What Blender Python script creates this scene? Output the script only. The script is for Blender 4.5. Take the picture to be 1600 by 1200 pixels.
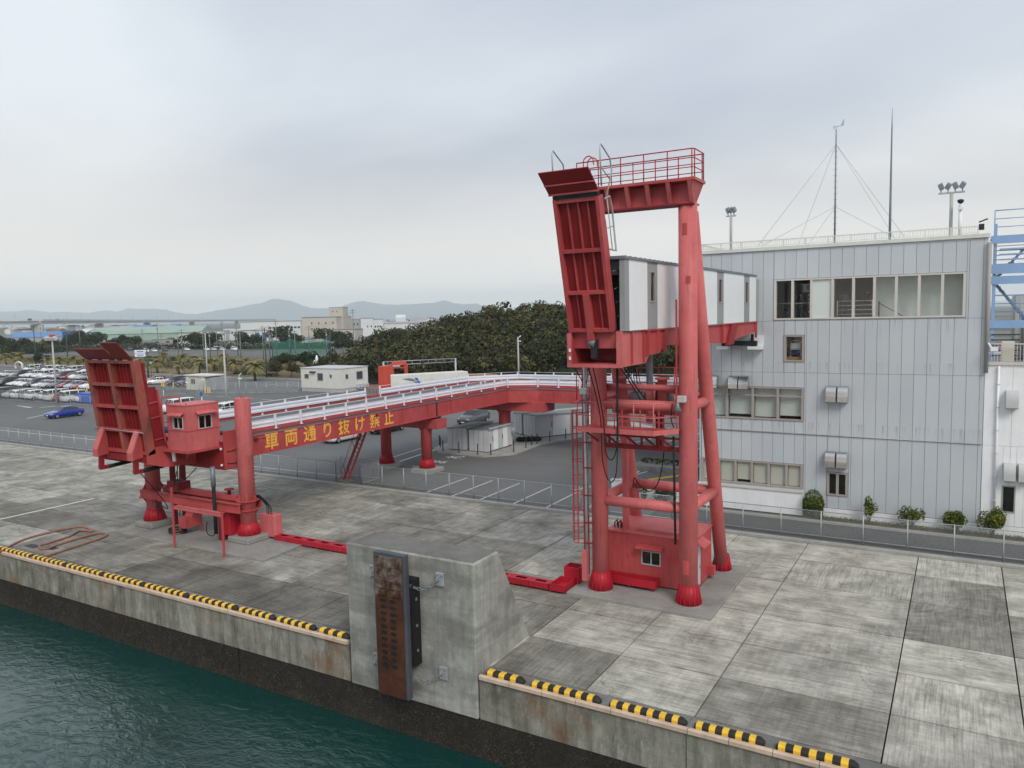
import bpy, bmesh, math, random
import numpy as np
from mathutils import Vector, Matrix

for o in list(bpy.data.objects): bpy.data.objects.remove(o)
SC = bpy.context.scene
COL = SC.collection
rad = math.radians

# ------------------------------------------------------------------ camera
EYE = Vector((0.0, 0.0, 12.1))
PITCH, YAW, ROLL, FPX = rad(5.08), rad(30.48), rad(1.284), 1200.0
FW = Vector((-math.sin(YAW)*math.cos(PITCH), math.cos(YAW)*math.cos(PITCH), -math.sin(PITCH)))
R0 = Vector((math.cos(YAW), math.sin(YAW), 0)); U0 = R0.cross(FW)
UP = U0*math.cos(ROLL) + R0*math.sin(ROLL); RT = R0*math.cos(ROLL) - U0*math.sin(ROLL)
cam = bpy.data.cameras.new('camera'); cam.sensor_width = 36.0; cam.lens = 36.0*FPX/1600.0
cam.clip_start = 0.1; cam.clip_end = 60000
camo = bpy.data.objects.new('camera', cam); COL.objects.link(camo)
camo.matrix_world = Matrix(((RT.x, UP.x, -FW.x, EYE.x), (RT.y, UP.y, -FW.y, EYE.y), (RT.z, UP.z, -FW.z, EYE.z), (0, 0, 0, 1)))
SC.camera = camo

def G(px, py, z=0.0):
    "the place on a level plane that was surveyed at this spot of the photograph"
    d = FW*FPX + RT*(px-800) - UP*(py-600)
    t = (z-EYE.z)/d.z
    return EYE + d*t
def AT(px, py, depth):
    d = FW*FPX + RT*(px-800) - UP*(py-600)
    return EYE + d*(depth/FPX)

# ------------------------------------------------------------------ world (overcast)
SUN_EL, SUN_AZ = rad(42), rad(130)     # azimuth measured clockwise from +Y
W = bpy.data.worlds.new('World'); SC.world = W; W.use_nodes = True
nt = W.node_tree; nt.nodes.clear()
def wn(t, **k):
    n = nt.nodes.new(t)
    for a, b in k.items(): setattr(n, a, b)
    return n
L = nt.links.new
sky = wn('ShaderNodeTexSky', sky_type='NISHITA'); sky.sun_disc = False; sky.sun_elevation = SUN_EL; sky.sun_rotation = SUN_AZ
sky.air_density = 1.0; sky.dust_density = 3.0
tc = wn('ShaderNodeTexCoord'); sep = wn('ShaderNodeSeparateXYZ'); L(tc.outputs['Generated'], sep.inputs[0])
zc = wn('ShaderNodeMath', operation='MAXIMUM'); L(sep.outputs[2], zc.inputs[0]); zc.inputs[1].default_value = 0.0
za = wn('ShaderNodeMath', operation='ADD'); L(zc.outputs[0], za.inputs[0]); za.inputs[1].default_value = 0.16
dx = wn('ShaderNodeMath', operation='DIVIDE'); L(sep.outputs[0], dx.inputs[0]); L(za.outputs[0], dx.inputs[1])
dy = wn('ShaderNodeMath', operation='DIVIDE'); L(sep.outputs[1], dy.inputs[0]); L(za.outputs[0], dy.inputs[1])
cmb = wn('ShaderNodeCombineXYZ'); L(dx.outputs[0], cmb.inputs[0]); L(dy.outputs[0], cmb.inputs[1])
mp = wn('ShaderNodeMapping'); L(cmb.outputs[0], mp.inputs[0]); mp.inputs['Rotation'].default_value = (0, 0, rad(10)); mp.inputs['Scale'].default_value = (0.5, 0.85, 1)
mp.inputs['Location'].default_value = (0.0, 0.0, 0)
n1 = wn('ShaderNodeTexNoise'); n1.inputs['Scale'].default_value = 0.80; n1.inputs['Detail'].default_value = 4.5; n1.inputs['Roughness'].default_value = 0.43; n1.inputs['Distortion'].default_value = 0.25
L(mp.outputs[0], n1.inputs['Vector'])
rmp = wn('ShaderNodeValToRGB'); L(n1.outputs[0], rmp.inputs[0])
e = rmp.color_ramp.elements
e[0].position = 0.38; e[0].color = (0.335, 0.385, 0.475, 1); e[1].position = 0.62; e[1].color = (0.64, 0.68, 0.72, 1)
m_ = rmp.color_ramp.elements.new(0.51); m_.color = (0.50, 0.54, 0.60, 1)
hz = wn('ShaderNodeMapRange'); L(zc.outputs[0], hz.inputs[0]); hz.inputs[1].default_value = 0.0; hz.inputs[2].default_value = 0.30; hz.inputs[3].default_value = 1.0; hz.inputs[4].default_value = 0.0
hz.interpolation_type = 'SMOOTHSTEP'
hm = wn('ShaderNodeMix', data_type='RGBA'); L(hz.outputs[0], hm.inputs[0]); L(rmp.outputs[0], hm.inputs[6]); hm.inputs[7].default_value = (0.655, 0.615, 0.56, 1)
sc10 = wn('ShaderNodeVectorMath', operation='SCALE'); L(hm.outputs[2], sc10.inputs[0])
# a thin brighter rim of sky low over the horizon, all the way round
ex = wn('ShaderNodeMath', operation='MULTIPLY'); L(zc.outputs[0], ex.inputs[0]); ex.inputs[1].default_value = -1.0/0.05
ee = wn('ShaderNodeMath', operation='EXPONENT'); L(ex.outputs[0], ee.inputs[0])
em_ = wn('ShaderNodeMath', operation='MULTIPLY_ADD'); L(ee.outputs[0], em_.inputs[0]); em_.inputs[1].default_value = 9.0; em_.inputs[2].default_value = 10.0
L(em_.outputs[0], sc10.inputs[3])
mixs = wn('ShaderNodeMix', data_type='RGBA'); mixs.inputs[0].default_value = 0.97; L(sky.outputs[0], mixs.inputs[6]); L(sc10.outputs[0], mixs.inputs[7])
bg = wn('ShaderNodeBackground'); bg.inputs[1].default_value = 0.1; L(mixs.outputs[2], bg.inputs[0])
wo = wn('ShaderNodeOutputWorld'); L(bg.outputs[0], wo.inputs[0])

# ------------------------------------------------------------------ sun behind thick cloud
sl = bpy.data.lights.new('sun', 'SUN'); sl.energy = 1.5; sl.angle = rad(24); sl.color = (1.0, 0.94, 0.85)
so = bpy.data.objects.new('sun', sl); COL.objects.link(so)
sd = Vector((math.sin(SUN_AZ)*math.cos(SUN_EL), math.cos(SUN_AZ)*math.cos(SUN_EL), math.sin(SUN_EL)))
so.rotation_euler = sd.to_track_quat('Z', 'Y').to_euler(); so.location = (0, 0, 60)

vs = SC.view_settings; vs.view_transform = 'Standard'; vs.look = 'None'; vs.exposure = 0.42; vs.gamma = 1.0; vs.use_curve_mapping = False
SC.cycles.max_bounces = 6; SC.cycles.diffuse_bounces = 3; SC.cycles.glossy_bounces = 3; SC.cycles.transparent_max_bounces = 16
SC.cycles.transmission_bounces = 4; SC.cycles.volume_bounces = 1
SC.cycles.use_denoising = True
SC.cycles.caustics_reflective = False; SC.cycles.caustics_refractive = False

# ================================================================== helpers
class MB:
    "collects shapes, then becomes ONE mesh object"
    def __init__(s): s.v = []; s.f = []; s.sm = []
    def add(s, vs, fs, smooth=False):
        b = len(s.v); s.v += [tuple(p) for p in vs]; s.f += [tuple(b+i for i in f) for f in fs]; s.sm += [smooth]*len(fs); return s
    def box(s, x0, x1, y0, y1, z0, z1):
        if x0 > x1: x0, x1 = x1, x0
        if y0 > y1: y0, y1 = y1, y0
        if z0 > z1: z0, z1 = z1, z0
        return s.add([(x0,y0,z0),(x1,y0,z0),(x1,y1,z0),(x0,y1,z0),(x0,y0,z1),(x1,y0,z1),(x1,y1,z1),(x0,y1,z1)],
                     [(0,3,2,1),(4,5,6,7),(0,1,5,4),(1,2,6,5),(2,3,7,6),(3,0,4,7)])
    def obox(s, c, ax, ay, az):
        "oriented box: centre and three half-axes"
        c, ax, ay, az = Vector(c), Vector(ax), Vector(ay), Vector(az)
        P = [c+ax*i+ay*j+az*k for k in (-1,1) for j, i in ((-1,-1),(-1,1),(1,1),(1,-1))]
        return s.add(P, [(0,3,2,1),(4,5,6,7),(0,1,5,4),(1,2,6,5),(2,3,7,6),(3,0,4,7)])
    def bar(s, p0, p1, w, h, up=(0,0,1)):
        p0, p1 = Vector(p0), Vector(p1); d = p1-p0; up = Vector(up)
        if abs(d.normalized().dot(up)) > 0.98: up = Vector((0,1,0))
        a = d.cross(up).normalized(); b = a.cross(d).normalized()
        return s.obox((p0+p1)/2, d/2, a*(w/2), b*(h/2))
    def tube(s, p0, p1, r, n=8, r1=None, caps=True):
        return s.path([p0, p1], r, n, radii=None if r1 is None else [r, r1], caps=caps)
    def path(s, pts, r, n=8, radii=None, caps=True, closed=False):
        pts = [Vector(p) for p in pts]; m = len(pts)
        if radii is None: radii = [r]*m
        rings = []; prev = None
        for i, p in enumerate(pts):
            if closed: t = (pts[(i+1) % m]-pts[i-1])
            elif i == 0: t = pts[1]-p
            elif i == m-1: t = p-pts[i-1]
            else: t = (pts[i+1]-p).normalized()+(p-pts[i-1]).normalized()
            if t.length < 1e-9: t = Vector((0,0,1))
            t.normalize()
            if prev is None:
                a = t.cross(Vector((0,0,1)))
                if a.length < 0.05: a = t.cross(Vector((0,1,0)))
            else: a = prev - t*prev.dot(t)
            a.normalize(); b = t.cross(a); prev = a
            rings.append([p + a*(math.cos(2*math.pi*k/n)*radii[i]) + b*(math.sin(2*math.pi*k/n)*radii[i]) for k in range(n)])
        vs = [q for rg in rings for q in rg]; fs = []
        for i in range(m if closed else m-1):
            j = (i+1) % m
            for k in range(n):
                k2 = (k+1) % n
                fs.append((i*n+k, i*n+k2, j*n+k2, j*n+k))
        s.add(vs, fs, True)
        if caps and not closed:
            b = len(s.v)-len(vs)
            s.f += [tuple(b+k for k in reversed(range(n))), tuple(b+(m-1)*n+k for k in range(n))]; s.sm += [False, False]
        return s
    def lathe(s, c, prof, n=20, smooth=True):
        vs = []; fs = []
        for r, z in prof:
            for k in range(n): vs.append((c[0]+r*math.cos(2*math.pi*k/n), c[1]+r*math.sin(2*math.pi*k/n), c[2]+z))
        for i in range(len(prof)-1):
            for k in range(n):
                k2 = (k+1) % n; fs.append((i*n+k, i*n+k2, (i+1)*n+k2, (i+1)*n+k))
        s.add(vs, fs, smooth); b = len(s.v)-len(vs)
        s.f += [tuple(b+k for k in reversed(range(n))), tuple(b+(len(prof)-1)*n+k for k in range(n))]; s.sm += [False, False]
        return s
    def prism(s, poly, a, b, f):
        "poly: 2D points; f(u,v,w)->xyz ; extruded w from a to b"
        n = len(poly)
        vs = [f(u, v, a) for u, v in poly]+[f(u, v, b) for u, v in poly]
        fs = [tuple(reversed(range(n))), tuple(range(n, 2*n))]+[(i, (i+1) % n, n+(i+1) % n, n+i) for i in range(n)]
        return s.add(vs, fs)
    def px(s, poly, x0, x1): return s.prism(poly, x0, x1, lambda u, v, w: (w, u, v))
    def py(s, poly, y0, y1): return s.prism(poly, y0, y1, lambda u, v, w: (u, w, v))
    def pz(s, poly, z0, z1): return s.prism(poly, z0, z1, lambda u, v, w: (u, v, w))
    def build(s, name, m, parent=None, bevel=0.0, fix=True):
        me = bpy.data.meshes.new(name)
        off = Vector((0,0,0)); p = parent
        while p is not None: off += p.location; p = p.parent
        me.from_pydata([(x-off.x, y-off.y, z-off.z) for x, y, z in s.v], [], s.f)
        me.polygons.foreach_set('use_smooth', s.sm)
        if fix:
            bm = bmesh.new(); bm.from_mesh(me); bmesh.ops.recalc_face_normals(bm, faces=bm.faces)
            if bevel:
                bmesh.ops.bevel(bm, geom=[e for e in bm.edges if len(e.link_faces) == 2 and e.calc_face_angle(0) > 0.6], offset=bevel, segments=1, affect='EDGES', clamp_overlap=True)
            bm.to_mesh(me); bm.free()
        o = bpy.data.objects.new(name, me); COL.objects.link(o)
        if m is not None: me.materials.append(m if not isinstance(m, str) else M[m])
        if parent is not None: o.parent = parent
        return o

def tag(o, label=None, cat=None, group=None, kind=None):
    if label: o['label'] = label
    if cat: o['category'] = cat
    if group: o['group'] = group
    if kind: o['kind'] = kind
    return o
def thing(name, loc, label, cat, group=None):
    o = bpy.data.objects.new(name, None); COL.objects.link(o); o.location = loc; o.empty_display_size = 0.2
    return tag(o, label, cat, group)
def copy_tree(o, parent=None):
    c = o.copy(); COL.objects.link(c)
    if parent is not None: c.parent = parent
    for ch in o.children: copy_tree(ch, c)
    return c
def recolor(o, m):
    for s_ in o.material_slots: s_.link = 'OBJECT'; s_.material = m
def stuff(o): o['kind'] = 'stuff'; return o
ORD = ['first','second','third','fourth','fifth','sixth','seventh','eighth','ninth','tenth','eleventh','twelfth','thirteenth','fourteenth','fifteenth','sixteenth','seventeenth','eighteenth','nineteenth','twentieth','twenty-first','twenty-second','twenty-third','twenty-fourth']
def arc(c, r, a0, a1, n, f):
    return [f(c[0]+r*math.cos(a0+(a1-a0)*i/n), c[1]+r*math.sin(a0+(a1-a0)*i/n)) for i in range(n+1)]
def smoothpts(pts, sub=6):
    "Catmull-Rom"
    pts = [Vector(p) for p in pts]; out = []
    for i in range(len(pts)-1):
        p0, p1, p2, p3 = pts[max(i-1,0)], pts[i], pts[i+1], pts[min(i+2, len(pts)-1)]
        for k in range(sub):
            t = k/sub
            out.append(0.5*((2*p1)+(p2-p0)*t+(2*p0-5*p1+4*p2-p3)*t*t+(3*p1-p0-3*p2+p3)*t*t*t))
    out.append(pts[-1]); return out

# ================================================================== materials
M = {}
class NT:
    def __init__(s, name):
        s.m = bpy.data.materials.new(name); s.m.use_nodes = True; s.t = s.m.node_tree; s.b = s.t.nodes['Principled BSDF']; M[name] = s.m
        s.pos = None
    def n(s, t, **k):
        x = s.t.nodes.new(t)
        for a, b in k.items(): setattr(x, a, b)
        return x
    def l(s, a, b): s.t.links.new(a, b)
    def P(s):
        if s.pos is None: s.pos = s.n('ShaderNodeNewGeometry').outputs['Position']
        return s.pos
    def noise(s, scale, detail=4, rough=0.55, vec=None, sc3=None, dist=0.0, loc=None):
        x = s.n('ShaderNodeTexNoise'); x.inputs['Scale'].default_value = scale; x.inputs['Detail'].default_value = detail; x.inputs['Roughness'].default_value = rough; x.inputs['Distortion'].default_value = dist
        v = vec or s.P()
        if sc3 or loc:
            mp = s.n('ShaderNodeMapping'); s.l(v, mp.inputs[0]); mp.inputs['Scale'].default_value = sc3 or (1,1,1); mp.inputs['Location'].default_value = loc or (0,0,0); v = mp.outputs[0]
        s.l(v, x.inputs['Vector']); return x.outputs[0]
    def ramp(s, f, stops):
        r = s.n('ShaderNodeValToRGB'); s.l(f, r.inputs[0]); el = r.color_ramp.elements
        def cc(c): return (c, c, c, 1) if isinstance(c, (int, float)) else (*c, 1)
        el[0].position, el[0].color = stops[0][0], cc(stops[0][1]); el[1].position, el[1].color = stops[-1][0], cc(stops[-1][1])
        for p, c in stops[1:-1]: q = el.new(p); q.color = cc(c)
        return r.outputs[0]
    def mix(s, f, a, b, mode='MIX'):
        x = s.n('ShaderNodeMix', data_type='RGBA', blend_type=mode)
        for i, v in ((0, f), (6, a), (7, b)):
            if isinstance(v, (int, float)): x.inputs[i].default_value = v if i == 0 else (v, v, v, 1)
            elif isinstance(v, tuple): x.inputs[i].default_value = (*v, 1)
            else: s.l(v, x.inputs[i])
        return x.outputs[2]
    def math(s, op, a, b=0.0, clamp=False):
        x = s.n('ShaderNodeMath', operation=op, use_clamp=clamp)
        for i, v in ((0, a), (1, b)):
            if isinstance(v, (int, float)): x.inputs[i].default_value = v
            else: s.l(v, x.inputs[i])
        return x.outputs[0]
    def out(s, col, rough=0.7, bump=None, bs=0.3, bd=0.02, metal=0.0, spec=0.35):
        if isinstance(col, tuple): s.b.inputs['Base Color'].default_value = (*col, 1)
        else: s.l(col, s.b.inputs['Base Color'])
        if isinstance(rough, (int, float)): s.b.inputs['Roughness'].default_value = rough
        else: s.l(rough, s.b.inputs['Roughness'])
        s.b.inputs['Metallic'].default_value = metal; s.b.inputs['Specular IOR Level'].default_value = spec
        if bump is not None:
            x = s.n('ShaderNodeBump'); x.inputs['Strength'].default_value = bs; x.inputs['Distance'].default_value = bd; s.l(bump, x.inputs['Height']); s.l(x.outputs[0], s.b.inputs['Normal'])
        return s.m
def paint(name, c, var=0.12, rough=0.55, scale=1.2, metal=0.0, spec=0.35, streak=0.0, dirt=None):
    t = NT(name); f = t.noise(scale, 5, 0.6)
    lo = tuple(x*(1-var) for x in c); hi = tuple(min(1, x*(1+var)) for x in c)
    col = t.ramp(f, [(0.3, lo), (0.7, hi)])
    if streak:
        g = t.noise(1.0, 4, 0.6, sc3=(5, 5, 0.35)); col = t.mix(t.ramp(g, [(0.45, 0.0), (0.75, streak)]), col, dirt or tuple(x*0.55 for x in c))
    return t.out(col, rough, metal=metal, spec=spec)

# reds
def redpaint(name, a, b, rust=0.0, rough=0.5):
    t = NT(name)
    f = t.noise(0.55, 5, 0.6); col = t.ramp(f, [(0.32, a), (0.68, b)])
    g = t.noise(1.0, 4, 0.6, sc3=(4, 4, 0.3)); col = t.mix(t.ramp(g, [(0.46, 0.0), (0.8, 0.38)]), col, tuple(x*0.74 for x in a))
    sm_ = t.noise(2.2, 7, 0.75, dist=0.4, loc=(7, 3, 1)); col = t.mix(t.ramp(sm_, [(0.56, 0.0), (0.66, 0.30)]), col, tuple(x*0.62 for x in a))
    g2 = t.noise(1.0, 5, 0.7, sc3=(9, 9, 0.5), loc=(2, 8, 4)); col = t.mix(t.ramp(g2, [(0.57, 0.0), (0.70, 0.48)]), col, (0.13, 0.045, 0.035))
    h = t.noise(9, 4, 0.7); col = t.mix(t.ramp(h, [(0.60, 0.0), (0.78, 0.16)]), col, (0.55, 0.20, 0.18))
    if rust:
        r = t.noise(1.0, 7, 0.75, sc3=(1.5, 1.5, 0.45), dist=0.5); col = t.mix(t.ramp(r, [(0.63-rust*0.3, 0.0), (0.72-rust*0.25, 0.8)]), col, (0.085, 0.055, 0.044))
    return t.out(col, rough, bump=h, bs=0.06, spec=0.3)
redpaint('red', (0.39, 0.056, 0.060), (0.52, 0.094, 0.097))
redpaint('red_faded', (0.49, 0.108, 0.110), (0.62, 0.165, 0.165))
redpaint('red_deep', (0.21, 0.013, 0.017), (0.30, 0.024, 0.028))  # deep red, lowered further for the shade between the flap's ribs
redpaint('red_fresh', (0.36, 0.010, 0.024), (0.46, 0.018, 0.036))
redpaint('red_rust', (0.27, 0.070, 0.055), (0.42, 0.115, 0.090), rust=0.42)
redpaint('red_bay_shade', (0.15, 0.009, 0.013), (0.23, 0.016, 0.020))  # flap back plate: shade inside the ribbed bays put into the paint
redpaint('red_orange', (0.56, 0.07, 0.045), (0.62, 0.09, 0.06))
paint('white', (0.81, 0.83, 0.85), 0.05, 0.45, streak=0.10, dirt=(0.45, 0.46, 0.47))
paint('white_rail', (0.72, 0.73, 0.80), 0.07, 0.55, spec=0.3)
paint('offwhite', (0.66, 0.66, 0.62), 0.06, 0.6, streak=0.15)
paint('gangway_white', (0.80, 0.83, 0.85), 0.03, 0.35, streak=0.06)
paint('gangway_grey', (0.30, 0.31, 0.32), 0.06, 0.5)
paint('dark', (0.02, 0.021, 0.024), 0.2, 0.6)
paint('rubber', (0.012, 0.012, 0.013), 0.25, 0.75)
paint('steel', (0.42, 0.44, 0.46), 0.12, 0.4, metal=0.75, scale=3)
paint('galv', (0.40, 0.42, 0.44), 0.14, 0.5, metal=0.35, scale=4)
paint('stainless', (0.55, 0.55, 0.54), 0.06, 0.25, metal=0.95)
paint('fender_frame', (0.085, 0.095, 0.11), 0.2, 0.55, metal=0.2)
paint('dull_steel', (0.20, 0.23, 0.26), 0.15, 0.5, metal=0.3)
paint('frame', (0.36, 0.33, 0.31), 0.05, 0.45)
paint('frame_light', (0.58, 0.56, 0.53), 0.05, 0.45)
paint('alum', (0.50, 0.51, 0.51), 0.05, 0.4)
paint('yellow', (0.78, 0.48, 0.045), 0.14, 0.6, scale=4, streak=0.12)
paint('black_band', (0.025, 0.024, 0.022), 0.3, 0.7, scale=4)
paint('sign_yellow', (0.84, 0.45, 0.075), 0.12, 0.6)
paint('edge_strip', (0.56, 0.43, 0.33), 0.16, 0.7, scale=2.0, streak=0.2, dirt=(0.25, 0.15, 0.09))
paint('hose', (0.27, 0.14, 0.105), 0.2, 0.6)
paint('shed_grey', (0.52, 0.53, 0.55), 0.05, 0.5, streak=0.08)
paint('shed_roof', (0.20, 0.21, 0.22), 0.12, 0.6)
paint('pole', (0.42, 0.43, 0.42), 0.1, 0.7)
paint('pole_dark', (0.20, 0.20, 0.18), 0.15, 0.7)
paint('pole_green', (0.05, 0.09, 0.08), 0.15, 0.6)
paint('sky_blue', (0.27, 0.41, 0.64), 0.06, 0.45)
paint('teal', (0.07, 0.17, 0.19), 0.1, 0.5)
paint('blind', (0.66, 0.63, 0.54), 0.04, 0.8)
paint('room_wall', (0.42, 0.41, 0.38), 0.05, 0.8)
paint('room_pale', (0.68, 0.70, 0.67), 0.06, 0.8)
paint('room_dark', (0.06, 0.06, 0.065), 0.2, 0.8)
paint('frost', (0.62, 0.68, 0.66), 0.02, 0.3)
paint('road_white', (0.62, 0.62, 0.60), 0.14, 0.8, scale=5)
paint('road_yellow', (0.62, 0.38, 0.04), 0.14, 0.8, scale=5)
paint('sign_blue', (0.035, 0.12, 0.50), 0.05, 0.4)
paint('navy', (0.025, 0.05, 0.13), 0.1, 0.5)
paint('card', (0.33, 0.20, 0.10), 0.1, 0.8)
paint('cloth_dark', (0.022, 0.024, 0.03), 0.2, 0.9)
paint('cloth_grey', (0.10, 0.10, 0.11), 0.2, 0.9)
paint('jeans', (0.16, 0.22, 0.32), 0.15, 0.9)
paint('skin', (0.42, 0.24, 0.17), 0.06, 0.6)
paint('hair', (0.012, 0.010, 0.009), 0.2, 0.7)

# building cladding: cool grey sandwich panels, faint streaks
t = NT('panel_grey'); oi = t.n('ShaderNodeObjectInfo')
col = t.ramp(t.noise(0.35, 4, 0.55), [(0.35, (0.49, 0.53, 0.57)), (0.68, (0.53, 0.57, 0.605))])
col = t.mix(t.ramp(oi.outputs['Random'], [(0, 0.94), (1, 1.04)]), 0.0, col, 'MULTIPLY') if False else col
g = t.noise(1.0, 5, 0.6, sc3=(6, 6, 0.18)); col = t.mix(t.ramp(g, [(0.5, 0.0), (0.85, 0.10)]), col, (0.32, 0.35, 0.39))
zs_ = t.n('ShaderNodeSeparateXYZ'); t.l(t.P(), zs_.inputs[0])
drip = t.ramp(t.noise(1.0, 5, 0.65, sc3=(7, 1, 0.25), loc=(3, 0, 5)), [(0.52, 0.0), (0.68, 0.55)])
for ztop_, ln_ in ((11.45, 1.1), (5.56, 1.0), (9.05, 0.8)):      # run-off below the sills
    dd_ = t.math('MULTIPLY', t.math('SUBTRACT', ztop_, zs_.outputs[2]), 1.0/ln_)
    mk_ = t.math('MULTIPLY', t.ramp(dd_, [(0.0, 1.0), (1.0, 0.0)]), t.math('GREATER_THAN', dd_, 0.0))
    col = t.mix(t.math('MULTIPLY', mk_, drip), col, (0.20, 0.21, 0.225))
rv = t.ramp(oi.outputs['Random'], [(0, 0.96), (1, 1.03)])
col = t.mix(1.0, col, rv, 'MULTIPLY')
t.out(col, 0.42, spec=0.4)
paint('joint', (0.10, 0.105, 0.115), 0.1, 0.8)

# concrete paving slabs; each slab carries its own amount of staining in its object colour
t = NT('slab'); oi = t.n('ShaderNodeObjectInfo'); sepc = t.n('ShaderNodeSeparateColor'); t.l(oi.outputs['Color'], sepc.inputs[0])
dirt, tone = sepc.outputs[0], sepc.outputs[1]
base = t.ramp(t.noise(0.9, 6, 0.65), [(0.30, (0.29, 0.278, 0.242)), (0.5, (0.44, 0.424, 0.374)), (0.70, (0.58, 0.562, 0.502))])
st1 = t.noise(0.22, 7, 0.68, dist=0.8)
st2 = t.noise(1.0, 7, 0.72, sc3=(0.45, 5.0, 1), loc=(3, 1, 0))     # broom marks across the slab
st3 = t.noise(1.0, 7, 0.72, sc3=(5.5, 0.35, 1), loc=(8, 2, 0))
fine = t.noise(14, 5, 0.75)
mixn = t.math('ADD', t.math('ADD', t.math('MULTIPLY', st1, 0.52), t.math('MULTIPLY', st3, 0.24)), t.math('ADD', t.math('MULTIPLY', st2, 0.16), t.math('MULTIPLY', fine, 0.08)))
big = t.math('ADD', t.math('SUBTRACT', t.math('MULTIPLY', dirt, 1.15), 0.20), t.math('MULTIPLY', t.math('SUBTRACT', mixn, 0.5), 3.4))
big = t.ramp(big, [(0.10, 0.0), (0.45, 0.42), (1.0, 0.86)])
col = t.mix(big, base, (0.066, 0.062, 0.052))
dirsel = t.math('GREATER_THAN', oi.outputs['Random'], 0.45)
brn = t.mix(dirsel, st3, st2)
br = t.ramp(brn, [(0.34, 0.60), (0.48, 0.95), (0.62, 1.16)])
col = t.mix(0.85, col, br, 'MULTIPLY')
rl1 = t.noise(1.0, 3, 0.6, sc3=(0.6, 16.0, 1), loc=(2, 4, 0)); rl2 = t.noise(1.0, 3, 0.6, sc3=(16.0, 0.6, 1), loc=(4, 2, 0))
col = t.mix(0.8, col, t.ramp(t.mix(dirsel, rl2, rl1), [(0.36, 0.72), (0.5, 1.0), (0.64, 1.18)]), 'MULTIPLY')
vc = t.n('ShaderNodeTexVoronoi', feature='DISTANCE_TO_EDGE'); vc.inputs['Scale'].default_value = 0.16
wv = t.n('ShaderNodeVectorMath', operation='ADD'); t.l(t.P(), wv.inputs[0]); nz_ = t.n('ShaderNodeTexNoise'); nz_.inputs['Scale'].default_value = 0.8; nz_.inputs['Detail'].default_value = 6; t.l(t.P(), nz_.inputs['Vector'])
sc_ = t.n('ShaderNodeVectorMath', operation='SCALE'); t.l(nz_.outputs['Color'], sc_.inputs[0]); sc_.inputs[3].default_value = 2.2; t.l(sc_.outputs[0], wv.inputs[1]); t.l(wv.outputs[0], vc.inputs['Vector'])
crk = t.math('MULTIPLY', t.ramp(vc.outputs['Distance'], [(0.0, 1.0), (0.006, 0.0)]), t.ramp(t.noise(0.15, 3, 0.5, loc=(6, 6, 6)), [(0.52, 0.0), (0.58, 0.55)]))
col = t.mix(crk, col, (0.05, 0.047, 0.04))
pat = t.noise(0.55, 8, 0.72, dist=0.5, loc=(11, 5, 2)); col = t.mix(0.8, col, t.ramp(pat, [(0.34, 0.70), (0.5, 1.0), (0.66, 1.13)]), 'MULTIPLY')
blot = t.noise(2.6, 6, 0.75, dist=0.8, loc=(1, 15, 2)); col = t.mix(t.ramp(blot, [(0.62, 0.0), (0.70, 0.35)]), col, (0.12, 0.115, 0.10))
spot = t.noise(5.5, 3, 0.5, loc=(21, 3, 5)); col = t.mix(t.ramp(spot, [(0.70, 0.0), (0.74, 0.5)]), col, (0.07, 0.066, 0.058))
col = t.mix(0.6, col, t.ramp(fine, [(0.25, 0.66), (0.75, 1.24)]), 'MULTIPLY')
spk = t.noise(38, 2, 0.6); col = t.mix(t.ramp(spk, [(0.66, 0.0), (0.74, 0.35)]), col, (0.50, 0.50, 0.48))
col = t.mix(1.0, col, tone, 'MULTIPLY')
# tyre sweeps: rings about a few turning places
for (cx_, cy_, r0_, r1_) in ((3.5, 33.5, 3.0, 7.5), (-3.0, 36.0, 2.5, 5.5), (-33.0, 37.5, 1.8, 3.8)):
    vs_ = t.n('ShaderNodeVectorMath', operation='DISTANCE'); t.l(t.P(), vs_.inputs[0]); vs_.inputs[1].default_value = (cx_, cy_, 0)
    d_ = vs_.outputs['Value']
    w_ = t.math('SINE', t.math('MULTIPLY', t.math('ADD', d_, t.math('MULTIPLY', st1, 0.5)), 17.0))
    w_ = t.math('MULTIPLY', t.ramp(w_, [(0.55, 0.0), (1.0, 1.0)]), t.math('MULTIPLY', t.math('GREATER_THAN', d_, r0_), t.math('LESS_THAN', d_, r1_)))
    w_ = t.math('MULTIPLY', w_, t.ramp(t.noise(0.5, 4, 0.6, loc=(cx_, 3, 1)), [(0.46, 0.0), (0.66, 0.34)]))
    col = t.mix(w_, col, (0.46, 0.45, 0.42))
t.out(col, 0.85, bump=fine, bs=0.25, bd=0.01, spec=0.25)

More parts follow.
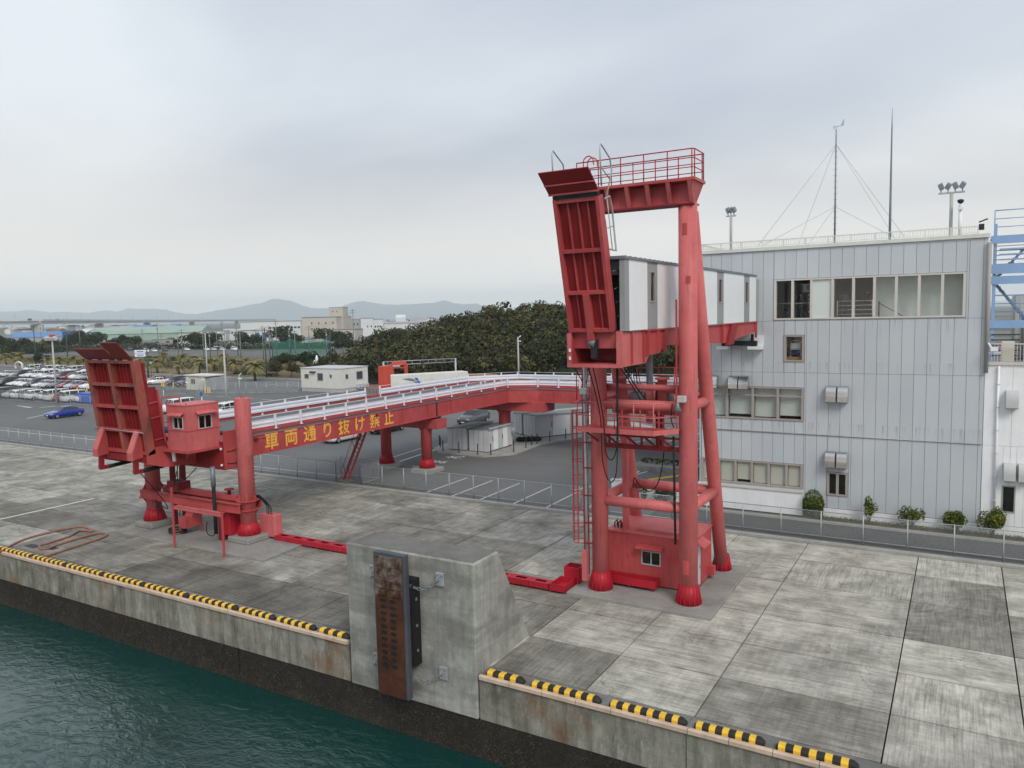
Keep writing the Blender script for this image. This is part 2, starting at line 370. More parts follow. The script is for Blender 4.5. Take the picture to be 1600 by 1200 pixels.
def concrete(name, lo, hi, stain, amt=0.5, vstreak=0.5, scale=0.7, rust=0.0, bumps=0.3, pale=0.0, lift=0.0):
    t = NT(name)
    c = t.ramp(t.noise(scale, 7, 0.66), [(0.3, lo), (0.7, hi)])
    c = t.mix(t.ramp(t.noise(0.5, 6, 0.7, dist=0.7, loc=(5, 2, 9)), [(0.48, 0.0), (0.7, amt)]), c, stain)
    if lift: c = t.mix(t.ramp(t.noise(1.0, 3, 0.6, sc3=(0.25, 0.25, 1.35), loc=(0, 0, 3.3)), [(0.45, 0.0), (0.58, lift)]), c, tuple(x*0.6 for x in lo))
    if vstreak: c = t.mix(t.ramp(t.noise(1.0, 6, 0.7, sc3=(2.4, 2.4, 0.22)), [(0.45, 0.0), (0.72, vstreak)]), c, tuple(x*0.55 for x in stain))
    if pale: c = t.mix(t.ramp(t.noise(1.6, 7, 0.75, sc3=(1.6, 1.6, 0.5), loc=(1, 7, 2)), [(0.56, 0.0), (0.66, pale)]), c, (0.44, 0.45, 0.43))
    if rust: c = t.mix(t.ramp(t.noise(0.35, 5, 0.6, loc=(2.2, 0, 1)), [(0.55, 0.0), (0.68, rust)]), c, (0.20, 0.09, 0.03))
    f = t.noise(16, 5, 0.75); c = t.mix(0.5, c, t.ramp(f, [(0.25, 0.7), (0.75, 1.2)]), 'MULTIPLY')
    return t.out(c, 0.88, bump=f, bs=bumps, bd=0.015, spec=0.2)
concrete('wall_concrete', (0.19, 0.188, 0.158), (0.36, 0.35, 0.305), (0.085, 0.078, 0.058), 0.75, 0.7, scale=1.0, rust=0.6, pale=0.55)
concrete('block_concrete', (0.27, 0.27, 0.252), (0.47, 0.468, 0.44), (0.15, 0.15, 0.14), 0.65, 0.42, scale=1.1, pale=0.25, lift=0.5)
concrete('block_top', (0.15, 0.15, 0.14), (0.21, 0.21, 0.195), (0.09, 0.09, 0.085), 0.5, 0.0)
concrete('pad_concrete', (0.25, 0.245, 0.23), (0.32, 0.315, 0.295), (0.14, 0.135, 0.125), 0.6, 0.0, scale=0.5)
concrete('kerb', (0.32, 0.32, 0.30), (0.42, 0.42, 0.40), (0.2, 0.2, 0.19), 0.4, 0.2)
concrete('cope', (0.13, 0.13, 0.125), (0.25, 0.25, 0.24), (0.07, 0.07, 0.068), 0.7, 0.0, scale=0.6)
concrete('far_concrete', (0.42, 0.42, 0.41), (0.50, 0.50, 0.48), (0.34, 0.34, 0.33), 0.4, 0.4)
# tidal zone: dark weed and barnacles
t = NT('tidal'); f = t.noise(6, 6, 0.75); v = t.n('ShaderNodeTexVoronoi'); v.inputs['Scale'].default_value = 11; t.l(t.P(), v.inputs['Vector'])
c = t.ramp(f, [(0.3, (0.010, 0.009, 0.007)), (0.7, (0.036, 0.031, 0.024))])
c = t.mix(t.ramp(t.noise(0.6, 6, 0.7, sc3=(1.2, 1, 0.7)), [(0.5, 0.0), (0.7, 0.55)]), c, (0.055, 0.047, 0.036))
b_ = t.math('MULTIPLY', t.ramp(v.outputs['Distance'], [(0.12, 1.0), (0.30, 0.0)]), t.ramp(t.noise(0.9, 5, 0.7, loc=(4, 0, 7)), [(0.46, 0.0), (0.60, 0.85)]))
c = t.mix(b_, c, (0.17, 0.16, 0.14))
t.out(c, 0.8, bump=t.math('ADD', f, b_), bs=0.8, bd=0.05, spec=0.3)
# asphalt
t = NT('asphalt'); f = t.noise(30, 4, 0.8); c = t.ramp(t.noise(0.06, 7, 0.62, dist=0.6), [(0.3, (0.118, 0.122, 0.123)), (0.7, (0.172, 0.176, 0.175))])
c = t.mix(t.ramp(t.noise(1.0, 5, 0.65, sc3=(0.02, 0.25, 1)), [(0.45, 0.0), (0.7, 0.35)]), c, (0.10, 0.104, 0.105))
c = t.mix(t.ramp(t.noise(0.5, 6, 0.7, loc=(9, 4, 0)), [(0.58, 0.0), (0.70, 0.30)]), c, (0.075, 0.077, 0.078))
c = t.mix(0.5, c, t.ramp(f, [(0.2, 0.8), (0.8, 1.2)]), 'MULTIPLY'); t.out(c, 0.85, bump=f, bs=0.2, bd=0.01, spec=0.25)
t = NT('asphalt_dark'); f = t.noise(30, 4, 0.8); c = t.ramp(t.noise(0.35, 6, 0.6), [(0.3, (0.070, 0.072, 0.073)), (0.7, (0.098, 0.100, 0.101))]); t.out(c, 0.9, bump=f, bs=0.2, bd=0.01, spec=0.2)
# earth / dry grass
t = NT('earth'); c = t.ramp(t.noise(0.05, 7, 0.7), [(0.32, (0.075, 0.085, 0.04)), (0.5, (0.16, 0.13, 0.075)), (0.68, (0.24, 0.19, 0.12))]); c = t.mix(0.6, c, t.ramp(t.noise(1.1, 6, 0.7), [(0.3, 0.6), (0.7, 1.25)]), 'MULTIPLY'); t.out(c, 0.95, spec=0.1)
t = NT('farland'); c = t.ramp(t.noise(0.012, 7, 0.7), [(0.35, (0.06, 0.075, 0.05)), (0.55, (0.20, 0.20, 0.19)), (0.7, (0.30, 0.30, 0.29))]); t.out(c, 0.95, spec=0.1)
# sea
t = NT('sea'); p = t.P()
wA = t.noise(0.5, 3, 0.5, sc3=(1.0, 1.7, 1), dist=0.6); wB = t.noise(1.7, 4, 0.6, sc3=(1.0, 1.5, 1), dist=1.0); wC = t.noise(5.0, 3, 0.5, dist=0.5)
h = t.math('ADD', t.math('ADD', t.math('MULTIPLY', wA, 0.7), t.math('MULTIPLY', t.math('MULTIPLY', wB, 1.3), t.ramp(t.noise(0.12, 3, 0.5, loc=(3, 9, 0)), [(0.35, 0.25), (0.65, 1.0)]))), t.math('MULTIPLY', wC, 0.07))
t.out((0.004, 0.042, 0.037), 0.03, bump=h, bs=0.38, bd=0.28, spec=0.5); t.b.inputs['IOR'].default_value = 1.75
# glass
def glass(name, tint, refl=1.0, rough=0.02):
    t = NT(name); t.t.nodes.remove(t.b)
    tr = t.n('ShaderNodeBsdfTransparent'); tr.inputs[0].default_value = (*tint, 1); gl = t.n('ShaderNodeBsdfGlossy'); gl.inputs['Roughness'].default_value = rough
    fr = t.n('ShaderNodeFresnel'); fr.inputs[0].default_value = 1.5; mx = t.n('ShaderNodeMixShader'); bf = t.n('ShaderNodeNewGeometry'); m2 = t.math('MULTIPLY', t.math('MULTIPLY', fr.outputs[0], refl, True), t.math('SUBTRACT', 1.0, bf.outputs['Backfacing']))
    t.l(m2, mx.inputs[0]); t.l(tr.outputs[0], mx.inputs[1]); t.l(gl.outputs[0], mx.inputs[2])
    t.l(mx.outputs[0], t.t.nodes['Material Output'].inputs[0]); return t.m
glass('glass', (0.93, 0.95, 0.95), 1.2)
glass('glass_dark', (0.60, 0.63, 0.64), 1.3)
t = NT('car_glass'); t.out((0.022, 0.026, 0.030), 0.08, spec=0.8)
t = NT('far_window'); t.out((0.06, 0.075, 0.09), 0.2, spec=0.5)
# chain link: a lattice of wire, open in between
def lattice(name, pitch, wire, colr, cov=1.0):
    t = NT(name); p = t.P(); s3 = t.n('ShaderNodeSeparateXYZ'); t.l(p, s3.inputs[0])
    hsum = t.math('ADD', s3.outputs[0], s3.outputs[1])
    def lines(a):
        m = t.math('FRACT', t.math('MULTIPLY', a, 1.0/pitch)); return t.math('LESS_THAN', m, wire)
    a1 = lines(t.math('ADD', hsum, s3.outputs[2])); a2 = lines(t.math('SUBTRACT', hsum, s3.outputs[2]))
    al = t.math('MAXIMUM', a1, a2); t.l(al, t.b.inputs['Alpha']); t.out(colr, 0.5, metal=0.3); return t.m
lattice('chain_link', 0.085, 0.10, (0.42, 0.44, 0.45))
lattice('green_net', 0.30, 0.30, (0.03, 0.20, 0.15))
# foliage
def leafy(name, a, b, c, scale=0.35):
    t = NT(name); geo = t.n('ShaderNodeNewGeometry')
    x = t.ramp(t.noise(scale, 4, 0.6), [(0.32, a), (0.5, b), (0.68, c)])
    x = t.mix(1.0, x, t.ramp(geo.outputs['Random Per Island'], [(0, 0.72), (1, 1.22)]), 'MULTIPLY')
    t.out(x, 0.6, spec=0.25); return t.m
leafy('leaf_wood', (0.030, 0.035, 0.014), (0.056, 0.060, 0.023), (0.105, 0.098, 0.038), 0.22)
leafy('leaf_wood_b', (0.020, 0.026, 0.012), (0.036, 0.042, 0.018), (0.060, 0.062, 0.026), 0.3)
leafy('leaf_wood_c', (0.055, 0.060, 0.020), (0.090, 0.090, 0.030), (0.14, 0.125, 0.045), 0.3)
leafy('leaf_wood_d', (0.045, 0.046, 0.022), (0.066, 0.062, 0.028), (0.090, 0.080, 0.036), 0.3)
leafy('leaf_dark', (0.020, 0.034, 0.018), (0.030, 0.048, 0.022), (0.045, 0.062, 0.026))
leafy('leaf_shrub', (0.030, 0.062, 0.010), (0.080, 0.115, 0.016), (0.23, 0.23, 0.03), 2.2)
leafy('leaf_palm', (0.15, 0.15, 0.06), (0.25, 0.23, 0.095), (0.36, 0.31, 0.15), 1.0)
leafy('leaf_hedge', (0.04, 0.05, 0.02), (0.07, 0.075, 0.028), (0.10, 0.095, 0.04), 0.6)
leafy('leaf_brown', (0.06, 0.045, 0.03), (0.085, 0.065, 0.045), (0.11, 0.09, 0.06), 1.2)
paint('barnacle', (0.048, 0.043, 0.034), 0.5, 0.9, scale=3)
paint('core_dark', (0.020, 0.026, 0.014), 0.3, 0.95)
paint('bark', (0.09, 0.075, 0.06), 0.25, 0.9, scale=4)
paint('mountain_hazed', (0.075, 0.105, 0.115), 0.25, 0.95, scale=0.004)  # bluer than forest: some distance haze is put into the base colour
# rusty fender facing
t = NT('fender_rust'); f = t.noise(1.2, 7, 0.72, dist=0.8); z_ = t.n('ShaderNodeSeparateXYZ'); t.l(t.P(), z_.inputs[0])
c = t.ramp(f, [(0.28, (0.032, 0.016, 0.011)), (0.5, (0.075, 0.030, 0.017)), (0.72, (0.125, 0.050, 0.026))])
u_ = t.math('ADD', t.math('MULTIPLY', t.math('SUBTRACT', z_.outputs[2], 1.7), 0.8), t.math('MULTIPLY', t.math('SUBTRACT', f, 0.5), 2.2))
c = t.mix(t.ramp(u_, [(0.55, 0.0), (0.95, 0.75)]), c, t.ramp(t.noise(3.0, 7, 0.78), [(0.36, (0.05, 0.024, 0.015)), (0.5, (0.14, 0.115, 0.095)), (0.64, (0.27, 0.25, 0.225))]))
t.out(c, 0.85, bump=f, bs=0.6, bd=0.03, spec=0.2)

# ================================================================== the setting
g = MB(); g.add([(-15000,41.4,-.02),(1000,41.4,-.02),(5600,25400,-.02),(-25000,7200,-.02)], [(0,1,2,3)])
g.add([(-15000,22.2,-.32),(1000,22.2,-.32),(1000,41.4,-.32),(-15000,41.4,-.32)], [(0,1,2,3)])
ground = tag(g.build('ground', 'farland', fix=False), kind='structure')
s = MB(); s.add([(-600,-500,-3),(400,-500,-3),(400,21.2,-3),(-600,21.2,-3)], [(0,1,2,3)])
tag(s.build('sea', 'sea', fix=False), kind='structure')
s = MB(); s.add([(-260,41.3,0),(60,41.3,0),(60,112,0),(-110,112,0),(-150,112,0),(-260,126,0)], [(0,1,2,3,4,5)])
car_park = tag(s.build('car_park', 'asphalt', fix=False), kind='structure')

# quay: bed, wall panels, slabs
quay = bpy.data.objects.new('quay', None); COL.objects.link(quay); tag(quay, kind='structure')
b = MB(); b.box(-180, 60, 21.66, 41.4, -1.5, -0.30); b.box(-180, 60, 41.225, 41.247, -0.29, -0.006); b.build('bed', 'rubber', quay)
b = MB(); b.box(-180, 60, 41.25, 41.62, -0.05, 0.12); b.build('fence_footing', 'kerb', quay)
b = MB(); b.px([(20.93,-8),(20.93,-1.56),(21.4,-1.56),(21.4,-8)], -180, -26.02); b.px([(20.93,-8),(20.93,-1.56),(21.4,-1.56),(21.4,-8)], -25.90, 60); b.build('tidal_wall', 'tidal', quay)
WX = [-180,-75,-60.5,-45.5,-35.7,-25.9,-19.68]
for a, c in list(zip(WX[:-1], WX[1:]))+[(-13.86,-6.68),(-6.68,1.2),(1.2,9),(9,60)]:
    b = MB(); b.px([(20.9,-1.55),(20.9,-0.12),(20.98,-0.02),(21.64,-0.02),(21.64,-1.55)], a+.015, c-.015); b.build('wall_panel', 'wall_concrete', quay)
for a, c in ((-180,-60.4),(-60.4,-40.4),(-40.4,-30.7),(-30.7,-19.70),(-13.84,-6.7),(-6.7,1.8),(1.8,60)):
    b = MB(); b.box(a+.012, c-.012, 21.02, 21.63, -0.1, 0.0); b.build('coping', 'cope', quay)
# pale edging strip in lengths
x = -60.0
while x < 9:
    if not (-19.8 < x+0.3 < -13.7):
        x1 = min(x+1.2, -19.72) if x < -19.72 else x+1.2
        b = MB(); b.px([(20.82,-0.11),(20.82,0.01),(20.86,0.035),(20.95,0.035),(20.95,-0.04),(20.89,-0.11)], x+.01, x1-.01); b.build('edge_strip', 'edge_strip', quay)
        x = x1 if x1 != -19.72 else -13.82
    else: x = -13.82
SX = [-180,-140,-110,-90,-80,-70.2,-60.4,-55.4,-50.3,-45.3,-40.4,-35.6,-30.75,-26.5,-23.1,-18.5,-13.82,-10.23,-6.66,-1.6,1.8,6.9,12,20,40]
SY = [21.65,24.53,27.55,30.62,34.75,38.3,41.24]
rs = random.Random(4)
DARK = {(-13.82,21.65):.95,(-6.66,21.65):.75,(-10.23,21.65):.5,(-1.6,34.75):.66,(-1.6,30.62):.70,(1.8,30.62):.65,(-1.6,21.65):.6,(-1.6,24.53):.42,(1.8,21.65):.6,
        (-35.6,21.65):.78,(-30.75,21.65):.82,(-26.5,21.65):.80,(-23.1,21.65):.78,(-26.5,24.53):.62,(-23.1,24.53):.66,(-30.75,24.53):.55,(-35.6,24.53):.60,(-40.4,21.65):.55,(-45.3,21.65):.55,(-18.5,24.53):.55,
        (-50.3,24.53):.72,(-55.4,24.53):.70,(-45.3,24.53):.55,(-45.3,27.55):.55,(-60.4,24.53):.62,(-50.3,27.55):.62,(-55.4,27.55):.6,(-30.75,30.62):.55,(-26.5,30.62):.58,(-23.1,30.62):.48,(-18.5,27.55):.5,(-23.1,27.55):.6,(-26.5,27.55):.6,(-30.75,27.55):.6}
for i in range(len(SX)-1):
    for j in range(len(SY)-1):
        x0, x1, y0, y1 = SX[i]+.022, SX[i+1]-.022, SY[j]+.032, SY[j+1]-.032
        b = MB(); b.box(x0, x1, y0, y1, -.28, rs.uniform(-.003, .004)); o = b.build('slab', 'slab', quay)
        dk_ = DARK.get((SX[i], SY[j]), rs.uniform(.18, .45)) * (0.80 if SX[i] > -14 else 1.0) + (0.14 if SX[i] < -15 else 0.0)
        o.color = (dk_, rs.uniform(.88, 1.08), 0, 1)
for nm, mt, q in (('painted_line','road_white',(-52.35,-52.15,24.4,30.7)),):
    b = MB(); b.box(q[0], q[1], q[2], q[3], .002, .009); b.build(nm, mt, quay)

# painted markings on the asphalt
def strip(p, q, w, mt='road_white', nm='painted_line', z=.006):
    p, q = Vector((p[0], p[1], 0)), Vector((q[0], q[1], 0)); d = (q-p).normalized(); n = Vector((-d.y, d.x, 0))*(w/2)
    b = MB(); b.add([p+n+Vector((0,0,z)), p-n+Vector((0,0,z)), q-n+Vector((0,0,z)), q+n+Vector((0,0,z))], [(0,1,2,3)]); b.build(nm, mt, car_park, fix=False)
for xx in (-31.9,-29.65,-27.35,-24.8,-22.4,-20.0): strip((xx, 42.0), (xx-.1, 47.4), .13)
strip((-40.9,49.75),(-41.6,56.9),.22); strip((-42.6,50.3),(-43.4,57.6),.12)
strip((-55,43.6),(-41,43.9),.12); strip((-97.8,46.8),(-70,47.0),.15); strip((-70,47),(-56,47.0),.15)
strip((-125.3,62.7),(-122.5,62.4),.25); strip((-122.6,62.3),(-120.3,62.1),.5); strip((-118.7,62.5),(-118.6,64.7),.35); strip((-106.6,54.4),(-108.5,57.8),.25)
for k in range(9): strip((-90-3*k, 101), (-89-3*k, 108), .2)
for k in range(7): strip((-31+2.2*k, 66), (-28.5+2.2*k, 77), .14)
strip((-20.5,47.6),(-21.5,58.0),.14); strip((-22.9,47.0),(-18.0,64.0),.14)
for k in range(8): strip((-26+1.4*k, 82), (-24+1.4*k, 90), .25)
for k in range(10): strip((-60-6*k, 80+.5*k), (-64-6*k, 80.4+.5*k), .15)
def flattext(body, name, mt, size, loc, rot, parent, ext=0.004, bold=0.012, yscale=1.0):
    cu = bpy.data.curves.new('lettering', 'FONT'); cu.body = body; cu.size = size; cu.align_x = 'CENTER'; cu.align_y = 'CENTER'; cu.extrude = 0.0; cu.offset = 0.0; cu.resolution_u = 3
    to = bpy.data.objects.new('lettering', cu); COL.objects.link(to)
    dg = bpy.context.evaluated_depsgraph_get(); me = bpy.data.meshes.new_from_object(to.evaluated_get(dg)); bpy.data.objects.remove(to)
    R = rot.to_4x4() if isinstance(rot, Matrix) else rot
    bm0 = bmesh.new(); bm0.from_mesh(me); bm0.free()
    V0 = [v.co.copy() for v in me.vertices]; F0 = [tuple(p.vertices) for p in me.polygons]; VV = []; FF = []
    for q, (ox, oy) in enumerate(((0,0),(1,0),(-1,0),(0,1),(0,-1),(.7,.7),(-.7,.7))):
        b0 = len(VV); VV += [(v.x+ox*bold, v.y+oy*bold, q*0.0012) for v in V0]; FF += [tuple(b0+i for i in f) for f in F0]
    me = bpy.data.meshes.new(name); me.from_pydata(VV, [], FF)
    me.transform(Matrix.Translation(Vector(loc)) @ R @ Matrix.Diagonal((1, yscale, 1, 1)))
    off = Vector((0,0,0)); p = parent
    while p is not None: off += p.location; p = p.parent
    me.transform(Matrix.Translation(-off)); me.materials.clear(); me.materials.append(M[mt])
    o = bpy.data.objects.new(name, me); COL.objects.link(o); o.parent = parent; return o
def basis(xa, ya):
    xa, ya = Vector(xa).normalized(), Vector(ya).normalized(); za = xa.cross(ya)
    return Matrix((xa, ya, za)).transposed()
for ch, yy in (('止', 49.3), ('ま', 51.7), ('れ', 54.1)):
    flattext(ch, 'road_lettering', 'road_white', 1.25, (-37.7+(yy-49.3)*.02, yy, .008), basis((0,1,0),(-1,0,0)), car_park, .001, .03, 1.5)
# dark service road in front of the terminal
b = MB(); b.add([(-16,42.3,.006),(60,42.3,.006),(60,45.5,.006),(-16,45.5,.006)], [(0,1,2,3)]); tag(b.build('service_road','asphalt_dark',fix=False), kind='structure')
b = MB(); b.box(-15, 60, 45.5, 45.68, -.02, .13); tag(b.build('kerb','kerb'), kind='structure')
b = MB(); b.box(-7.8, 60, 45.68, 46.7, -.02, .09); tag(b.build('planting_bed','earth'), kind='structure')
# green verge and avenue beyond the car park
b = MB(); b.add([(-420,150,.02),(-260,128,.02),(-150,113,.02),(-104,113,.02),(-100,124,.02),(-125,150,.02),(-230,188,.02)], [(0,1,2,3,4,5,6)]); tag(b.build('verge','earth',fix=False), kind='structure')
b = MB(); b.add([(-700,260,.015),(-420,165,.015),(-260,190,.015),(-120,148,.015),(-100,160,.015),(-250,215,.015),(-520,300,.015)], [(0,1,2,3,4,5,6)]); tag(b.build('avenue','asphalt',fix=False), kind='structure')
b = MB()
P_ = [(-420,149.6),(-260,127.6),(-150,112.6),(-104,112.6)]
for p, q in zip(P_[:-1], P_[1:]): b.bar((p[0],p[1],.1), (q[0],q[1],.1), .35, .35)
tag(b.build('kerb','kerb'), kind='structure')
# ================================================================== berthing block with fender
blk = thing('berthing_block', (-16.75,22.5,0), 'massive grey concrete block with sloping back standing at the quay edge', 'concrete block')
b = MB(); b.px([(20.86,-1.6),(20.86,3.85),(22.45,3.85),(24.55,0.0),(24.55,-1.0),(21.2,-1.0),(21.2,-1.6)], -19.62, -13.92); b.build('body','block_concrete',blk, bevel=.05)
b = MB(); b.box(-19.5,-14.02,20.95,22.40,3.84,3.862); b.build('top_face','block_top',blk)
b = MB(); b.path([(-17.0,22.1,3.86),(-17.0,22.1,4.0),(-16.72,22.1,4.0),(-16.72,22.1,3.86)], .018, 6); b.build('lifting_loop','alum',blk)
fen = thing('fender_panel', (-17.0,20.5,0), 'tall rusty steel fender panel with two rows of holes hung on block', 'fender')
FX0, FX1 = -17.78, -16.38
b = MB(); b.box(FX0, FX1, 20.26, 20.50, -1.24, 3.95); b.build('steel_frame','fender_frame',fen, bevel=.02)
fp = MB(); fp.box(FX0+.07, FX1-.12, 20.225, 20.262, -1.22, 3.83); fc = fp.build('facing','fender_rust',fen)
for k in range(13):
    for s_ in (0, 1):
        h = MB(); h.lathe((0,0,0), [(.115,-.02),(.115,.02)], 10); zc_ = 2.72-k*.235; xc_ = -17.36+s_*.42
        h.v = [(xc_+vx*1.25, 20.220-vz*.4, zc_+vy*.6) for vx, vy, vz in h.v]; h.build('hole','rubber',fc)
for k in range(5):     # torn facing plates near the top
    rr = random.Random(k); zz = 3.7-k*.26
    for s_ in (0,1):
        h = MB(); h.box(FX0+.10+s_*.62, FX0+.10+s_*.62+rr.uniform(.42,.56), 20.19+rr.uniform(-.01,.02), 20.24, zz-.22, zz-rr.uniform(0,.04)); h.build('plate','fender_rust',fc)
b = MB(); b.box(-16.98,-16.22,20.50,20.87,-.05,3.05); b.build('rubber_buffer','rubber',fen)
for zz in (.45,1.35,2.3):
    b = MB(); b.box(-16.215,-16.185,20.58,20.66,zz,zz+.09); b.build('bolt','steel',fen)
CH = [((-15.32,3.12),(-16.36,2.85)),((-15.28,-.22),(-16.36,-.45)),((-18.25,2.95),(-17.8,2.7)),((-18.25,-.35),(-17.8,-.55))]
CN = ['upper chain bracket right of the rusty fender panel','lower chain bracket right of the rusty fender panel','upper chain bracket left of the rusty fender panel','lower chain bracket left of the rusty fender panel']
for (a, c), lab in zip(CH, CN):
    t_ = thing('chain_bracket', (a[0],20.86,a[1]), lab, 'chain', 'fender chains')
    b = MB(); b.box(a[0]-.17,a[0]+.17,20.80,20.86,a[1]-.24,a[1]+.24); b.build('plate','galv',t_,bevel=.015)
    for i in (-1,1):
        for j in (-1,1):
            b = MB(); b.lathe((0,0,0),[(.035,0),(.035,.06)],8); b.v=[(a[0]+i*.11+u,20.80-w,a[1]+j*.17+v) for u,v,w in b.v]; b.build('bolt','steel',t_)
    n = 8 if abs(a[0]-c[0]) > 1 else 4
    p0, p1 = Vector((a[0],20.74,a[1])), Vector((c[0],20.50,c[1]))
    for k in range(n):
        f = (k+.5)/n; q = p0.lerp(p1, f); q.z -= .28*math.sin(math.pi*f)*abs(a[0]-c[0])/1.3
        f2 = f+.02; q2 = p0.lerp(p1, f2); q2.z -= .28*math.sin(math.pi*f2)*abs(a[0]-c[0])/1.3
        d = (q2-q).normalized(); nrm = d.cross(Vector((0,1,0))).normalized() if k%2 else Vector((0,1,0))
        ln = (p1-p0).length/n*.68
        loop = [q + d*(ln*math.cos(w)) + nrm*(.05*math.sin(w)) for w in [i*math.pi/4 for i in range(8)]]
        b = MB(); b.path(loop,.017,5,closed=True); b.build('link','dull_steel',t_)

# ================================================================== wheel stops along the edge
STOPS = [(-45.17,-41.80),(-41.66,-38.72),(-38.57,-35.54),(-35.4,-32.38),(-32.23,-29.28),(-29.07,-26.09),(-25.89,-23.86),(-23.65,-21.6),(-21.32,-19.86),(-13.62,-12.22),(-11.9,-9.48),(-9.13,-6.74),(-6.46,-4.51),(-4.16,-2.1)]
NL = ['%s wheel stop from the left picture edge'%ORD[i] for i in range(9)]
for i, (a, c) in enumerate(STOPS):
    if i < 9: lab = 'yellow and black quay-edge wheel stop, %s from the left picture edge'%ORD[i]
    elif i < 14: lab = 'yellow and black quay-edge wheel stop, %s to the right of the concrete block'%ORD[i-9]
    else: lab = 'yellow and black quay-edge wheel stop cut off by the left picture edge'
    t_ = thing('wheel_stop', ((a+c)/2,21.2,0), lab, 'wheel stop', 'wheel stops along the quay edge')
    prof = [(20.97,0.0),(20.97,.11),(21.02,.17),(21.19,.17),(21.24,.11),(21.24,0.0)]
    b = MB(); b.px(prof, a+.10, c-.10)
    for xe, dr in ((a+.10,-1),(c-.10,1)):
        pr = [xe+dr*.10]; b.add([(xe,u,v) for u,v in prof]+[(xe+dr*.12,21.105+(u-21.105)*.6,v*.6) for u,v in prof], [(k,(k+1)%6,6+(k+1)%6,6+k) for k in range(6)]+[(6,7,8,9,10,11)])
    b.build('bar','black_band',t_)
    n = max(3, round((c-a)/.42)); w = (c-a-.06)/n
    for k in range(n):
        x0 = a+.03+k*w
        pf = [(20.966,.005),(20.963,.114),(21.017,.177),(21.193,.177),(21.247,.114),(21.244,.005)]
        q = MB(); x1_ = x0+w*.52
        q.px(pf, x0+.02, x1_); q.build('yellow_band','yellow',t_)

# ================================================================== vehicle loading ramp (left)
PADL = MB(); PADL.pz([(-42.5,26.0),(-30.15,26.15),(-30.5,29.9),(-43.9,30.2)], -.03, .10)
tag(PADL.build('concrete_pad','pad_concrete',bevel=.02), 'low concrete pad under the vehicle loading ramp columns', 'concrete pad')
ramp = thing('vehicle_ramp', (-37.6,28,.1), 'red vehicle loading ramp with raised ribbed flap on two round columns', 'loading ramp')
def flare(name_, c, r0, r1, z0, z1, parent, n=14, mt='red_fresh'):
    b = MB(); b.lathe((c[0],c[1],0), [(r0*1.0,z0),(r0*.99,z1)], 24); fo = b.build(name_, mt, parent)
    b = MB(); b.lathe((c[0],c[1],0), [(r1*1.12,z0-.02),(r1*1.12,z0+.035)], 24); b.build('base_ring','pad_concrete',fo)
    for k in range(n):
        a = 2*math.pi*k/n; d = Vector((math.cos(a),math.sin(a),0)); e_ = Vector((-math.sin(a),math.cos(a),0))
        b = MB(); P = [d*(r0-.02)+Vector((0,0,z0+.03)), d*r1+Vector((0,0,z0+.03)), d*(r1-.01)+Vector((0,0,z0+.12)), d*(r0+.02)+Vector((0,0,z1)), d*(r0-.02)+Vector((0,0,z1))]
        cc = Vector((c[0],c[1],0)); vs_ = [cc+p+e_*.012 for p in P]+[cc+p-e_*.012 for p in P]
        b.add(vs_, [(0,1,2,3,4),(9,8,7,6,5)]+[(i,(i+1)%5,5+(i+1)%5,5+i) for i in range(5)]); b.build('gusset',mt,fo)
    # skirt between gussets
    b = MB(); b.lathe((c[0],c[1],0), [(r1-.035,z0+.03),(r0+.012,z1-.02)], 28); b.build('skirt',mt,fo)
    return fo
for (cx,cy), rc in (((-33.73,28.35),.43),((-41.5,28.0),.43)):
    b = MB(); b.box(cx-.82,cx+.82,cy-.82,cy+.82,.08,.42); b.build('plinth','pad_concrete',ramp,bevel=.06)
    b = MB(); b.lathe((cx,cy,0),[(rc,.45),(rc,7.95),(rc*.985,7.97)],28); b.build('column','red_faded',ramp)
    flare('column_foot',(cx,cy),rc,.66,.42,1.12,ramp)
    b = MB(); b.path(arc((cx,cy),.10,0,math.pi,6,lambda u,v:(u,cy,7.97+(v-cy)*1.3)),.02,6); b.build('lifting_eye','red',ramp)
    # ring plates and ribs where the cross beam passes
    for zz in (1.83,2.32):
        b = MB(); b.lathe((cx,cy,zz),[(rc+.20,0),(rc+.20,.04)],16,False); b.build('ring_plate','red',ramp)
    for k in range(6):
        a = 2*math.pi*k/6+.3; d = Vector((math.cos(a),math.sin(a),0)); e_=Vector((-d.y,d.x,0))
        for s_, z0_, z1_ in ((1,2.36,2.75),(-1,1.82,1.48)):
            P = [d*(rc-.02)+Vector((0,0,z0_)), d*(rc+.20)+Vector((0,0,z0_)), d*(rc-.02)+Vector((0,0,z1_))]; cc=Vector((cx,cy,0))
            b = MB(); b.add([cc+p+e_*.015 for p in P]+[cc+p-e_*.015 for p in P], [(0,1,2),(5,4,3),(0,1,4,3),(1,2,5,4),(2,0,3,5)]); b.build('rib','red',ramp)
# rungs on the near column
for k in range(17):
    zz = 1.3+k*.22
    b = MB(); b.path([(-33.36,28.2,zz),(-33.14,28.2,zz),(-33.14,28.5,zz),(-33.36,28.5,zz)],.012,5); b.build('rung','red',ramp)
def hbeam(y, z0, z1, x0, x1, w, parent, nm='cross_beam', mt='red'):
    b = MB(); b.box(x0,x1,y-w/2,y+w/2,z1-.04,z1); b.box(x0,x1,y-w/2,y+w/2,z0,z0+.04); b.box(x0,x1,y-.02,y+.02,z0+.04,z1-.04); return b.build(nm,mt,parent)
hbeam(27.45,1.84,2.34,-41.95,-33.3,.26,ramp); hbeam(28.92,1.84,2.34,-41.95,-33.3,.26,ramp)
b = MB(); b.box(-40.3,-34.3,28.1,28.4,2.25,2.55); b.build('lift_beam','red',ramp)
b = MB(); b.box(-39.9,-38.7,27.8,28.5,2.5,2.95); b.build('lift_box','red_deep',ramp)
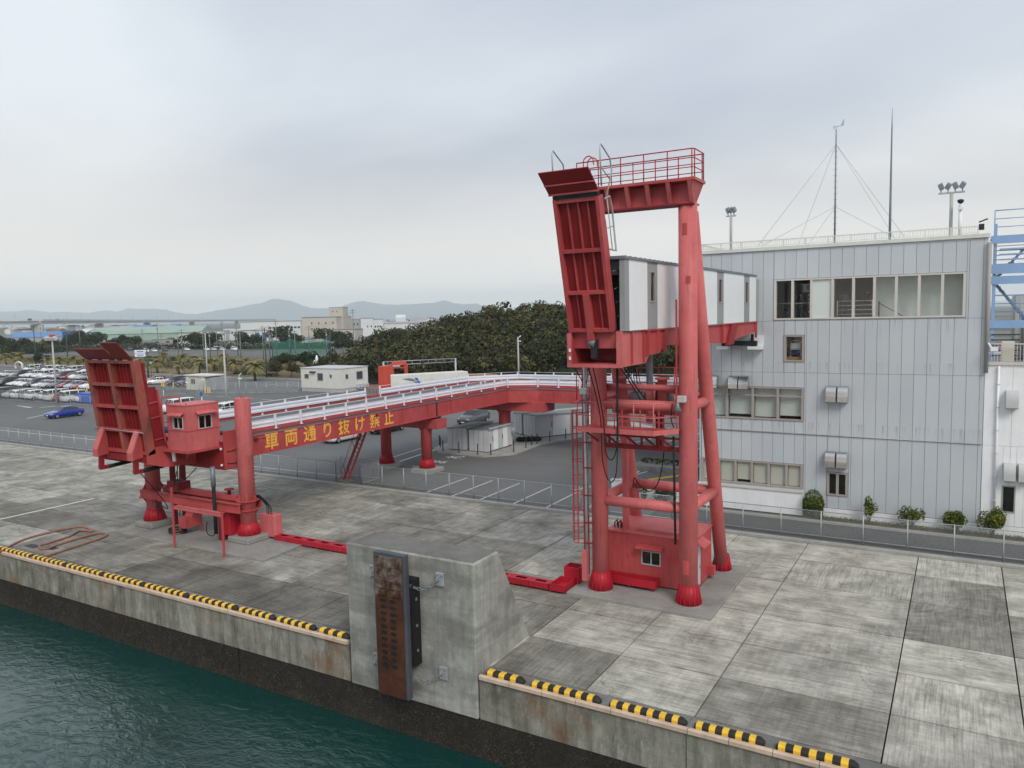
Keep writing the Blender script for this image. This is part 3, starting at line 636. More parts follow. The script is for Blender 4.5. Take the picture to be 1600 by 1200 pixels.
for xx in (-39.3,-35.0):
    b = MB(); b.lathe((xx,28.2,2.5),[(.10,0),(.10,.30),(.26,.32),(.26,.38)],14); b.build('rest_pad','red_deep',ramp)
for xx, yy in ((-40.45,28.6),(-34.75,28.95),(-40.45,29.3)):
    b = MB(); b.box(xx-.12,xx+.12,yy-.12,yy+.12,.1,4.2); b.build('guide_post','red_deep',ramp)
# barrier frame in front of the ramp
for xx, yy, zt_ in ((-36.56,25.72,3.3),(-32.66,25.78,2.40)):
    b = MB(); b.box(xx-.045,xx+.045,yy-.045,yy+.045,.0,zt_); b.build('barrier_post','red',ramp)
b = MB(); b.box(-36.51,-32.71,25.74,25.80,2.12,2.26); b.build('barrier_rail','red_faded',ramp)
b = MB(); b.box(-36.51,-32.71,25.76,26.02,2.275,2.30); b.build('barrier_shelf','red_faded',ramp)
b = MB(); b.px([(27.3,.5),(27.3,1.1),(27.7,1.1),(28.2,1.9),(28.4,1.9),(28.4,.5)],-38.3,-37.7); b.build('bracket_frame','red',ramp)
for xx,yy in ((-38.3,27.35),(-37.75,28.35)):
    b = MB(); b.box(xx,xx+.08,yy-.04,yy+.04,.1,.55); b.build('bracket_leg','red',ramp)
b = MB(); b.path([(-38.6+.5*math.cos(a),27.4+.45*math.sin(a),.16+.02*a) for a in [i*.5 for i in range(24)]],.05,6); b.build('coiled_cable','rubber',ramp)
# hydraulic cylinder
b = MB(); b.tube((-34.95,27.15,.6),(-34.95,27.15,3.2),.10,12); b.build('cylinder','rubber',ramp)
b = MB(); b.tube((-34.95,27.15,3.2),(-34.95,27.15,4.3),.13,12); b.build('cylinder_sleeve','dull_steel',ramp)
# panel cabinet behind the near column
b = MB(); b.box(-34.85,-34.35,27.6,28.9,.45,1.75); b.build('side_cabinet','red_fresh',ramp)
b = MB(); b.box(-35.2,-34.87,27.5,28.8,.12,1.75); b.build('cabinet_panel','red_deep',ramp)
b = MB(); b.box(-33.55,-32.35,28.95,29.5,.22,1.45); b.build('oil_tank','red_faded',ramp,bevel=.03)
for k in range(4):
    b = MB(); b.path(smoothpts([(-33.1+k*.13,29.1,1.45),(-33.0+k*.1,29.0,1.95),(-33.3,28.8,2.4+.05*k),(-33.8,28.9,2.3)]),.022,5); b.build('cable','rubber',ramp)
# platform girder between the columns and nose
b = MB(); b.box(-41.0,-34.85,27.9,28.0,3.98,5.55); b.box(-41.0,-34.85,28.0,29.7,3.98,4.05); b.box(-41.0,-34.85,28.0,29.7,5.45,5.55); b.build('platform_girder','red_deep',ramp)  # darker red carries the shade below the cabin floor
b = MB(); b.box(-34.85,-34.78,27.86,29.2,4.02,6.15); b.build('platform_side','red',ramp)
b = MB(); b.tube((-34.80,27.9,5.35),(-34.80,30.8,5.35),.02,6); b.build('cable','rubber',ramp)
b = MB(); b.path(smoothpts([(-34.76,28.0,5.0),(-34.74,28.5,5.02),(-34.74,28.8,5.15),(-34.74,29.2,5.12)]),.02,5); b.path(smoothpts([(-34.76,28.0,4.35),(-34.74,28.5,4.3),(-34.74,29.2,4.45)]),.02,5); b.build('cable','rubber',ramp)
b = MB(); b.px([(25.0,4.62),(25.0,5.2),(25.5,5.5),(27.9,5.5),(27.9,4.2),(26.0,4.3)],-41.45,-41.25); b.build('nose_web','red',ramp)
b = MB(); b.px([(25.0,4.62),(25.0,5.2),(25.5,5.5),(27.9,5.5),(27.9,4.2),(26.0,4.3)],-37.45,-37.25); b.build('nose_web','red',ramp)
b = MB(); b.px([(25.05,4.66),(25.05,5.0),(25.6,5.35),(27.9,5.35),(27.9,5.15),(25.75,4.75)],-41.25,-37.45); b.build('nose_box','red_deep',ramp)
for p in ((-35.05,27.88,5.15),(-35.05,27.88,4.25),(-38.9,27.88,4.3),(-38.3,27.88,4.4)):
    b = MB(); b.lathe((0,0,0),[(.07,0),(.07,.07)],8); b.v=[(p[0]+u,p[1]-w,p[2]+v) for u,v,w in b.v]; b.build('bolt','white',ramp)
# ---- raised flap
HY, HZ = 25.0, 5.10; TY, TZ = 24.42, 10.2
vv = Vector((0,TY-HY,TZ-HZ)); FL = vv.length; vv.normalize(); ww = Vector((0,vv.z,-vv.y))   # ww points inland
def F1(u,v,w, X0=-41.55): return tuple(Vector((X0+u,HY,HZ))+vv*v+ww*w)
def fbox(u0,u1,v0,v1,w0,w1,f=F1):
    b = MB(); b.add([f(u,v,w) for w in (w0,w1) for u,v in ((u0,v0),(u1,v0),(u1,v1),(u0,v1))], [(0,1,2,3),(7,6,5,4),(0,4,5,1),(1,5,6,2),(2,6,7,3),(3,7,4,0)]); return b
flap = fbox(.02,4.28,0.02,FL-.03,.40,.46).build('flap','red_bay_shade',ramp)
for u in (0,2.02,4.05): fbox(u,u+.25,0,FL,0,.42).build('stile','red_rust',flap)
RV = [.0,1.18,2.5,3.72,FL-.16]
for k, v in enumerate(RV):
    for u0,u1 in ((.25,2.02),(2.27,4.05)): fbox(u0,u1,v,v+.16,.02,.40).build('rail','red_rust' if k in (3,4) else 'red',flap)
for r in range(4):
    for u0,u1 in ((.25,2.02),(2.27,4.05)):
        for k in range(1,6):
            u = u0+(u1-u0)*k/6; fbox(u-.02,u+.02,RV[r]+.16,RV[r+1],.12,.40).build('stiffener','red_deep',flap)
b = MB(); b.path([F1(-.05,1.36,.0),F1(1.5,1.30,-.02),F1(4.2,1.24,-.02)],.02,5); b.path(smoothpts([F1(-.05,1.36,.0),F1(-.25,1.3,.05),F1(-.3,1.1,.1)]),.018,5); b.build('conduit','galv',flap)
# side guards
for u in (0.0,4.22):
    sg = MB(); sg.add([F1(uu,v,w) for uu in (u,u+.06) for v,w in ((.05,.47),(.05,1.15),(3.55,1.05),(3.62,.47))], [(0,1,2,3),(7,6,5,4),(0,4,5,1),(1,5,6,2),(2,6,7,3),(3,7,4,0)]); so_ = sg.build('side_guard','red_deep',flap)
    for v in (.7,1.9,2.7): fbox(u+.06,u+.12,v,v+.06,.48,1.08).build('stiffener','red',flap)
fbox(4.28,4.36,.3,3.4,1.04,1.14).build('guard_edge','red',flap)
fbox(4.20,4.30,3.6,4.9,.47,.62).build('guard_edge','red_deep',flap)
# lip plates hinged to the top edge, the right one folded higher
def lip(u0,u1,dy,dz,mt):
    p = Vector(F1(u0,FL+.04,.06)); q = Vector(F1(u1,FL+.04,.06)); d = Vector((0,dy,dz)); n_ = d.cross(Vector((1,0,0))).normalized()*.05
    b = MB(); P=[p,q,q+d,p+d]; b.add(P+[x_+n_ for x_ in P],[(0,1,2,3),(7,6,5,4),(0,4,5,1),(1,5,6,2),(2,6,7,3),(3,7,4,0)]); return b.build('lip_plate',mt,flap)
lip(.0,2.72,-.62,.58,'red_deep'); lip(2.78,4.22,-.85,.92,'red_deep')
for u in (.3,1.2,2.3,3.0,3.9):
    b = MB(); b.tube(F1(u,FL+.05,.03),F1(u+.35,FL+.05,.03),.045,8); b.build('hinge','dark',flap)
# arms
for u0 in (.25,3.36):
    f_ = lambda u,v,w: (w,u,v)
    pr = [(25.02,6.35),(24.90,6.42),(24.40,5.28),(24.43,4.88),(25.1,4.96)]
    b = MB(); b.px(pr,-41.55+u0,-41.55+u0+.06); b.px(pr,-41.55+u0+.30,-41.55+u0+.36); b.build('arm_side','red',flap)
    b = MB(); b.add([(x_,y_,z_) for x_ in (-41.55+u0-.04,-41.55+u0+.40) for y_,z_ in ((24.98,6.43),(24.88,6.44),(24.38,5.28),(24.40,4.86),(24.47,4.87),(24.46,5.27))], [(0,1,2,5),(5,2,3,4),(6,11,8,7),(11,10,9,8),(0,6,7,1),(1,7,8,2),(2,8,9,3),(3,9,10,4),(4,10,11,5),(5,11,6,0)]); b.build('arm_face','red_faded',flap)
    hk = [(24.62,4.88),(24.56,4.2),(24.62,4.10),(25.1,4.10),(25.1,4.30),(24.82,4.32),(24.86,4.9)]
    b = MB(); b.px(hk,-41.55+u0+.10,-41.55+u0+.28); b.build('hook','red_deep',flap)
    b = MB(); b.tube((-41.55+u0+.19,25.08,4.2),(-41.55+u0+.19,26.7,4.28),.11,10); b.build('ram','rubber',flap)
# hand rail loops beside the flap
b = MB(); b.path(smoothpts([(-37.05,25.9,5.6),(-37.05,25.8,7.9),(-37.0,25.95,8.15),(-36.95,26.6,8.1),(-36.95,26.85,7.85),(-36.95,26.95,5.6)],5),.04,8); b.tube((-37.05,25.85,6.8),(-36.95,26.92,6.8),.03,6); b.build('hand_rail','red',ramp)
b = MB(); b.path(smoothpts([(-36.95,26.3,4.6),(-36.95,26.25,5.4),(-36.98,26.2,6.2)],4),.10,10); b.build('lamp_post','white',ramp)
b = MB(); b.lathe((-36.98,26.0,6.2),[(.05,0),(.16,.03),(.16,.28),(.10,.36)],12); b.build('lamp','navy',ramp)
# ---- control cabin on the platform
CX0,CX1,CY0,CY1,CZ0,CZ1 = -36.9,-35.25,25.95,28.0,5.32,7.72
cab = MB()
def wall_with_hole(b, axis, pos, a0,a1,z0,z1, h, th=.04):
    ha0,ha1,hz0,hz1 = h
    for (p,q,r,s_) in ((a0,ha0,z0,z1),(ha1,a1,z0,z1),(ha0,ha1,z0,hz0),(ha0,ha1,hz1,z1)):
        if axis=='y': b.box(p,q,pos,pos+th,r,s_)
        else: b.box(pos-th,pos,p,q,r,s_)
wall_with_hole(cab,'y',CY0,CX0,CX1,CZ0,CZ1,(-36.38,-35.55,6.48,7.12))
wall_with_hole(cab,'x',CX1,CY0+.04,CY1,CZ0,CZ1,(26.66,27.52,6.42,7.14))
cab.box(CX0,CX0+.04,CY0+.04,CY1,CZ0,CZ1); cab.box(CX0+.04,CX1-.04,CY1-.04,CY1,CZ0,CZ1); cab.box(CX0+.04,CX1-.04,CY0+.04,CY1-.04,CZ0,CZ0+.05)
cab = cab.build('cabin','red_faded',ramp)
b = MB(); b.box(CX0-.03,CX1+.03,CY0-.03,CY1+.03,CZ1,CZ1+.06); b.build('cabin_roof','red_faded',cab)
b = MB(); b.box(CX0,CX1+.012,CY0-.014,CY0-.002,6.34,6.39); b.box(CX1+.002,CX1+.014,CY0-.012,CY1+.1,6.34,6.39); b.build('band','red',cab)
b = MB(); b.add([(-36.48,CY0-.02,7.32),(-35.45,CY0-.02,7.32),(-35.38,CY0-.30,7.20),(-36.55,CY0-.30,7.20),(-36.48,CY0-.02,7.36),(-35.45,CY0-.02,7.36),(-35.38,CY0-.30,7.24),(-36.55,CY0-.30,7.24)],[(0,1,2,3),(7,6,5,4),(0,4,5,1),(1,5,6,2),(2,6,7,3),(3,7,4,0)]); b.build('awning','red_faded',cab)
b = MB(); b.add([(CX1+.02,26.5,7.36),(CX1+.02,27.68,7.36),(CX1+.30,27.75,7.24),(CX1+.30,26.42,7.24),(CX1+.02,26.5,7.40),(CX1+.02,27.68,7.40),(CX1+.30,27.75,7.28),(CX1+.30,26.42,7.28)],[(0,1,2,3),(7,6,5,4),(0,4,5,1),(1,5,6,2),(2,6,7,3),(3,7,4,0)]); b.build('awning','red_faded',cab)
def win_y(y,x0,x1,z0,z1,parent,fr='alum',gl='glass_dark',t_=.035,n=2,fn='window_frame',pn='pane',dep=.08):
    b = MB(); b.box(x0,x1,y-.03,y+dep,z0,z0+t_); b.box(x0,x1,y-.03,y+dep,z1-t_,z1); b.box(x0,x0+t_,y-.03,y+dep,z0+t_,z1-t_); b.box(x1-t_,x1,y-.03,y+dep,z0+t_,z1-t_)
    for k in range(1,n): xm=x0+(x1-x0)*k/n; b.box(xm-t_*.5,xm+t_*.5,y-.02,y+dep,z0+t_,z1-t_)
    b.build(fn,fr,parent)
    for k in range(n):
        p0=x0+(x1-x0)*k/n; p1=x0+(x1-x0)*(k+1)/n; q=MB(); q.box(p0+t_*.5,p1-t_*.5,y+dep*.45,y+dep*.55,z0+t_*.8,z1-t_*.8); q.build(pn,gl,parent)
def win_x(x,y0,y1,z0,z1,parent,fr='alum',gl='glass_dark',t_=.035,n=2,dep=.08):
    b = MB(); b.box(x-dep,x+.03,y0,y1,z0,z0+t_); b.box(x-dep,x+.03,y0,y1,z1-t_,z1); b.box(x-dep,x+.03,y0,y0+t_,z0+t_,z1-t_); b.box(x-dep,x+.03,y1-t_,y1,z0+t_,z1-t_)
    for k in range(1,n): ym=y0+(y1-y0)*k/n; b.box(x-dep,x+.02,ym-t_*.5,ym+t_*.5,z0+t_,z1-t_)
    b.build('window_frame',fr,parent)
    for k in range(n):
        p0=y0+(y1-y0)*k/n; p1=y0+(y1-y0)*(k+1)/n; q=MB(); q.box(x-dep*.55,x-dep*.45,p0+t_*.5,p1-t_*.5,z0+t_*.8,z1-t_*.8); q.build('pane',gl,parent)
win_y(CY0,-36.38,-35.55,6.48,7.12,cab); win_x(CX1,26.66,27.52,6.42,7.14,cab)
b = MB(); b.box(CX0-.3,CX1+.15,CY0-.12,CY1+.6,CZ0-.12,CZ0-.002); b.build('cabin_floor','red',ramp)
b = MB(); b.bar((-35.5,26.1,5.15),(-38.2,27.86,4.25),.14,.16); b.build('cabin_brace','red',ramp)
for p in ((-36.85,26.0),(-35.3,26.0),(-36.85,27.95),(-35.3,27.95)):
    b = MB(); b.path(arc((0,0),.06,0,math.pi,5,lambda u,v:(p[0]+u,p[1],CZ1+.06+v*1.6)),.015,5); b.build('lifting_eye','red',cab)
# cables under the platform
for pts in ([(-37.9,24.9,4.1),(-38.2,26.4,2.2),(-39.2,27.2,1.5),(-40.4,27.3,1.9)],[(-36.9,27.6,4.0),(-37.8,27.5,3.3),(-38.8,27.6,3.1)],[(-38.7,27.7,4.1),(-38.7,27.6,2.0),(-38.9,27.4,.3)],[(-38.5,27.7,4.1),(-38.5,27.6,2.2),(-38.4,27.4,.3)],[(-38.6,27.7,4.1),(-39.1,27.7,2.7)],[(-34.5,28.9,3.9),(-34.2,28.7,3.3),(-34.3,28.5,2.7),(-34.0,28.4,2.4)],[(-35.6,27.1,1.2),(-35.5,27.0,.6),(-35.2,27.2,.5),(-35.1,27.3,1.6),(-35.15,27.4,2.2)],[(-40.9,27.9,2.0),(-40.6,27.5,1.3),(-40.3,27.5,1.6),(-40.6,27.6,.8)]):
    b = MB(); b.path(smoothpts(pts),.025,5); b.build('cable','rubber',ramp)

# ================================================================== elevated steel road bridge
DZ = 5.74
INN = [(-35.2,29.9),(-35.2,50.2),(-35.15,54.5),(-34.95,58.6),(-32.4,59.6),(-16,59.6),(0,59.6)]
OUT = [(-41.2,29.9),(-41.2,51.0),(-41.15,56.0),(-40.9,61.2),(-37.6,65.0),(-16,65.6),(0,65.6)]
br = thing('road_bridge', (-38.2,48.2,0), 'red elevated steel road bridge with white guard rails behind the quay fence', 'bridge')
ds = MB(); n=len(INN)
for i in range(n-1):
    a,b_,c,d = INN[i],INN[i+1],OUT[i+1],OUT[i]
    ds.add([(p[0],p[1],z) for z in (DZ-.12,DZ) for p in (a,b_,c,d)], [(3,2,1,0),(4,5,6,7),(0,1,5,4),(1,2,6,5),(2,3,7,6),(3,0,4,7)])
ds.build('deck','asphalt',br)
def girder(path, off, nm):
    for i in range(len(path)-1):
        p, q = Vector((*path[i],0)), Vector((*path[i+1],0)); d=(q-p).normalized(); nn=Vector((d.y,-d.x,0))*off
        zb0 = 4.45; 
        cuts=[(0,(q-p).length)]
        b = MB(); L_=(q-p).length
        for (z0,z1,w) in ((zb0,DZ-.14,.05),(DZ-.18,DZ-.125,.14),(zb0-.05,zb0,.30)):
            c_=(p+q)/2+nn; b.obox((c_.x,c_.y,(z0+z1)/2), d*(L_/2), Vector((-d.y,d.x,0))*(w/2), Vector((0,0,(z1-z0)/2)))
        o=b.build('girder','red',br)
        b = MB(); c_=(p+q)/2+nn; b.obox((c_.x,c_.y,DZ+.10), d*(L_/2), Vector((-d.y,d.x,0))*.03, Vector((0,0,.10))); b.build('kerb_plate','red',br)
        k=0
        while (k+.5)*3.1 < L_:
            c2=p+d*((k+.5)*3.1)+nn+Vector((d.y,-d.x,0))*(.04 if off>=0 else -.04); s2=MB(); s2.obox((c2.x,c2.y,(zb0+DZ-.2)/2), d*.012, Vector((-d.y,d.x,0))*.03, Vector((0,0,(DZ-.2-zb0)/2)))
            s2.build('web_stiffener','red',o); k+=1
        cb=MB(); c_=(p+q)/2+nn*1.0+Vector((d.y,-d.x,0))*(.06 if off>=0 else -.06); cb.tube(Vector((c_.x,c_.y,DZ-.20))-d*(L_/2),Vector((c_.x,c_.y,DZ-.20))+d*(L_/2),.025,5); cb.build('conduit','dull_steel',br)
girder(INN, 0.0, 'inner'); girder(OUT, 0.0, 'outer')
def guardrail(path, inward, sp, z0=DZ):
    for i in range(len(path)-1):
        p, q = Vector((*path[i],0)), Vector((*path[i+1],0)); d=(q-p).normalized(); L_=(q-p).length; nn=Vector((-d.y,d.x,0))*inward
        m=max(1,round(L_/sp))
        for k in range(m+ (1 if i==len(path)-2 else 0)):
            c=p+d*(L_*k/m); b=MB(); b.obox((c.x,c.y,z0+.44),d*.055,nn.normalized()*.055,Vector((0,0,.44))); b.obox((c.x,c.y,z0+.012),d*.12,nn.normalized()*.10,Vector((0,0,.012))); b.build('rail_post','white_rail',br)
        # W profile beam, both sides of post
        for s_ in (1,):
            prof=[(.07,.18),(.10,.22),(.10,.33),(.065,.38),(.065,.44),(.10,.49),(.10,.60),(.07,.64)]
            vs_=[];
            for e0 in (p,q):
                for (o_,h_) in prof: c=e0+nn.normalized()*(o_*s_); vs_.append((c.x,c.y,z0+h_))
            b=MB(); b.add(vs_,[(k,k+1,8+k+1,8+k) for k in range(7)],False); gb=b.build('guard_beam','white_rail',br,fix=False)
            md=gb.modifiers.new('thick','SOLIDIFY'); md.thickness=.012
        b=MB(); b.tube(p+Vector((0,0,z0+.86)),q+Vector((0,0,z0+.86)),.018,6); b.build('top_rail','white_rail',br)
guardrail(INN,1,1.98); guardrail(OUT[:2]+[(-41.2,47.2)] if False else [(-41.2,29.9),(-41.2,46.8)],-1,2.0); guardrail([(-41.2,48.6)]+OUT[1:],-1,2.0)
# piers
for cx,cy in ((-40.5,48.3),(-36.2,48.05)):
    b=MB(); b.box(cx-.95,cx+.95,cy-.95,cy+.95,-.02,.32); b.build('pier_footing','kerb',br,bevel=.03)
    b=MB(); b.lathe((cx,cy,0),[(.44,.32),(.44,3.25),(.58,3.5)],24); b.build('pier_column','red',br)
    flare('pier_foot',(cx,cy),.44,.66,.32,1.05,br,12)
b=MB(); b.box(-41.4,-34.75,47.55,48.85,3.5,4.25); b.build('pier_cap','red',br,bevel=.02)
for xx in (-40.9,-35.4):
    b=MB(); b.box(xx-.35,xx+.35,47.9,48.5,4.25,4.42); b.build('bearing','dark',br)
b=MB(); b.box(-35.26,-35.14,48.06,48.2,4.4,5.6); b.build('expansion_joint','dark',br)
b=MB(); b.lathe((-36.3,60.2,0),[(.55,0),(.55,3.2),(.75,3.5)],24); b.build('pier_column','red',br)
b=MB(); b.px([(59.2,3.55),(59.2,4.4),(61.2,4.4),(61.2,3.55)],-41.2,-31.6); b.build('pier_cap','red',br,bevel=.02)
b=MB(); b.lathe((-18,62.5,0),[(.55,0),(.55,4.4)],20); b.build('pier_column','red',br)
b=MB(); b.box(-19,-17,59.3,65.8,3.6,4.4); b.build('pier_cap','red',br)
# lettering on the girder: eight characters in yellow
for k, ch in enumerate('車両通り抜け禁止'):
    flattext(ch,'lettering','sign_yellow',1.10,(-35.165,31.55+k*1.545,4.98),basis((0,1,0),(0,0,1)),br,.003,.026)
b=MB(); b.box(-35.16,-35.08,30.25,30.5,5.2,5.4); b.build('junction_box','red_deep',br)
b=MB(); b.box(-35.16,-35.08,40.9,41.15,5.3,5.5); b.build('junction_box','red_deep',br)
# stair ladder up to the bridge
lad=thing('access_ladder',(-39.6,42.8,0),'steep red steel ladder leaning up to the bridge from the quay fence','ladder')
A0,A1=Vector((-39.75,42.6,.06)),Vector((-38.2,43.6,4.6)); sd_=Vector((.45,-.15,0)).normalized()*.32
for s_ in (-1,1):
    b=MB(); b.bar(A0+sd_*s_,A1+sd_*s_,.06,.16); b.build('stringer','red',lad)
    b=MB(); b.path([A0+sd_*s_+Vector((-.1,0,.9)),A1+sd_*s_+Vector((-.35,0,.55))],.02,6); b.tube(A0.lerp(A1,.08)+sd_*s_,A0.lerp(A1,.08)+sd_*s_+Vector((-.15,0,.75)),.02,6); b.tube(A0.lerp(A1,.5)+sd_*s_,A0.lerp(A1,.5)+sd_*s_+Vector((-.25,0,.7)),.02,6); b.build('hand_rail','red_deep',lad)
for k in range(1,15):
    c=A0.lerp(A1,k/15); b=MB(); b.bar(c-sd_,c+sd_,.18,.03); b.build('tread','red',lad)
b=MB(); b.box(-40.3,-39.2,42.2,43.0,-.01,.07); b.build('footing','pad_concrete',lad)
# ================================================================== passenger boarding tower
PZ = .15
b = MB(); b.pz([(-14.55,28.95),(-8.25,28.95),(-8.35,35.7),(-14.55,35.7)],-.03,PZ); tag(b.build('concrete_pad','pad_concrete',bevel=.02),'raised concrete pad under the tall red boarding tower','concrete pad')
tw = thing('boarding_tower',(-11.4,31.5,PZ),'tall red tubular boarding tower with railed top platform beside the terminal','tower')
FLc,FRc,BLc,BRc = (-13.38,30.0),(-9.48,30.05),(-13.35,34.8),(-9.40,34.8)
TOPZ=16.35
def legpt(c,z): return Vector((c[0],c[1],z)) if c in (FLc,FRc) else Vector((c[0]+(0.0),c[1]-4.65*(z-PZ)/16.0,z))
for c,r in ((FLc,.355),(FRc,.375)):
    b=MB(); b.lathe((c[0],c[1],0),[(r,PZ),(r,9.0),(r*.985,TOPZ)],30); b.build('column','red_faded',tw); flare('column_foot',c,r,.55,PZ,.98,tw,16)
for c in (BLc,BRc):
    b=MB(); b.path([legpt(c,z) for z in (PZ,5,10,16.0)],.295,24); b.build('raking_leg','red_faded',tw); flare('leg_foot',c,.31,.46,PZ,.90,tw,14)
b=MB(); b.box(-9.86,-9.80,29.62,29.70,8.6,12.6); b.build('conduit','red',tw)
for z in (4.10,8.28):
    pairs=[(FLc,FRc),(FRc,BRc),(FLc,BLc),(BLc,BRc)]
    for a,c in pairs:
        b=MB(); b.tube(legpt(a,z),legpt(c,z),.225 if z<5 else .215,20); b.build('brace','red_faded',tw)
# box beam on top with raked ribs and a platform
X0,X1=-14.0,-9.06
b=MB(); b.prism([(29.80,17.12),(30.32,17.12),(30.32,TOPZ-.02),(29.74,TOPZ-.02)],-13.72,-9.30,lambda u,v,w:(w,u,v)); b.build('top_beam','red',tw)
b=MB(); b.box(X0,X1+.08,29.30,30.75,17.125,17.24); b.build('top_platform','red',tw)
b=MB(); b.box(-13.72,-9.14,29.62,30.45,TOPZ-.08,TOPZ-.022); b.build('bottom_flange','red_deep',tw)
for k in range(6):
    xx=-13.5+k*.86; b=MB(); b.px([(29.31,17.12),(29.66,TOPZ-.02),(29.80,TOPZ-.02),(29.80,17.12)],xx-.03,xx+.03); b.px([(29.31,17.118),(29.66,TOPZ-.018),(29.69,TOPZ-.018),(29.34,17.118)],xx-.08,xx+.08); b.build('beam_rib','red_faded',tw)
b=MB(); b.add([(-9.06,29.32,17.12),(-9.06,30.74,17.12),(-9.26,30.4,TOPZ-.02),(-9.26,29.66,TOPZ-.02),(-9.12,29.32,17.12),(-9.12,30.74,17.12),(-9.32,30.4,TOPZ-.02),(-9.32,29.66,TOPZ-.02)],[(0,1,2,3),(7,6,5,4),(0,4,5,1),(1,5,6,2),(2,6,7,3),(3,7,4,0)]); b.build('end_plate','red',tw)
# railing of the top platform
def railing(path, z0, h, parent, mt, r=.024, sp=.95, mids=(.35,.68), nm='railing'):
    pts=[Vector((*p,z0)) if len(p)==2 else Vector(p) for p in path]
    b=MB(); b.path([p+Vector((0,0,h)) for p in pts],r,7)
    ro=b.build(nm,mt,parent)
    for m in mids:
        b=MB(); b.path([p+Vector((0,0,h*m)) for p in pts],r*.8,6); b.build('mid_rail',mt,ro)
    for i in range(len(pts)-1):
        n=max(1,round((pts[i+1]-pts[i]).length/sp))
        for k in range(n+(1 if i==len(pts)-2 else 0)):
            c=pts[i].lerp(pts[i+1],k/n); b=MB(); b.tube(c,c+Vector((0,0,h)),r,6); b.build('baluster',mt,ro)
    return ro
railing([(-13.95,29.36),(-9.10,29.36),(-9.02,29.44),(-9.02,30.62),(-9.10,30.70),(-13.95,30.70)],17.24,1.06,tw,'red_fresh')
b=MB(); b.path([( -14.2+.42*math.cos(a),30.0+.42*math.sin(a),17.95) for a in [i*math.pi/8 for i in range(16)]],.03,6,closed=True); b.build('cage_hoop','red',tw)
for a in (2.2,3.1,4.0):
    b=MB(); b.tube((-14.2+.42*math.cos(a),30+.42*math.sin(a),17.0),(-14.2+.42*math.cos(a),30+.42*math.sin(a),17.95),.022,6); b.build('cage_bar','red',tw)
for yy in (29.8,30.2):
    b=MB(); b.path(smoothpts([(-13.85,yy,17.0),(-13.85,yy,18.3),(-13.78,yy,18.55),(-13.6,yy,18.62),(-13.42,yy,18.5),(-13.38,yy,18.25)],5),.026,6); b.build('ladder_head','red',tw)
# caged ladder on the left of the column
for yy in (29.78,30.22):
    b=MB(); b.box(-14.06,-14.0,yy-.02,yy+.02,.6,17.1); b.build('ladder_stile','red',tw)
for k in range(36):
    zz=.8+k*.3
    b=MB(); b.tube((-14.03,29.78,zz),(-14.03,30.22,zz),.014,5); b.build('ladder_rung','red',tw)
for k in range(9):
    zz=2.15+k*.72
    b=MB(); b.path([(-14.03,29.76,zz)]+[(-14.33+.30*math.cos(a),30+.34*math.sin(a),zz) for a in [math.pi*(1.5-i/8) for i in range(9)]]+[(-14.03,30.24,zz)],.022,6); b.build('cage_hoop','red',tw)
for a in (1.55,1.25,1.0,.75,.45):
    aa=math.pi*a
    b=MB(); b.box(-14.33+.30*math.cos(aa)-.02,-14.33+.30*math.cos(aa)+.02,30+.34*math.sin(aa)-.02,30+.34*math.sin(aa)+.02,2.15,7.95); b.build('cage_bar','red',tw)
b=MB(); b.tube((-13.86,29.62,.9),(-13.86,29.62,10.2),.055,10); b.build('riser_pipe','galv',tw)
b=MB(); b.tube((-13.82,29.78,3.4),(-13.82,29.78,10.2),.035,8); b.build('riser_pipe','galv',tw)
b=MB(); b.box(-14.05,-13.82,29.50,29.72,.55,1.9); b.build('riser_box','red_faded',tw)
for zz in (2.2,3.1,4.3,5.5,6.6):
    b=MB(); b.box(-13.95,-13.60,29.56,29.66,zz,zz+.06); b.build('pipe_clamp','red_deep',tw)
# working platform
wp=MB(); wp.pz([(-13.72,28.55),(-10.42,28.55),(-9.72,29.55),(-9.72,29.75),(-13.72,29.75)],7.36,7.40); wp=wp.build('working_platform','red',tw)
b=MB(); b.box(-13.72,-10.42,28.52,28.56,7.26,7.46); b.bar((-10.42,28.54,7.36),(-9.72,29.55,7.36),.04,.20); b.build('toe_board','red_faded',wp)
railing([(-13.72,29.7,7.4),(-13.72,28.6,7.4),(-10.42,28.6,7.4),(-9.78,29.5,7.4)],7.4,1.10,tw,'red_faded',r=.026,sp=.85,mids=(.5,))
hb=MB(); hb.box(-13.1,-9.8,29.92,30.08,6.42,6.62); hb.build('truss_chord','red_deep',tw)
hb=MB(); hb.box(-13.1,-9.8,29.97,30.03,6.92,7.0); hb.build('truss_chord','red_deep',tw)
for xx in (-12.9,-11.45,-10.75):
    b=MB(); b.box(xx-.04,xx+.04,29.96,30.04,6.62,7.36); b.build('truss_post','red_deep',tw)
for xx in (-13.55,-12.75,-11.9,-11.1,-10.4):
    b=MB(); b.bar((xx,28.75,7.34),(xx+.35,29.92,6.55),.07,.07); b.build('truss_brace','red_deep',tw)
b=MB(); b.box(-11.35,-11.05,31.4,31.7,6.35,9.1); b.build('guide_post','red_deep',tw)
for xx in (-12.55,-10.75):
    b=MB(); b.lathe((xx,30.6,8.3),[(.20,0),(.20,1.0),(.30,1.02),(.30,1.10)],16); b.build('rest_post','red_faded',tw)
    b=MB(); b.tube((xx,30.6,8.9),(xx+(-.8 if xx<-12 else 1.2),30.3,8.9),.14,12); b.build('rest_brace','red_faded',tw)
railing([(-13.0,33.5,8.5),(-12.2,34.2,8.5),(-9.9,34.2,8.5)],8.5,1.05,tw,'red',r=.026,sp=.7,mids=(.33,.66))
b=MB(); b.box(-13.0,-9.8,33.2,34.25,8.40,8.46); b.build('rear_landing','red_faded',tw)
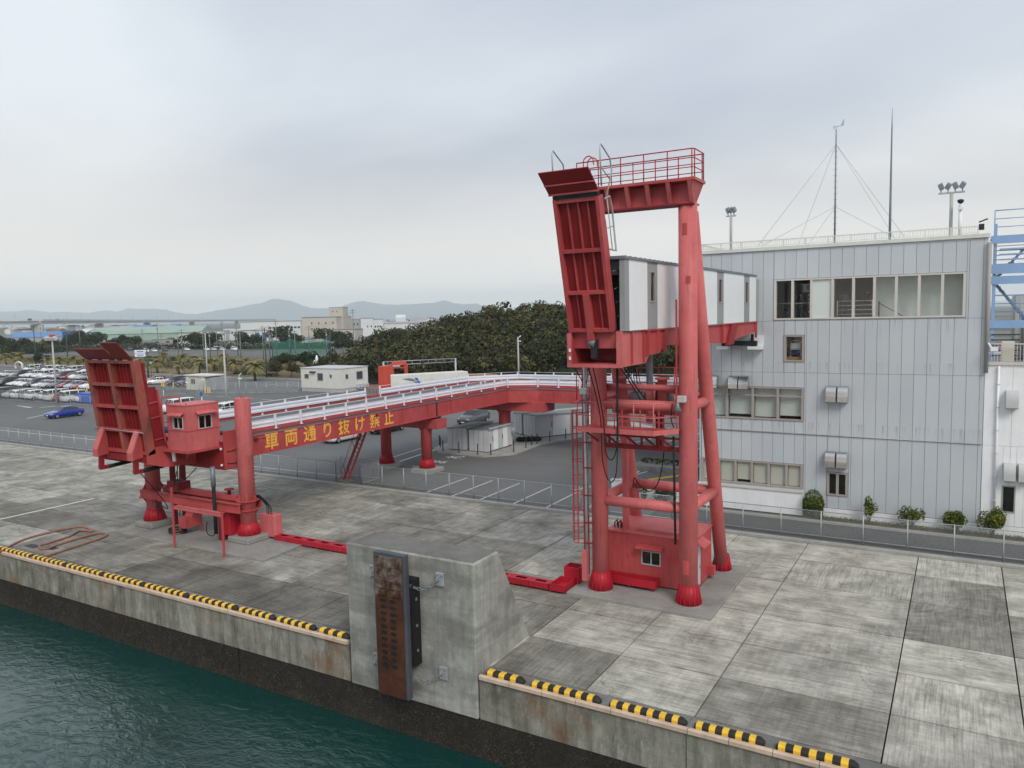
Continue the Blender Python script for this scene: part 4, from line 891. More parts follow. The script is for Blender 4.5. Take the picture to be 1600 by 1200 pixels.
b=MB(); b.tube((-13.2,30.35,9.0),(-9.7,30.35,9.0),.13,12); b.build('tie_tube','red_faded',tw)
b=MB(); b.tube((-13.2,31.2,7.9),(-9.7,31.2,7.9),.16,12); b.build('tie_tube','red',tw)
b=MB(); b.box(-12.3,-11.7,30.9,31.5,8.1,8.75); b.build('pump_box','dull_steel',tw,bevel=.03)
b=MB(); b.tube((-10.6,31.0,8.2),(-10.6,31.0,8.9),.2,14); b.build('motor','dull_steel',tw)
for k in range(5):
    b=MB(); b.path(smoothpts([(-12.1+k*.09,30.9,8.7),(-12.2+k*.12,30.5,9.3),(-11.9+k*.08,29.9,9.9),(-11.8+k*.05,29.3,10.2)]),.018,5); b.build('hydraulic_hose','rubber',tw)
for xx in (-13.0,-12.2,-11.4,-10.6):
    b=MB(); b.bar((xx,29.72,7.38),(xx,29.72,8.1),.05,.05); b.build('stanchion','red',tw)
b=MB(); b.bar((-13.1,29.75,7.85),(-9.8,29.75,7.85),.05,.05); b.bar((-13.1,29.75,7.62),(-9.8,29.75,7.62),.04,.04); b.build('inner_rail','red',tw)
railing([(-14.7,30.6,8.3),(-14.1,30.6,8.3),(-14.1,31.4,8.3)],8.3,1.3,tw,'red',r=.026,sp=.4,mids=())
b=MB(); b.box(-14.75,-14.05,30.5,31.4,8.2,8.26); b.build('side_landing','red_faded',tw)
# lower inner post
b=MB(); b.box(-12.95,-12.72,31.5,31.75,2.4,9.0); b.build('guide_post','red_faded',tw)
# flood lamps on the tower
for (lx,ly,lz,mx) in ((-13.75,29.35,8.75,-1),(-9.55,29.45,8.55,1)):
    b=MB(); b.box(lx-.16,lx+.16,ly-.14,ly+.14,lz-.02,lz+.24); b.build('lamp_housing','alum',tw,bevel=.02)
    b=MB(); b.lathe((lx+mx*-.12,ly-.16,lz-.36),[(.17,0),(.07,.22),(.05,.36)],12); b.build('loudspeaker','dull_steel',tw)
# hanging cables
for pts in ([(-12.75,27.6,10.1),(-12.70,28.6,8.0),(-12.55,28.45,6.2),(-12.25,28.45,5.3),(-11.95,28.45,5.7),(-11.9,28.5,7.5),(-11.9,28.6,9.8)],[(-12.55,27.6,10.1),(-12.50,28.45,8.0),(-12.4,28.42,6.6),(-12.15,28.42,6.2),(-11.92,28.42,6.7),(-11.9,28.5,8.2)],
            [(-13.9,27.2,10.6),(-14.05,29.0,9.9),(-14.0,29.6,9.35),(-13.8,29.7,9.2),(-13.7,29.6,9.5)],[(-10.9,31.3,6.4),(-11.1,31.2,5.0),(-11.5,31.2,4.4),(-12.0,31.2,4.6),(-12.3,31.3,4.9),(-12.4,31.4,4.4)],
            [(-12.1,28.8,10.2),(-11.8,29.6,9.3),(-11.6,30.4,8.4),(-11.5,30.6,8.2)],[(-11.9,28.8,10.2),(-11.6,29.6,9.2),(-11.3,30.3,8.4)],[(-9.95,29.5,8.5),(-9.98,29.4,7.9),(-9.9,29.5,7.5)]):
    b=MB(); b.path(smoothpts(pts),.024,5); b.build('cable','rubber',tw)
b=MB(); b.tube((-9.98,29.7,7.1),(-9.98,29.9,2.6),.05,8); b.build('cable_duct','rubber',tw)
b=MB(); b.tube((-11.9,28.5,7.0),(-11.9,28.5,10.2),.04,8); b.build('cable_duct','dark',tw)
# newer paint patches on the near column and tyre
for (a0,a1,z0,z1) in ((-1.9,-1.2,1.45,2.05),(-1.85,-1.35,15.1,15.55),(-1.5,-1.0,13.2,13.5)):
    b=MB(); n=6; vs_=[]
    for k in range(n+1):
        a=a0+(a1-a0)*k/n
        for z in (z0,z1): vs_.append((FRc[0]+.379*math.cos(a),FRc[1]+.379*math.sin(a),z))
    b.add(vs_,[(2*k,2*k+2,2*k+3,2*k+1) for k in range(n)],True); b.build('paint_patch','red',tw,fix=False)

# ------------------------------------------------------------------ machinery house between the tower legs
HX0,HX1,HY0,HY1,HZ1=-13.55,-9.62,31.2,33.9,2.42
hs=thing('machinery_house',(-11.5,32.5,PZ),'small red steel machinery house between the legs of the boarding tower','machine house')
hb=MB(); wall_with_hole(hb,'y',HY0,HX0,HX1,PZ+.06,HZ1,(-11.95,-11.08,1.10,1.72)); hb.box(HX0,HX0+.04,HY0+.04,HY1,PZ+.06,HZ1); hb.box(HX0+.04,HX1-.04,HY1-.04,HY1,PZ+.06,HZ1)
wall_with_hole(hb,'x',HX1,HY0+.04,HY1-.04,PZ+.06,HZ1,(31.42,32.22,PZ+.1,2.05)); hb.build('wall','red',hs)
b=MB(); b.box(HX0-.05,HX1+.05,HY0-.05,HY1+.05,HZ1,HZ1+.06); b.build('roof','red_faded',hs)
b=MB(); b.box(-12.3,-10.0,31.5,32.6,HZ1+.06,HZ1+.16); b.build('roof_hatch','red_faded',hs)
b=MB(); b.box(HX0+.02,HX1-.02,HY0+.03,HY1-.03,PZ-.01,PZ+.058); b.build('floor','dark',hs)
win_y(HY0,-11.95,-11.08,1.10,1.72,hs)
b=MB(); b.prism([(HY0-.02,1.98),(HY0-.36,1.86),(HY0-.36,1.90),(HY0-.02,2.03)],-12.12,-10.92,lambda u,v,w:(w,u,v)); b.build('awning','red',hs)
b=MB(); b.box(HX1-.035,HX1-.005,31.44,32.20,PZ+.12,2.03); dr=b.build('door','alum',hs)
b=MB(); b.box(HX1-.004,HX1+.05,32.05,32.09,1.0,1.12); b.build('handle','steel',dr)
b=MB(); b.prism([(HX1+.02,2.30),(HX1+.42,2.10),(HX1+.42,2.14),(HX1+.02,2.35)],31.35,32.35,lambda u,v,w:(u,w,v)); b.build('awning','red_faded',hs)
b=MB(); b.box(HX1+.0,HX1+.3,33.2,33.5,.35,.75); b.build('junction_box','red',hs)
for k in range(3):
    b=MB(); b.path([(-13.35+k*.17,31.55,HZ1+.06),(-13.35+k*.17,31.55,HZ1+.3),(-13.35+k*.17,31.85,HZ1+.34),(-13.35+k*.17,31.85,HZ1+.06)],.03,6); b.build('pipe','dark',hs)
b=MB(); b.box(-13.1,-12.75,31.6,31.8,HZ1+.07,HZ1+.24); b.build('junction_box','dark',hs)
for xx in (-12.9,-10.3):
    b=MB(); b.path(arc((0,0),.07,0,math.pi,5,lambda u,v:(xx+u,31.3,HZ1+.06+v*1.4)),.015,5); b.build('lifting_eye','red',hs)
# bright red drip tray in front of the house
ty=thing('drip_tray',(-12.4,30.9,PZ),'bright red open steel tray in front of the machinery house','tray')
b=MB(); b.box(-13.45,-11.1,30.55,30.58,.28,.62); b.box(-13.45,-11.1,31.12,31.15,.28,.62); b.box(-13.45,-13.42,30.58,31.12,.28,.62); b.box(-11.13,-11.1,30.58,31.12,.28,.62); b.box(-13.42,-11.13,30.58,31.12,.28,.31); b.build('trough','red_fresh',ty)
for xx in (-13.3,-12.3,-11.25):
    for yy in (30.6,31.1):
        b=MB(); b.box(xx-.03,xx+.03,yy-.03,yy+.03,PZ,.29); b.build('foot','red_fresh',ty)
# red cable trough across the quay
tr=thing('cable_trough',(-23,29.3,0),'bright red steel cable trough with slots running across the quay to the boarding tower','cable trough')
xs=[-32.4+k*1.0 for k in range(18)]
for k in range(17):
    a,c=xs[k]+.01,xs[k+1]-.01
    b=MB(); b.box(a,c,28.92,28.96,.10,.36); b.box(a,c,29.40,29.44,.10,.36); b.box(a,c,28.96,29.06,.33,.36); b.box(a,c,29.30,29.40,.33,.36); b.box(a,a+.22,29.06,29.30,.33,.36); b.box(c-.22,c,29.06,29.30,.33,.36); b.box(a,c,28.96,29.40,.10,.13); b.build('trough_section','red_fresh',tr)
    b=MB(); b.box(a+.1,a+.16,28.95,29.41,0.0,.10); b.build('foot','red_fresh',tr)
b=MB(); b.box(-15.35,-14.62,28.9,28.94,.10,.40); b.box(-15.35,-14.62,30.0,30.04,.10,.40); b.box(-15.35,-15.31,28.94,30.0,.10,.40); b.box(-14.66,-14.62,28.94,30.0,.10,.40); b.box(-15.31,-14.66,28.94,30.0,.10,.14); b.build('junction_pit','red_fresh',tr)
b=MB(); b.box(-15.2,-14.45,30.06,30.1,.1,.85); b.box(-15.2,-14.45,30.66,30.7,.1,.85); b.box(-15.2,-15.16,30.1,30.66,.1,.85); b.box(-14.49,-14.45,30.1,30.66,.1,.85); b.build('junction_pit','red_fresh',tr)

# ================================================================== passenger gangway
GX0,GX1,GZ0,GZ1=-12.66,-10.52,11.46,14.06
gw=thing('passenger_gangway',(-11.6,36,10.2),'white enclosed passenger gangway on red girders running from the tower to the terminal','gangway')
segs=[(26.0,26.42,'gangway_grey'),(26.42,28.30,'gangway_white'),(28.30,29.46,'gangway_grey'),(29.46,33.4,'gangway_white'),(33.4,34.6,'gangway_grey'),(34.6,38.0,'gangway_white'),(38.0,39.25,'gangway_grey'),(39.25,43.4,'gangway_white'),(43.4,44.7,'gangway_grey'),(44.7,46.25,'gangway_white')]
for a,c,mt in segs:
    b=MB()
    if mt=='gangway_grey' and a>27:
        wall_with_hole(b,'x',GX1-.015,a,c,GZ0,GZ1-.02,(a+.28,c-.28,12.5,13.72),.05); pn=b.build('side_panel',mt,gw); win_x(GX1-.015,a+.28,c-.28,12.5,13.72,pn,'frame','glass_dark',.06,1)
    else:
        n=max(1,round((c-a)/.62))
        for k in range(n): b.box(GX1-.05,GX1,a+(c-a)*k/n+.004,a+(c-a)*(k+1)/n-.004,GZ0,GZ1-.02)
        b.build('side_panel',mt,gw)
b=MB(); b.box(GX0,GX0+.05,26.5,46.25,GZ0,GZ1-.02); b.build('far_wall','gangway_white',gw)
b=MB(); b.box(GX0,GX1-.05,26.5,46.25,GZ0-.04,GZ0+.02); b.build('floor','gangway_grey',gw)
b=MB(); b.box(GX0-.05,GX1+.05,25.95,46.3,GZ1-.015,GZ1+.07); b.build('roof','dull_steel',gw)
k=0
for k in range(40):
    b=MB(); b.box(GX0-.04,GX1+.06,26.0+k*.5,26.06+k*.5,GZ1+.071,GZ1+.10); b.build('roof_seam','dull_steel',gw)
b=MB(); b.box(GX0+.05,GX1-.05,26.5,26.58,GZ1-.55,GZ1-.02); b.build('front_fascia','gangway_grey',gw)
b=MB(); b.box(GX1-.20,GX1-.051,26.0,26.08,GZ0,GZ1-.02); b.build('front_post','gangway_grey',gw)
b=MB(); b.box(GX0+.05,GX0+.3,26.5,26.58,GZ0,GZ1-.55); b.build('front_post','gangway_grey',gw)
b=MB(); b.box(GX0+.06,GX1-.06,27.2,27.3,GZ0+.03,GZ1-.03); b.build('interior_shade_sheet','room_dark',gw)  # dark sheet added to stand in for the unlit gangway interior
b=MB(); b.box(GX0-.02,GX1+.02,46.26,46.76,GZ0-.05,GZ1-.15); b.build('bellows','frame',gw)
# red girder
for xx in (GX1-.14,GX0+.04):
    b=MB(); b.prism([(28.0,10.45),(29.6,10.45),(30.4,10.75),(40.0,10.45),(46.3,10.86),(46.3,11.40),(28.0,11.40)],xx,xx+.10,lambda u,v,w:(w,u,v)); b.build('girder_web','red',gw)
    b=MB(); b.box(xx-.12,xx+.20,28.0,46.4,11.405,11.45); b.build('girder_flange','red',gw)
for yy in (28.2,29.3,30.2,38.8,40.6,46.1):
    b=MB(); b.px([(yy,10.5),(yy+.04,10.5),(yy+.04,11.40),(yy,11.40)],GX1-.04,GX1+.10); b.build('web_stiffener','red',gw)
b=MB(); b.prism([(39.6,10.35),(40.8,10.35),(41.6,11.40),(40.6,11.40)],GX1-.03,GX1+.12,lambda u,v,w:(w,u,v)); b.build('knee_bracket','red_deep',gw)
# hydraulic lifting screw under the girder
b=MB(); b.path([(-11.45,31.0,9.0+.06*k) for k in range(30)],.13,12,radii=[.13 if k%2 else .155 for k in range(30)]); b.build('screw_bellows','dull_steel',gw)
b=MB(); b.tube((-11.45,31.0,7.4),(-11.45,31.0,9.0),.17,14); b.build('screw_tube','red_faded',gw)
# front lifting frame (open box under the threshold)
fr=MB(); ox0,ox1=-12.78,-10.66
fr.box(ox0,ox0+.10,26.0,28.0,10.18,11.45); fr.box(ox1-.10,ox1,26.0,28.0,10.18,11.45); fr.box(ox0+.10,ox1-.10,26.0,28.0,10.18,10.26); fr.box(ox0+.10,ox1-.10,27.9,28.0,10.26,11.45); fr.box(ox0+.1,ox1-.1,26.25,26.35,10.82,11.45)
fr=fr.build('front_frame','red',gw)
b=MB(); b.box(ox0-.05,ox1+.05,25.93,25.997,10.12,10.24); b.box(ox0-.05,ox0+.12,25.93,25.997,10.242,11.40); b.box(ox1-.18,ox1+.05,25.93,25.997,10.242,11.45); b.build('front_flange','red_faded',gw)
for yy in (26.8,28.02):
    b=MB(); b.box(ox1+.002,ox1+.12,yy,yy+.05,10.2,11.45); b.build('web_stiffener','red',gw)
b=MB(); b.prism([(26.0,10.15),(28.3,10.15),(28.9,10.5),(28.9,11.4),(26.0,11.4)],ox1+.005,ox1+.03,lambda u,v,w:(w,u,v)); b.build('frame_side','red_faded',gw)
b=MB(); b.tube((-12.0,26.2,11.05),(-11.75,26.15,10.98),.16,12); b.build('pivot','dull_steel',gw)
b=MB(); b.box(-11.92,-11.68,26.08,26.24,10.45,11.15); b.build('slot','dark',gw)
for p in ((-12.6,25.9,10.7),(-12.6,25.9,10.4)):
    b=MB(); b.box(p[0]-.12,p[0]-.06,p[1]-.05,p[1]+.03,p[2],p[2]+.12); b.build('marker','white',gw)
# raised boarding flap
hv=Vector((0,24.80-25.98,16.15-11.42)); GL=hv.length; hv.normalize(); hw=Vector((0,hv.z,-hv.y))
def F2(u,v,w): return tuple(Vector((-12.76+u,25.98,11.42))+hv*v+hw*w)
W_=1.78
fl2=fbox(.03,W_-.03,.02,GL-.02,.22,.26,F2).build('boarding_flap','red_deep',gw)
for u in (0,W_-.13): fbox(u,u+.13,0,GL,0,.40,F2).build('stile','red',fl2)
for v in (0,1.42,2.95,GL-.14): fbox(.13,W_-.13,v,v+.12,.03,.22,F2).build('rail','red',fl2)
for u in (.52,.92,1.30): fbox(u-.02,u+.02,1.54,GL-.14,.10,.22,F2).build('stiffener','red',fl2)
for u in (.45,1.34): fbox(u-.015,u+.015,.12,1.42,.12,.22,F2).build('stiffener','red',fl2)
fbox(.74,.98,-.62,1.42,-.02,.22,F2).build('lift_arm','red',fl2)
fbox(.02,W_-.02,GL,GL+.14,.0,.22,F2).build('rubber_strip','rubber',fl2)
p_=Vector(F2(-.12,GL+.15,.05)); q_=Vector(F2(W_+.02,GL+.15,.05)); d_=Vector((-.10,-.66,.72)); n_=d_.cross(Vector((1,0,0))).normalized()*.05
b=MB(); P=[p_,q_,q_+d_,p_+d_]; b.add(P+[x_+n_ for x_ in P],[(0,1,2,3),(7,6,5,4),(0,4,5,1),(1,5,6,2),(2,6,7,3),(3,7,4,0)]); b.build('lip_plate','red_deep',fl2)
n0=n_.normalized()*-.04
b=MB(); m0=p_.lerp(p_+d_,.45); m1=q_.lerp(q_+d_,.45); b.bar(m0+n0*.4,m1+n0*.4,.05,.05); b.build('lip_rib','red',fl2)
b=MB(); b.bar(p_+n0*.5+d_*.05,q_+n0*.5+d_*.05,.06,.06); b.build('lip_hinge','red',fl2)
# grey tube hand rails folded with the flap
for u in (-.02,W_+.05):
    b=MB(); b.path([F2(u,2.95,.40),F2(u,2.80,.95),F2(u,4.35,.98),F2(u,4.75,.86),F2(u,4.72,.40)],.034,6); b.path([F2(u,3.7,.40),F2(u,3.7,.97)],.02,6); b.path([F2(u,2.9,.62),F2(u,4.74,.62)],.018,6); b.build('hand_rail','galv',fl2)
    b=MB(); b.path([F2(u,GL+.3,.25),F2(u,GL+1.55,.45),F2(u,GL+1.68,.58),F2(u,GL+1.15,1.25),F2(u,GL+.7,1.3),F2(u,GL-.2,.5)],.030,6); b.path([F2(u,GL+.95,.35),F2(u,GL+.45,1.05)],.022,6); b.build('hand_rail','galv',fl2)
    b=MB(); b.path([F2(u,.5,.42),F2(u,.4,.85),F2(u,2.1,.95),F2(u,2.15,.42)],.022,6); b.path([F2(u,1.0,.42),F2(u,1.0,.9)],.018,6); b.path([F2(u,1.5,.42),F2(u,1.5,.92)],.018,6); b.build('hand_rail','teal',fl2)
# support pads where the gangway meets the terminal wall
sp=thing('gangway_support',(-11.5,46.6,9.8),'white bracket pads carrying the landward end of the passenger gangway','bracket')
b=MB(); b.box(-12.82,-12.12,46.15,46.76,9.80,9.98); b.build('pad','white',sp)
b=MB(); b.box(-10.98,-10.18,46.15,46.76,9.80,9.98); b.build('pad','white',sp)
b=MB(); b.box(-10.80,-10.16,46.62,46.76,9.985,10.62); b.build('back_plate','white',sp)
b=MB(); b.box(-12.55,-10.5,46.3,46.6,10.02,10.30); b.build('cross_bar','dark',sp)
for xx in (-12.45,-10.75):
    b=MB(); b.tube((xx,46.4,9.985),(xx,46.4,10.7),.09,10); b.build('jack','dark',sp)
# ================================================================== ferry terminal (right)
BY=46.8
tb=thing('terminal_building',(-6.5,46.8,0),'grey panel-clad three-storey ferry terminal with a long top-floor window band','building')
openings=[(-9.64,0.08,11.50,13.86),(-9.05,-7.88,9.06,10.62),(-13.95,-7.88,5.58,7.56),(-13.95,-7.88,1.58,3.04),(-6.60,-5.44,1.36,2.74)]
PX=[-14.05+.6135*k for k in range(25)]+[1.0]
PX=[-14.05]+[ -13.92+.6135*k for k in range(25)]; PX[-1]=min(PX[-1],1.0); PX=[p for p in PX if p<0.95]+[1.0]
PZr=[0.62,4.84,8.43,11.44,15.55]
def subtract(r,h):
    x0,x1,z0,z1=r; a0,a1,b0,b1=h
    if a1<=x0 or a0>=x1 or b1<=z0 or b0>=z1: return [r]
    out=[]
    if a0>x0: out.append((x0,a0,z0,z1)); x0=a0
    if a1<x1: out.append((a1,x1,z0,z1)); x1=a1
    if b0>z0: out.append((x0,x1,z0,b0))
    if b1<z1: out.append((x0,x1,b1,z1))
    return out
for i in range(len(PX)-1):
    for j in range(4):
        rc=[(PX[i],PX[i+1],PZr[j],PZr[j+1])]
        for h in openings: rc=[q for r in rc for q in subtract(r,h)]
        for (x0,x1,z0,z1) in rc:
            if x1-x0<.03 or z1-z0<.03: continue
            b=MB(); b.box(x0+.008,x1-.008,BY,BY+.06,z0+.008,z1-.008); b.build('cladding_panel','panel_grey',tb)
# backing, with the same openings
rc=[(-14.03,.98,0,15.5)]
for h in openings: rc=[q for r in rc for q in subtract(r,h)]
b=MB()
for (x0,x1,z0,z1) in rc: b.box(x0,x1,BY+.05,BY+.25,z0,z1)
b.build('wall_backing','joint',tb)
b=MB(); b.box(-14.05,-13.85,BY+.25,62,0,15.55); b.build('side_wall','panel_grey',tb)
b=MB(); b.box(.80,1.0,BY+.25,62,0,15.55); b.build('side_wall','panel_grey',tb)
b=MB(); b.box(-14.05,1.0,61.8,62,0,15.55); b.build('rear_wall','panel_grey',tb)
b=MB(); b.box(-13.85,.80,BY+.25,61.8,15.2,15.4); b.build('roof','far_concrete',tb)
b=MB(); b.box(-14.12,1.07,BY-.10,BY+.30,15.56,15.76); b.build('parapet_cap','offwhite',tb)
b=MB(); b.box(-14.12,-13.8,BY+.30,62,15.56,15.76); b.build('parapet_cap','offwhite',tb)
b=MB(); b.box(-6.75,1.02,BY-.06,BY-.003,0,.60); b.build('plinth','white',tb)
b=MB(); b.box(-14.05,-7.84,BY-.42,BY-.003,0.1,1.42); b.build('base_wall','white',tb)
b=MB(); b.box(-14.1,-7.80,BY-.48,BY-.003,1.425,1.50); b.build('base_cap','frame_light',tb)
b=MB(); b.tube((-12.9,BY-.04,4.86),(.98,BY-.04,4.84),.03,6); b.build('conduit','galv',tb)
b=MB(); b.tube((1.06,BY-.12,8.6),(1.06,BY-.12,15.3),.10,12); b.build('downpipe','frame',tb)
# window bands (mullions, panes as parts of their own)
def band(xs,z0,z1,fr,gls,nm,trans=None,t_=.07):
    b=MB(); x0,x1=xs[0],xs[-1]
    b.box(x0,x1,BY-.05,BY+.20,z0,z0+.09); b.box(x0,x1,BY-.05,BY+.20,z1-.09,z1)
    for x in xs:
        xa=min(max(x,x0+t_),x1-t_); b.box(xa-t_,xa+t_,BY-.045,BY+.20,z0+.09,z1-.09)
    if trans: b.box(x0+t_,x1-t_,BY-.04,BY+.18,trans-.04,trans+.04)
    f=b.build(nm,fr,tb)
    for k in range(len(xs)-1):
        q=MB(); q.box(xs[k]+t_*.8,xs[k+1]-t_*.8,BY+.05,BY+.062,z0+.07,z1-.07); q.build('pane',gls[k],f)
    return f
WX3=[-9.62,-8.58,-7.55,-6.42,-5.34,-4.28,-3.2,-2.1,-1.01,.07]
band(WX3,11.51,13.85,'frame_light',['glass','glass','frost','glass','glass','glass','glass','glass','glass'],'top_floor_window')
band([-13.94,-12.34,-10.8,-9.35,-7.89],5.59,7.55,'frame',['glass']*4,'second_floor_window',7.03)
band([-13.94,-12.81,-11.81,-10.83,-9.84,-8.82,-7.89],1.59,3.03,'frame',['glass']*6,'ground_floor_window')
band([-9.04,-7.89],9.07,10.61,'frame',['glass'],'small_window')
band([-6.59,-6.02,-5.45],1.37,2.73,'frame',['glass_dark','glass_dark'],'small_window')
# rooms behind the glass
b=MB(); b.box(-13.8,.75,BY+.26,53,11.20,11.42); b.box(-13.8,.75,BY+.26,53,13.95,14.1); b.box(-13.8,.75,53,53.1,11.42,13.95); b.build('top_floor_room','room_wall',tb)
b=MB(); b.box(-4.30,.75,47.75,47.85,11.425,13.94); b.build('stair_wall','room_pale',tb)
b=MB(); b.box(-6.6,-6.5,BY+.4,50,11.425,13.94); b.build('partition','room_wall',tb)
b=MB(); b.box(-13.8,.75,BY+.26,50,5.2,5.5); b.box(-13.8,.75,49.6,49.7,5.5,8.2); b.build('office_room','room_pale',tb)
for k in range(4):
    x0=[-13.8,-12.25,-10.72,-9.27][k]; b=MB(); b.box(x0,x0+1.3,BY+.30,BY+.33,5.72+.12*(k%2),7.5); b.build('roller_blind','room_pale',tb)
for k,(x0,x1) in enumerate(zip([-13.94,-12.81,-11.81,-10.83,-9.84,-8.82],[-12.81,-11.81,-10.83,-9.84,-8.82,-7.89])):
    b=MB(); b.box(x0+.09,x1-.09,BY+.12,BY+.14,1.70 if k!=2 else 1.84,2.95); b.build('roller_blind','blind',tb)
b=MB(); b.box(-9.3,-7.7,47.8,47.9,8.8,10.8); b.box(-9.3,-7.7,BY+.26,47.8,8.8,9.0); b.build('store_room','room_wall',tb)
b=MB(); b.box(-6.9,-5.2,48.2,48.3,1.0,3.0); b.build('store_room','room_dark',tb)
# stair handrail and guards seen inside
gr=MB(); 
for zz in (11.75,12.0,12.25,12.5): gr.tube((-6.25,47.45,zz),(-4.42,47.45,zz),.022,6)
for xx in (-6.25,-5.35,-4.42): gr.tube((xx,47.45,11.42),(xx,47.45,12.55),.03,6)
gr.build('guard_rail','alum',tb)
b=MB(); b.tube((-4.1,47.5,12.35),(-2.9,47.5,11.6),.02,6); b.tube((-4.1,47.5,11.42),(-4.1,47.5,12.45),.03,6); b.build('guard_rail','dark',tb)
b=MB(); b.tube((-9.55,47.3,12.45),(-7.6,47.3,12.45),.02,6); b.build('guard_rail','alum',tb)
# shelf of goods behind the small window
b=MB(); b.box(-8.75,-8.69,47.2,47.6,9.06,10.3); b.box(-8.2,-8.14,47.2,47.6,9.06,10.3); b.box(-8.75,-8.14,47.2,47.6,9.75,9.80); b.box(-8.75,-8.14,47.2,47.6,10.25,10.3); b.build('shelf','blind',tb)
b=MB(); b.box(-8.72,-8.2,47.15,47.5,9.45,9.72); b.build('blue_crate','navy',tb)
b=MB(); b.box(-8.9,-8.05,47.0,47.4,9.08,9.34); b.build('cardboard_box','card',tb)
b=MB(); b.box(-8.68,-8.22,47.2,47.5,9.81,10.15); b.build('cardboard_box','room_pale',tb)
# banner behind the second pane
bn=thing('banner',(-8.05,48.6,11.43),'tall dark blue banner with white head standing behind the top-floor window','banner')
b=MB(); b.box(-8.32,-7.72,48.6,48.62,11.6,13.1); b.build('cloth','navy',bn)
b=MB(); b.box(-8.32,-7.72,48.6,48.62,13.105,13.6); b.build('head_cloth','white',bn)
b=MB(); b.tube((-7.68,48.63,11.43),(-7.68,48.63,13.6),.02,6); b.build('pole','alum',bn)
for k in range(5):
    b=MB(); b.box(-8.02,-7.86,48.59,48.598,12.85-k*.24,13.0-k*.24); b.build('printed_mark','white',bn)
b=MB(); b.py([(-8.12,13.5),(-7.92,13.5),(-7.95,13.3),(-8.02,13.2),(-8.09,13.3)],48.585,48.598); b.build('emblem','dull_steel',bn)
# ventilation hoods
def hood(x0,x1,z0,z1,root,y=BY,mt='stainless'):
    d=.50; n=10; hh=(z1-z0); prof=[(y-.003,z1),(y-d*.25,z1)]+[(y-d*.25-d*.75*math.sin(a),z1-hh*.62+hh*.62*math.cos(a)) for a in [i*math.pi/2/n for i in range(1,n+1)]]+[(y-d,z0+.04),(y-d*.9,z0),(y-.003,z0)]
    b=MB(); b.px(prof,x0,x1); o=b.build('vent_hood',mt,root,bevel=.008)
    q=MB(); q.box(x0+.04,x1-.04,y-d*.8,y-.05,z0-.012,z0-.003); q.build('vent_grille','dark',o)
for a,c,z0,z1 in ((-13.42,-12.86,7.40,8.20),(-12.17,-11.62,7.40,8.20),(-11.56,-11.0,7.40,8.20),(-6.66,-6.12,6.80,7.72),(-6.04,-5.50,6.80,7.72),(-6.66,-6.12,3.04,3.95),(-6.04,-5.50,3.04,3.95)): hood(a,c,z0,z1,tb)
# roof railing
rr=MB(); x=-14.0
for yy in (): pass
while x<.55: rr.box(x-.012,x+.012,47.05,47.075,15.86,16.15); x+=.125
rr.box(-14.05,.55,47.04,47.09,15.84,15.875)
stuff(rr.build('roof_railing_bars','offwhite',tb))
b=MB(); b.box(-14.05,.55,47.03,47.10,16.15,16.20); b.build('roof_hand_rail','offwhite',tb)
for k in range(13):
    xx=-14.0+k*1.21; b=MB(); b.box(xx-.03,xx+.03,47.03,47.10,15.4,16.15); b.build('rail_post','offwhite',tb)
rr=MB(); y=47.1
while y<61: rr.box(-14.0,-13.975,y-.012,y+.012,15.86,16.15); y+=.25
rr.box(-14.02,-13.96,47.1,61,16.15,16.20); stuff(rr.build('roof_railing_bars','offwhite',tb))

# ------------------------------------------------------------------ white annex at the right edge
an=thing('white_annex',(6,46.8,0),'low white clad annex joined to the right side of the terminal','building')
hol=[(1.94,2.54,1.30,2.72)]
for k in range(16):
    x0,x1=1.02+k*.62,1.02+(k+1)*.62
    for z0,z1 in ((.60,4.80),(4.80,9.0)):
        rc=[(x0,x1,z0,z1)]
        for h in hol: rc=[q for r in rc for q in subtract(r,h)]
        for r in rc:
            if r[1]-r[0]<.02: continue
            b=MB(); b.box(r[0]+.005,r[1]-.005,BY+.02,BY+.08,r[2]+.005,r[3]-.005); b.build('cladding_panel','white',an)
rc=[(1.02,10.9,0,9.0)]
for h in hol: rc=[q for r in rc for q in subtract(r,h)]
b=MB()
for r in rc: b.box(r[0],r[1],BY+.08,BY+.2,r[2],r[3])
b.box(10.8,10.9,BY+.2,60,0,9); b.box(1.02,10.8,BY+.2,60,8.8,9.0); b.build('wall_backing','shed_grey',an)
b=MB(); b.box(1.02,10.9,BY-.02,BY+.015,0,.58); b.build('plinth','white',an)
b=MB(); b.box(1.0,10.95,BY-.06,BY+.25,9.005,9.14); b.build('parapet_cap','frame_light',an)
win_y(BY+.02,1.94,2.54,1.30,2.72,an,'frame','glass_dark',.06,1)
b=MB(); b.box(1.8,2.7,47.6,47.65,1.1,2.9); b.build('store_room','room_dark',an)
hood(1.97,2.52,6.80,7.72,an,BY+.02,'alum'); hood(1.98,2.50,3.02,3.94,an,BY+.02,'alum'); hood(2.62,3.14,3.02,3.94,an,BY+.02,'alum')
b=MB(); b.tube((1.63,BY-.08,1.2),(1.63,BY-.08,8.95),.055,10); b.build('downpipe','white',an)
for zz in (1.9,3.2,4.4,5.6,6.8,8.0):
    b=MB(); b.box(1.55,1.71,BY-.15,BY+.015,zz,zz+.04); b.build('pipe_clamp','frame_light',an)
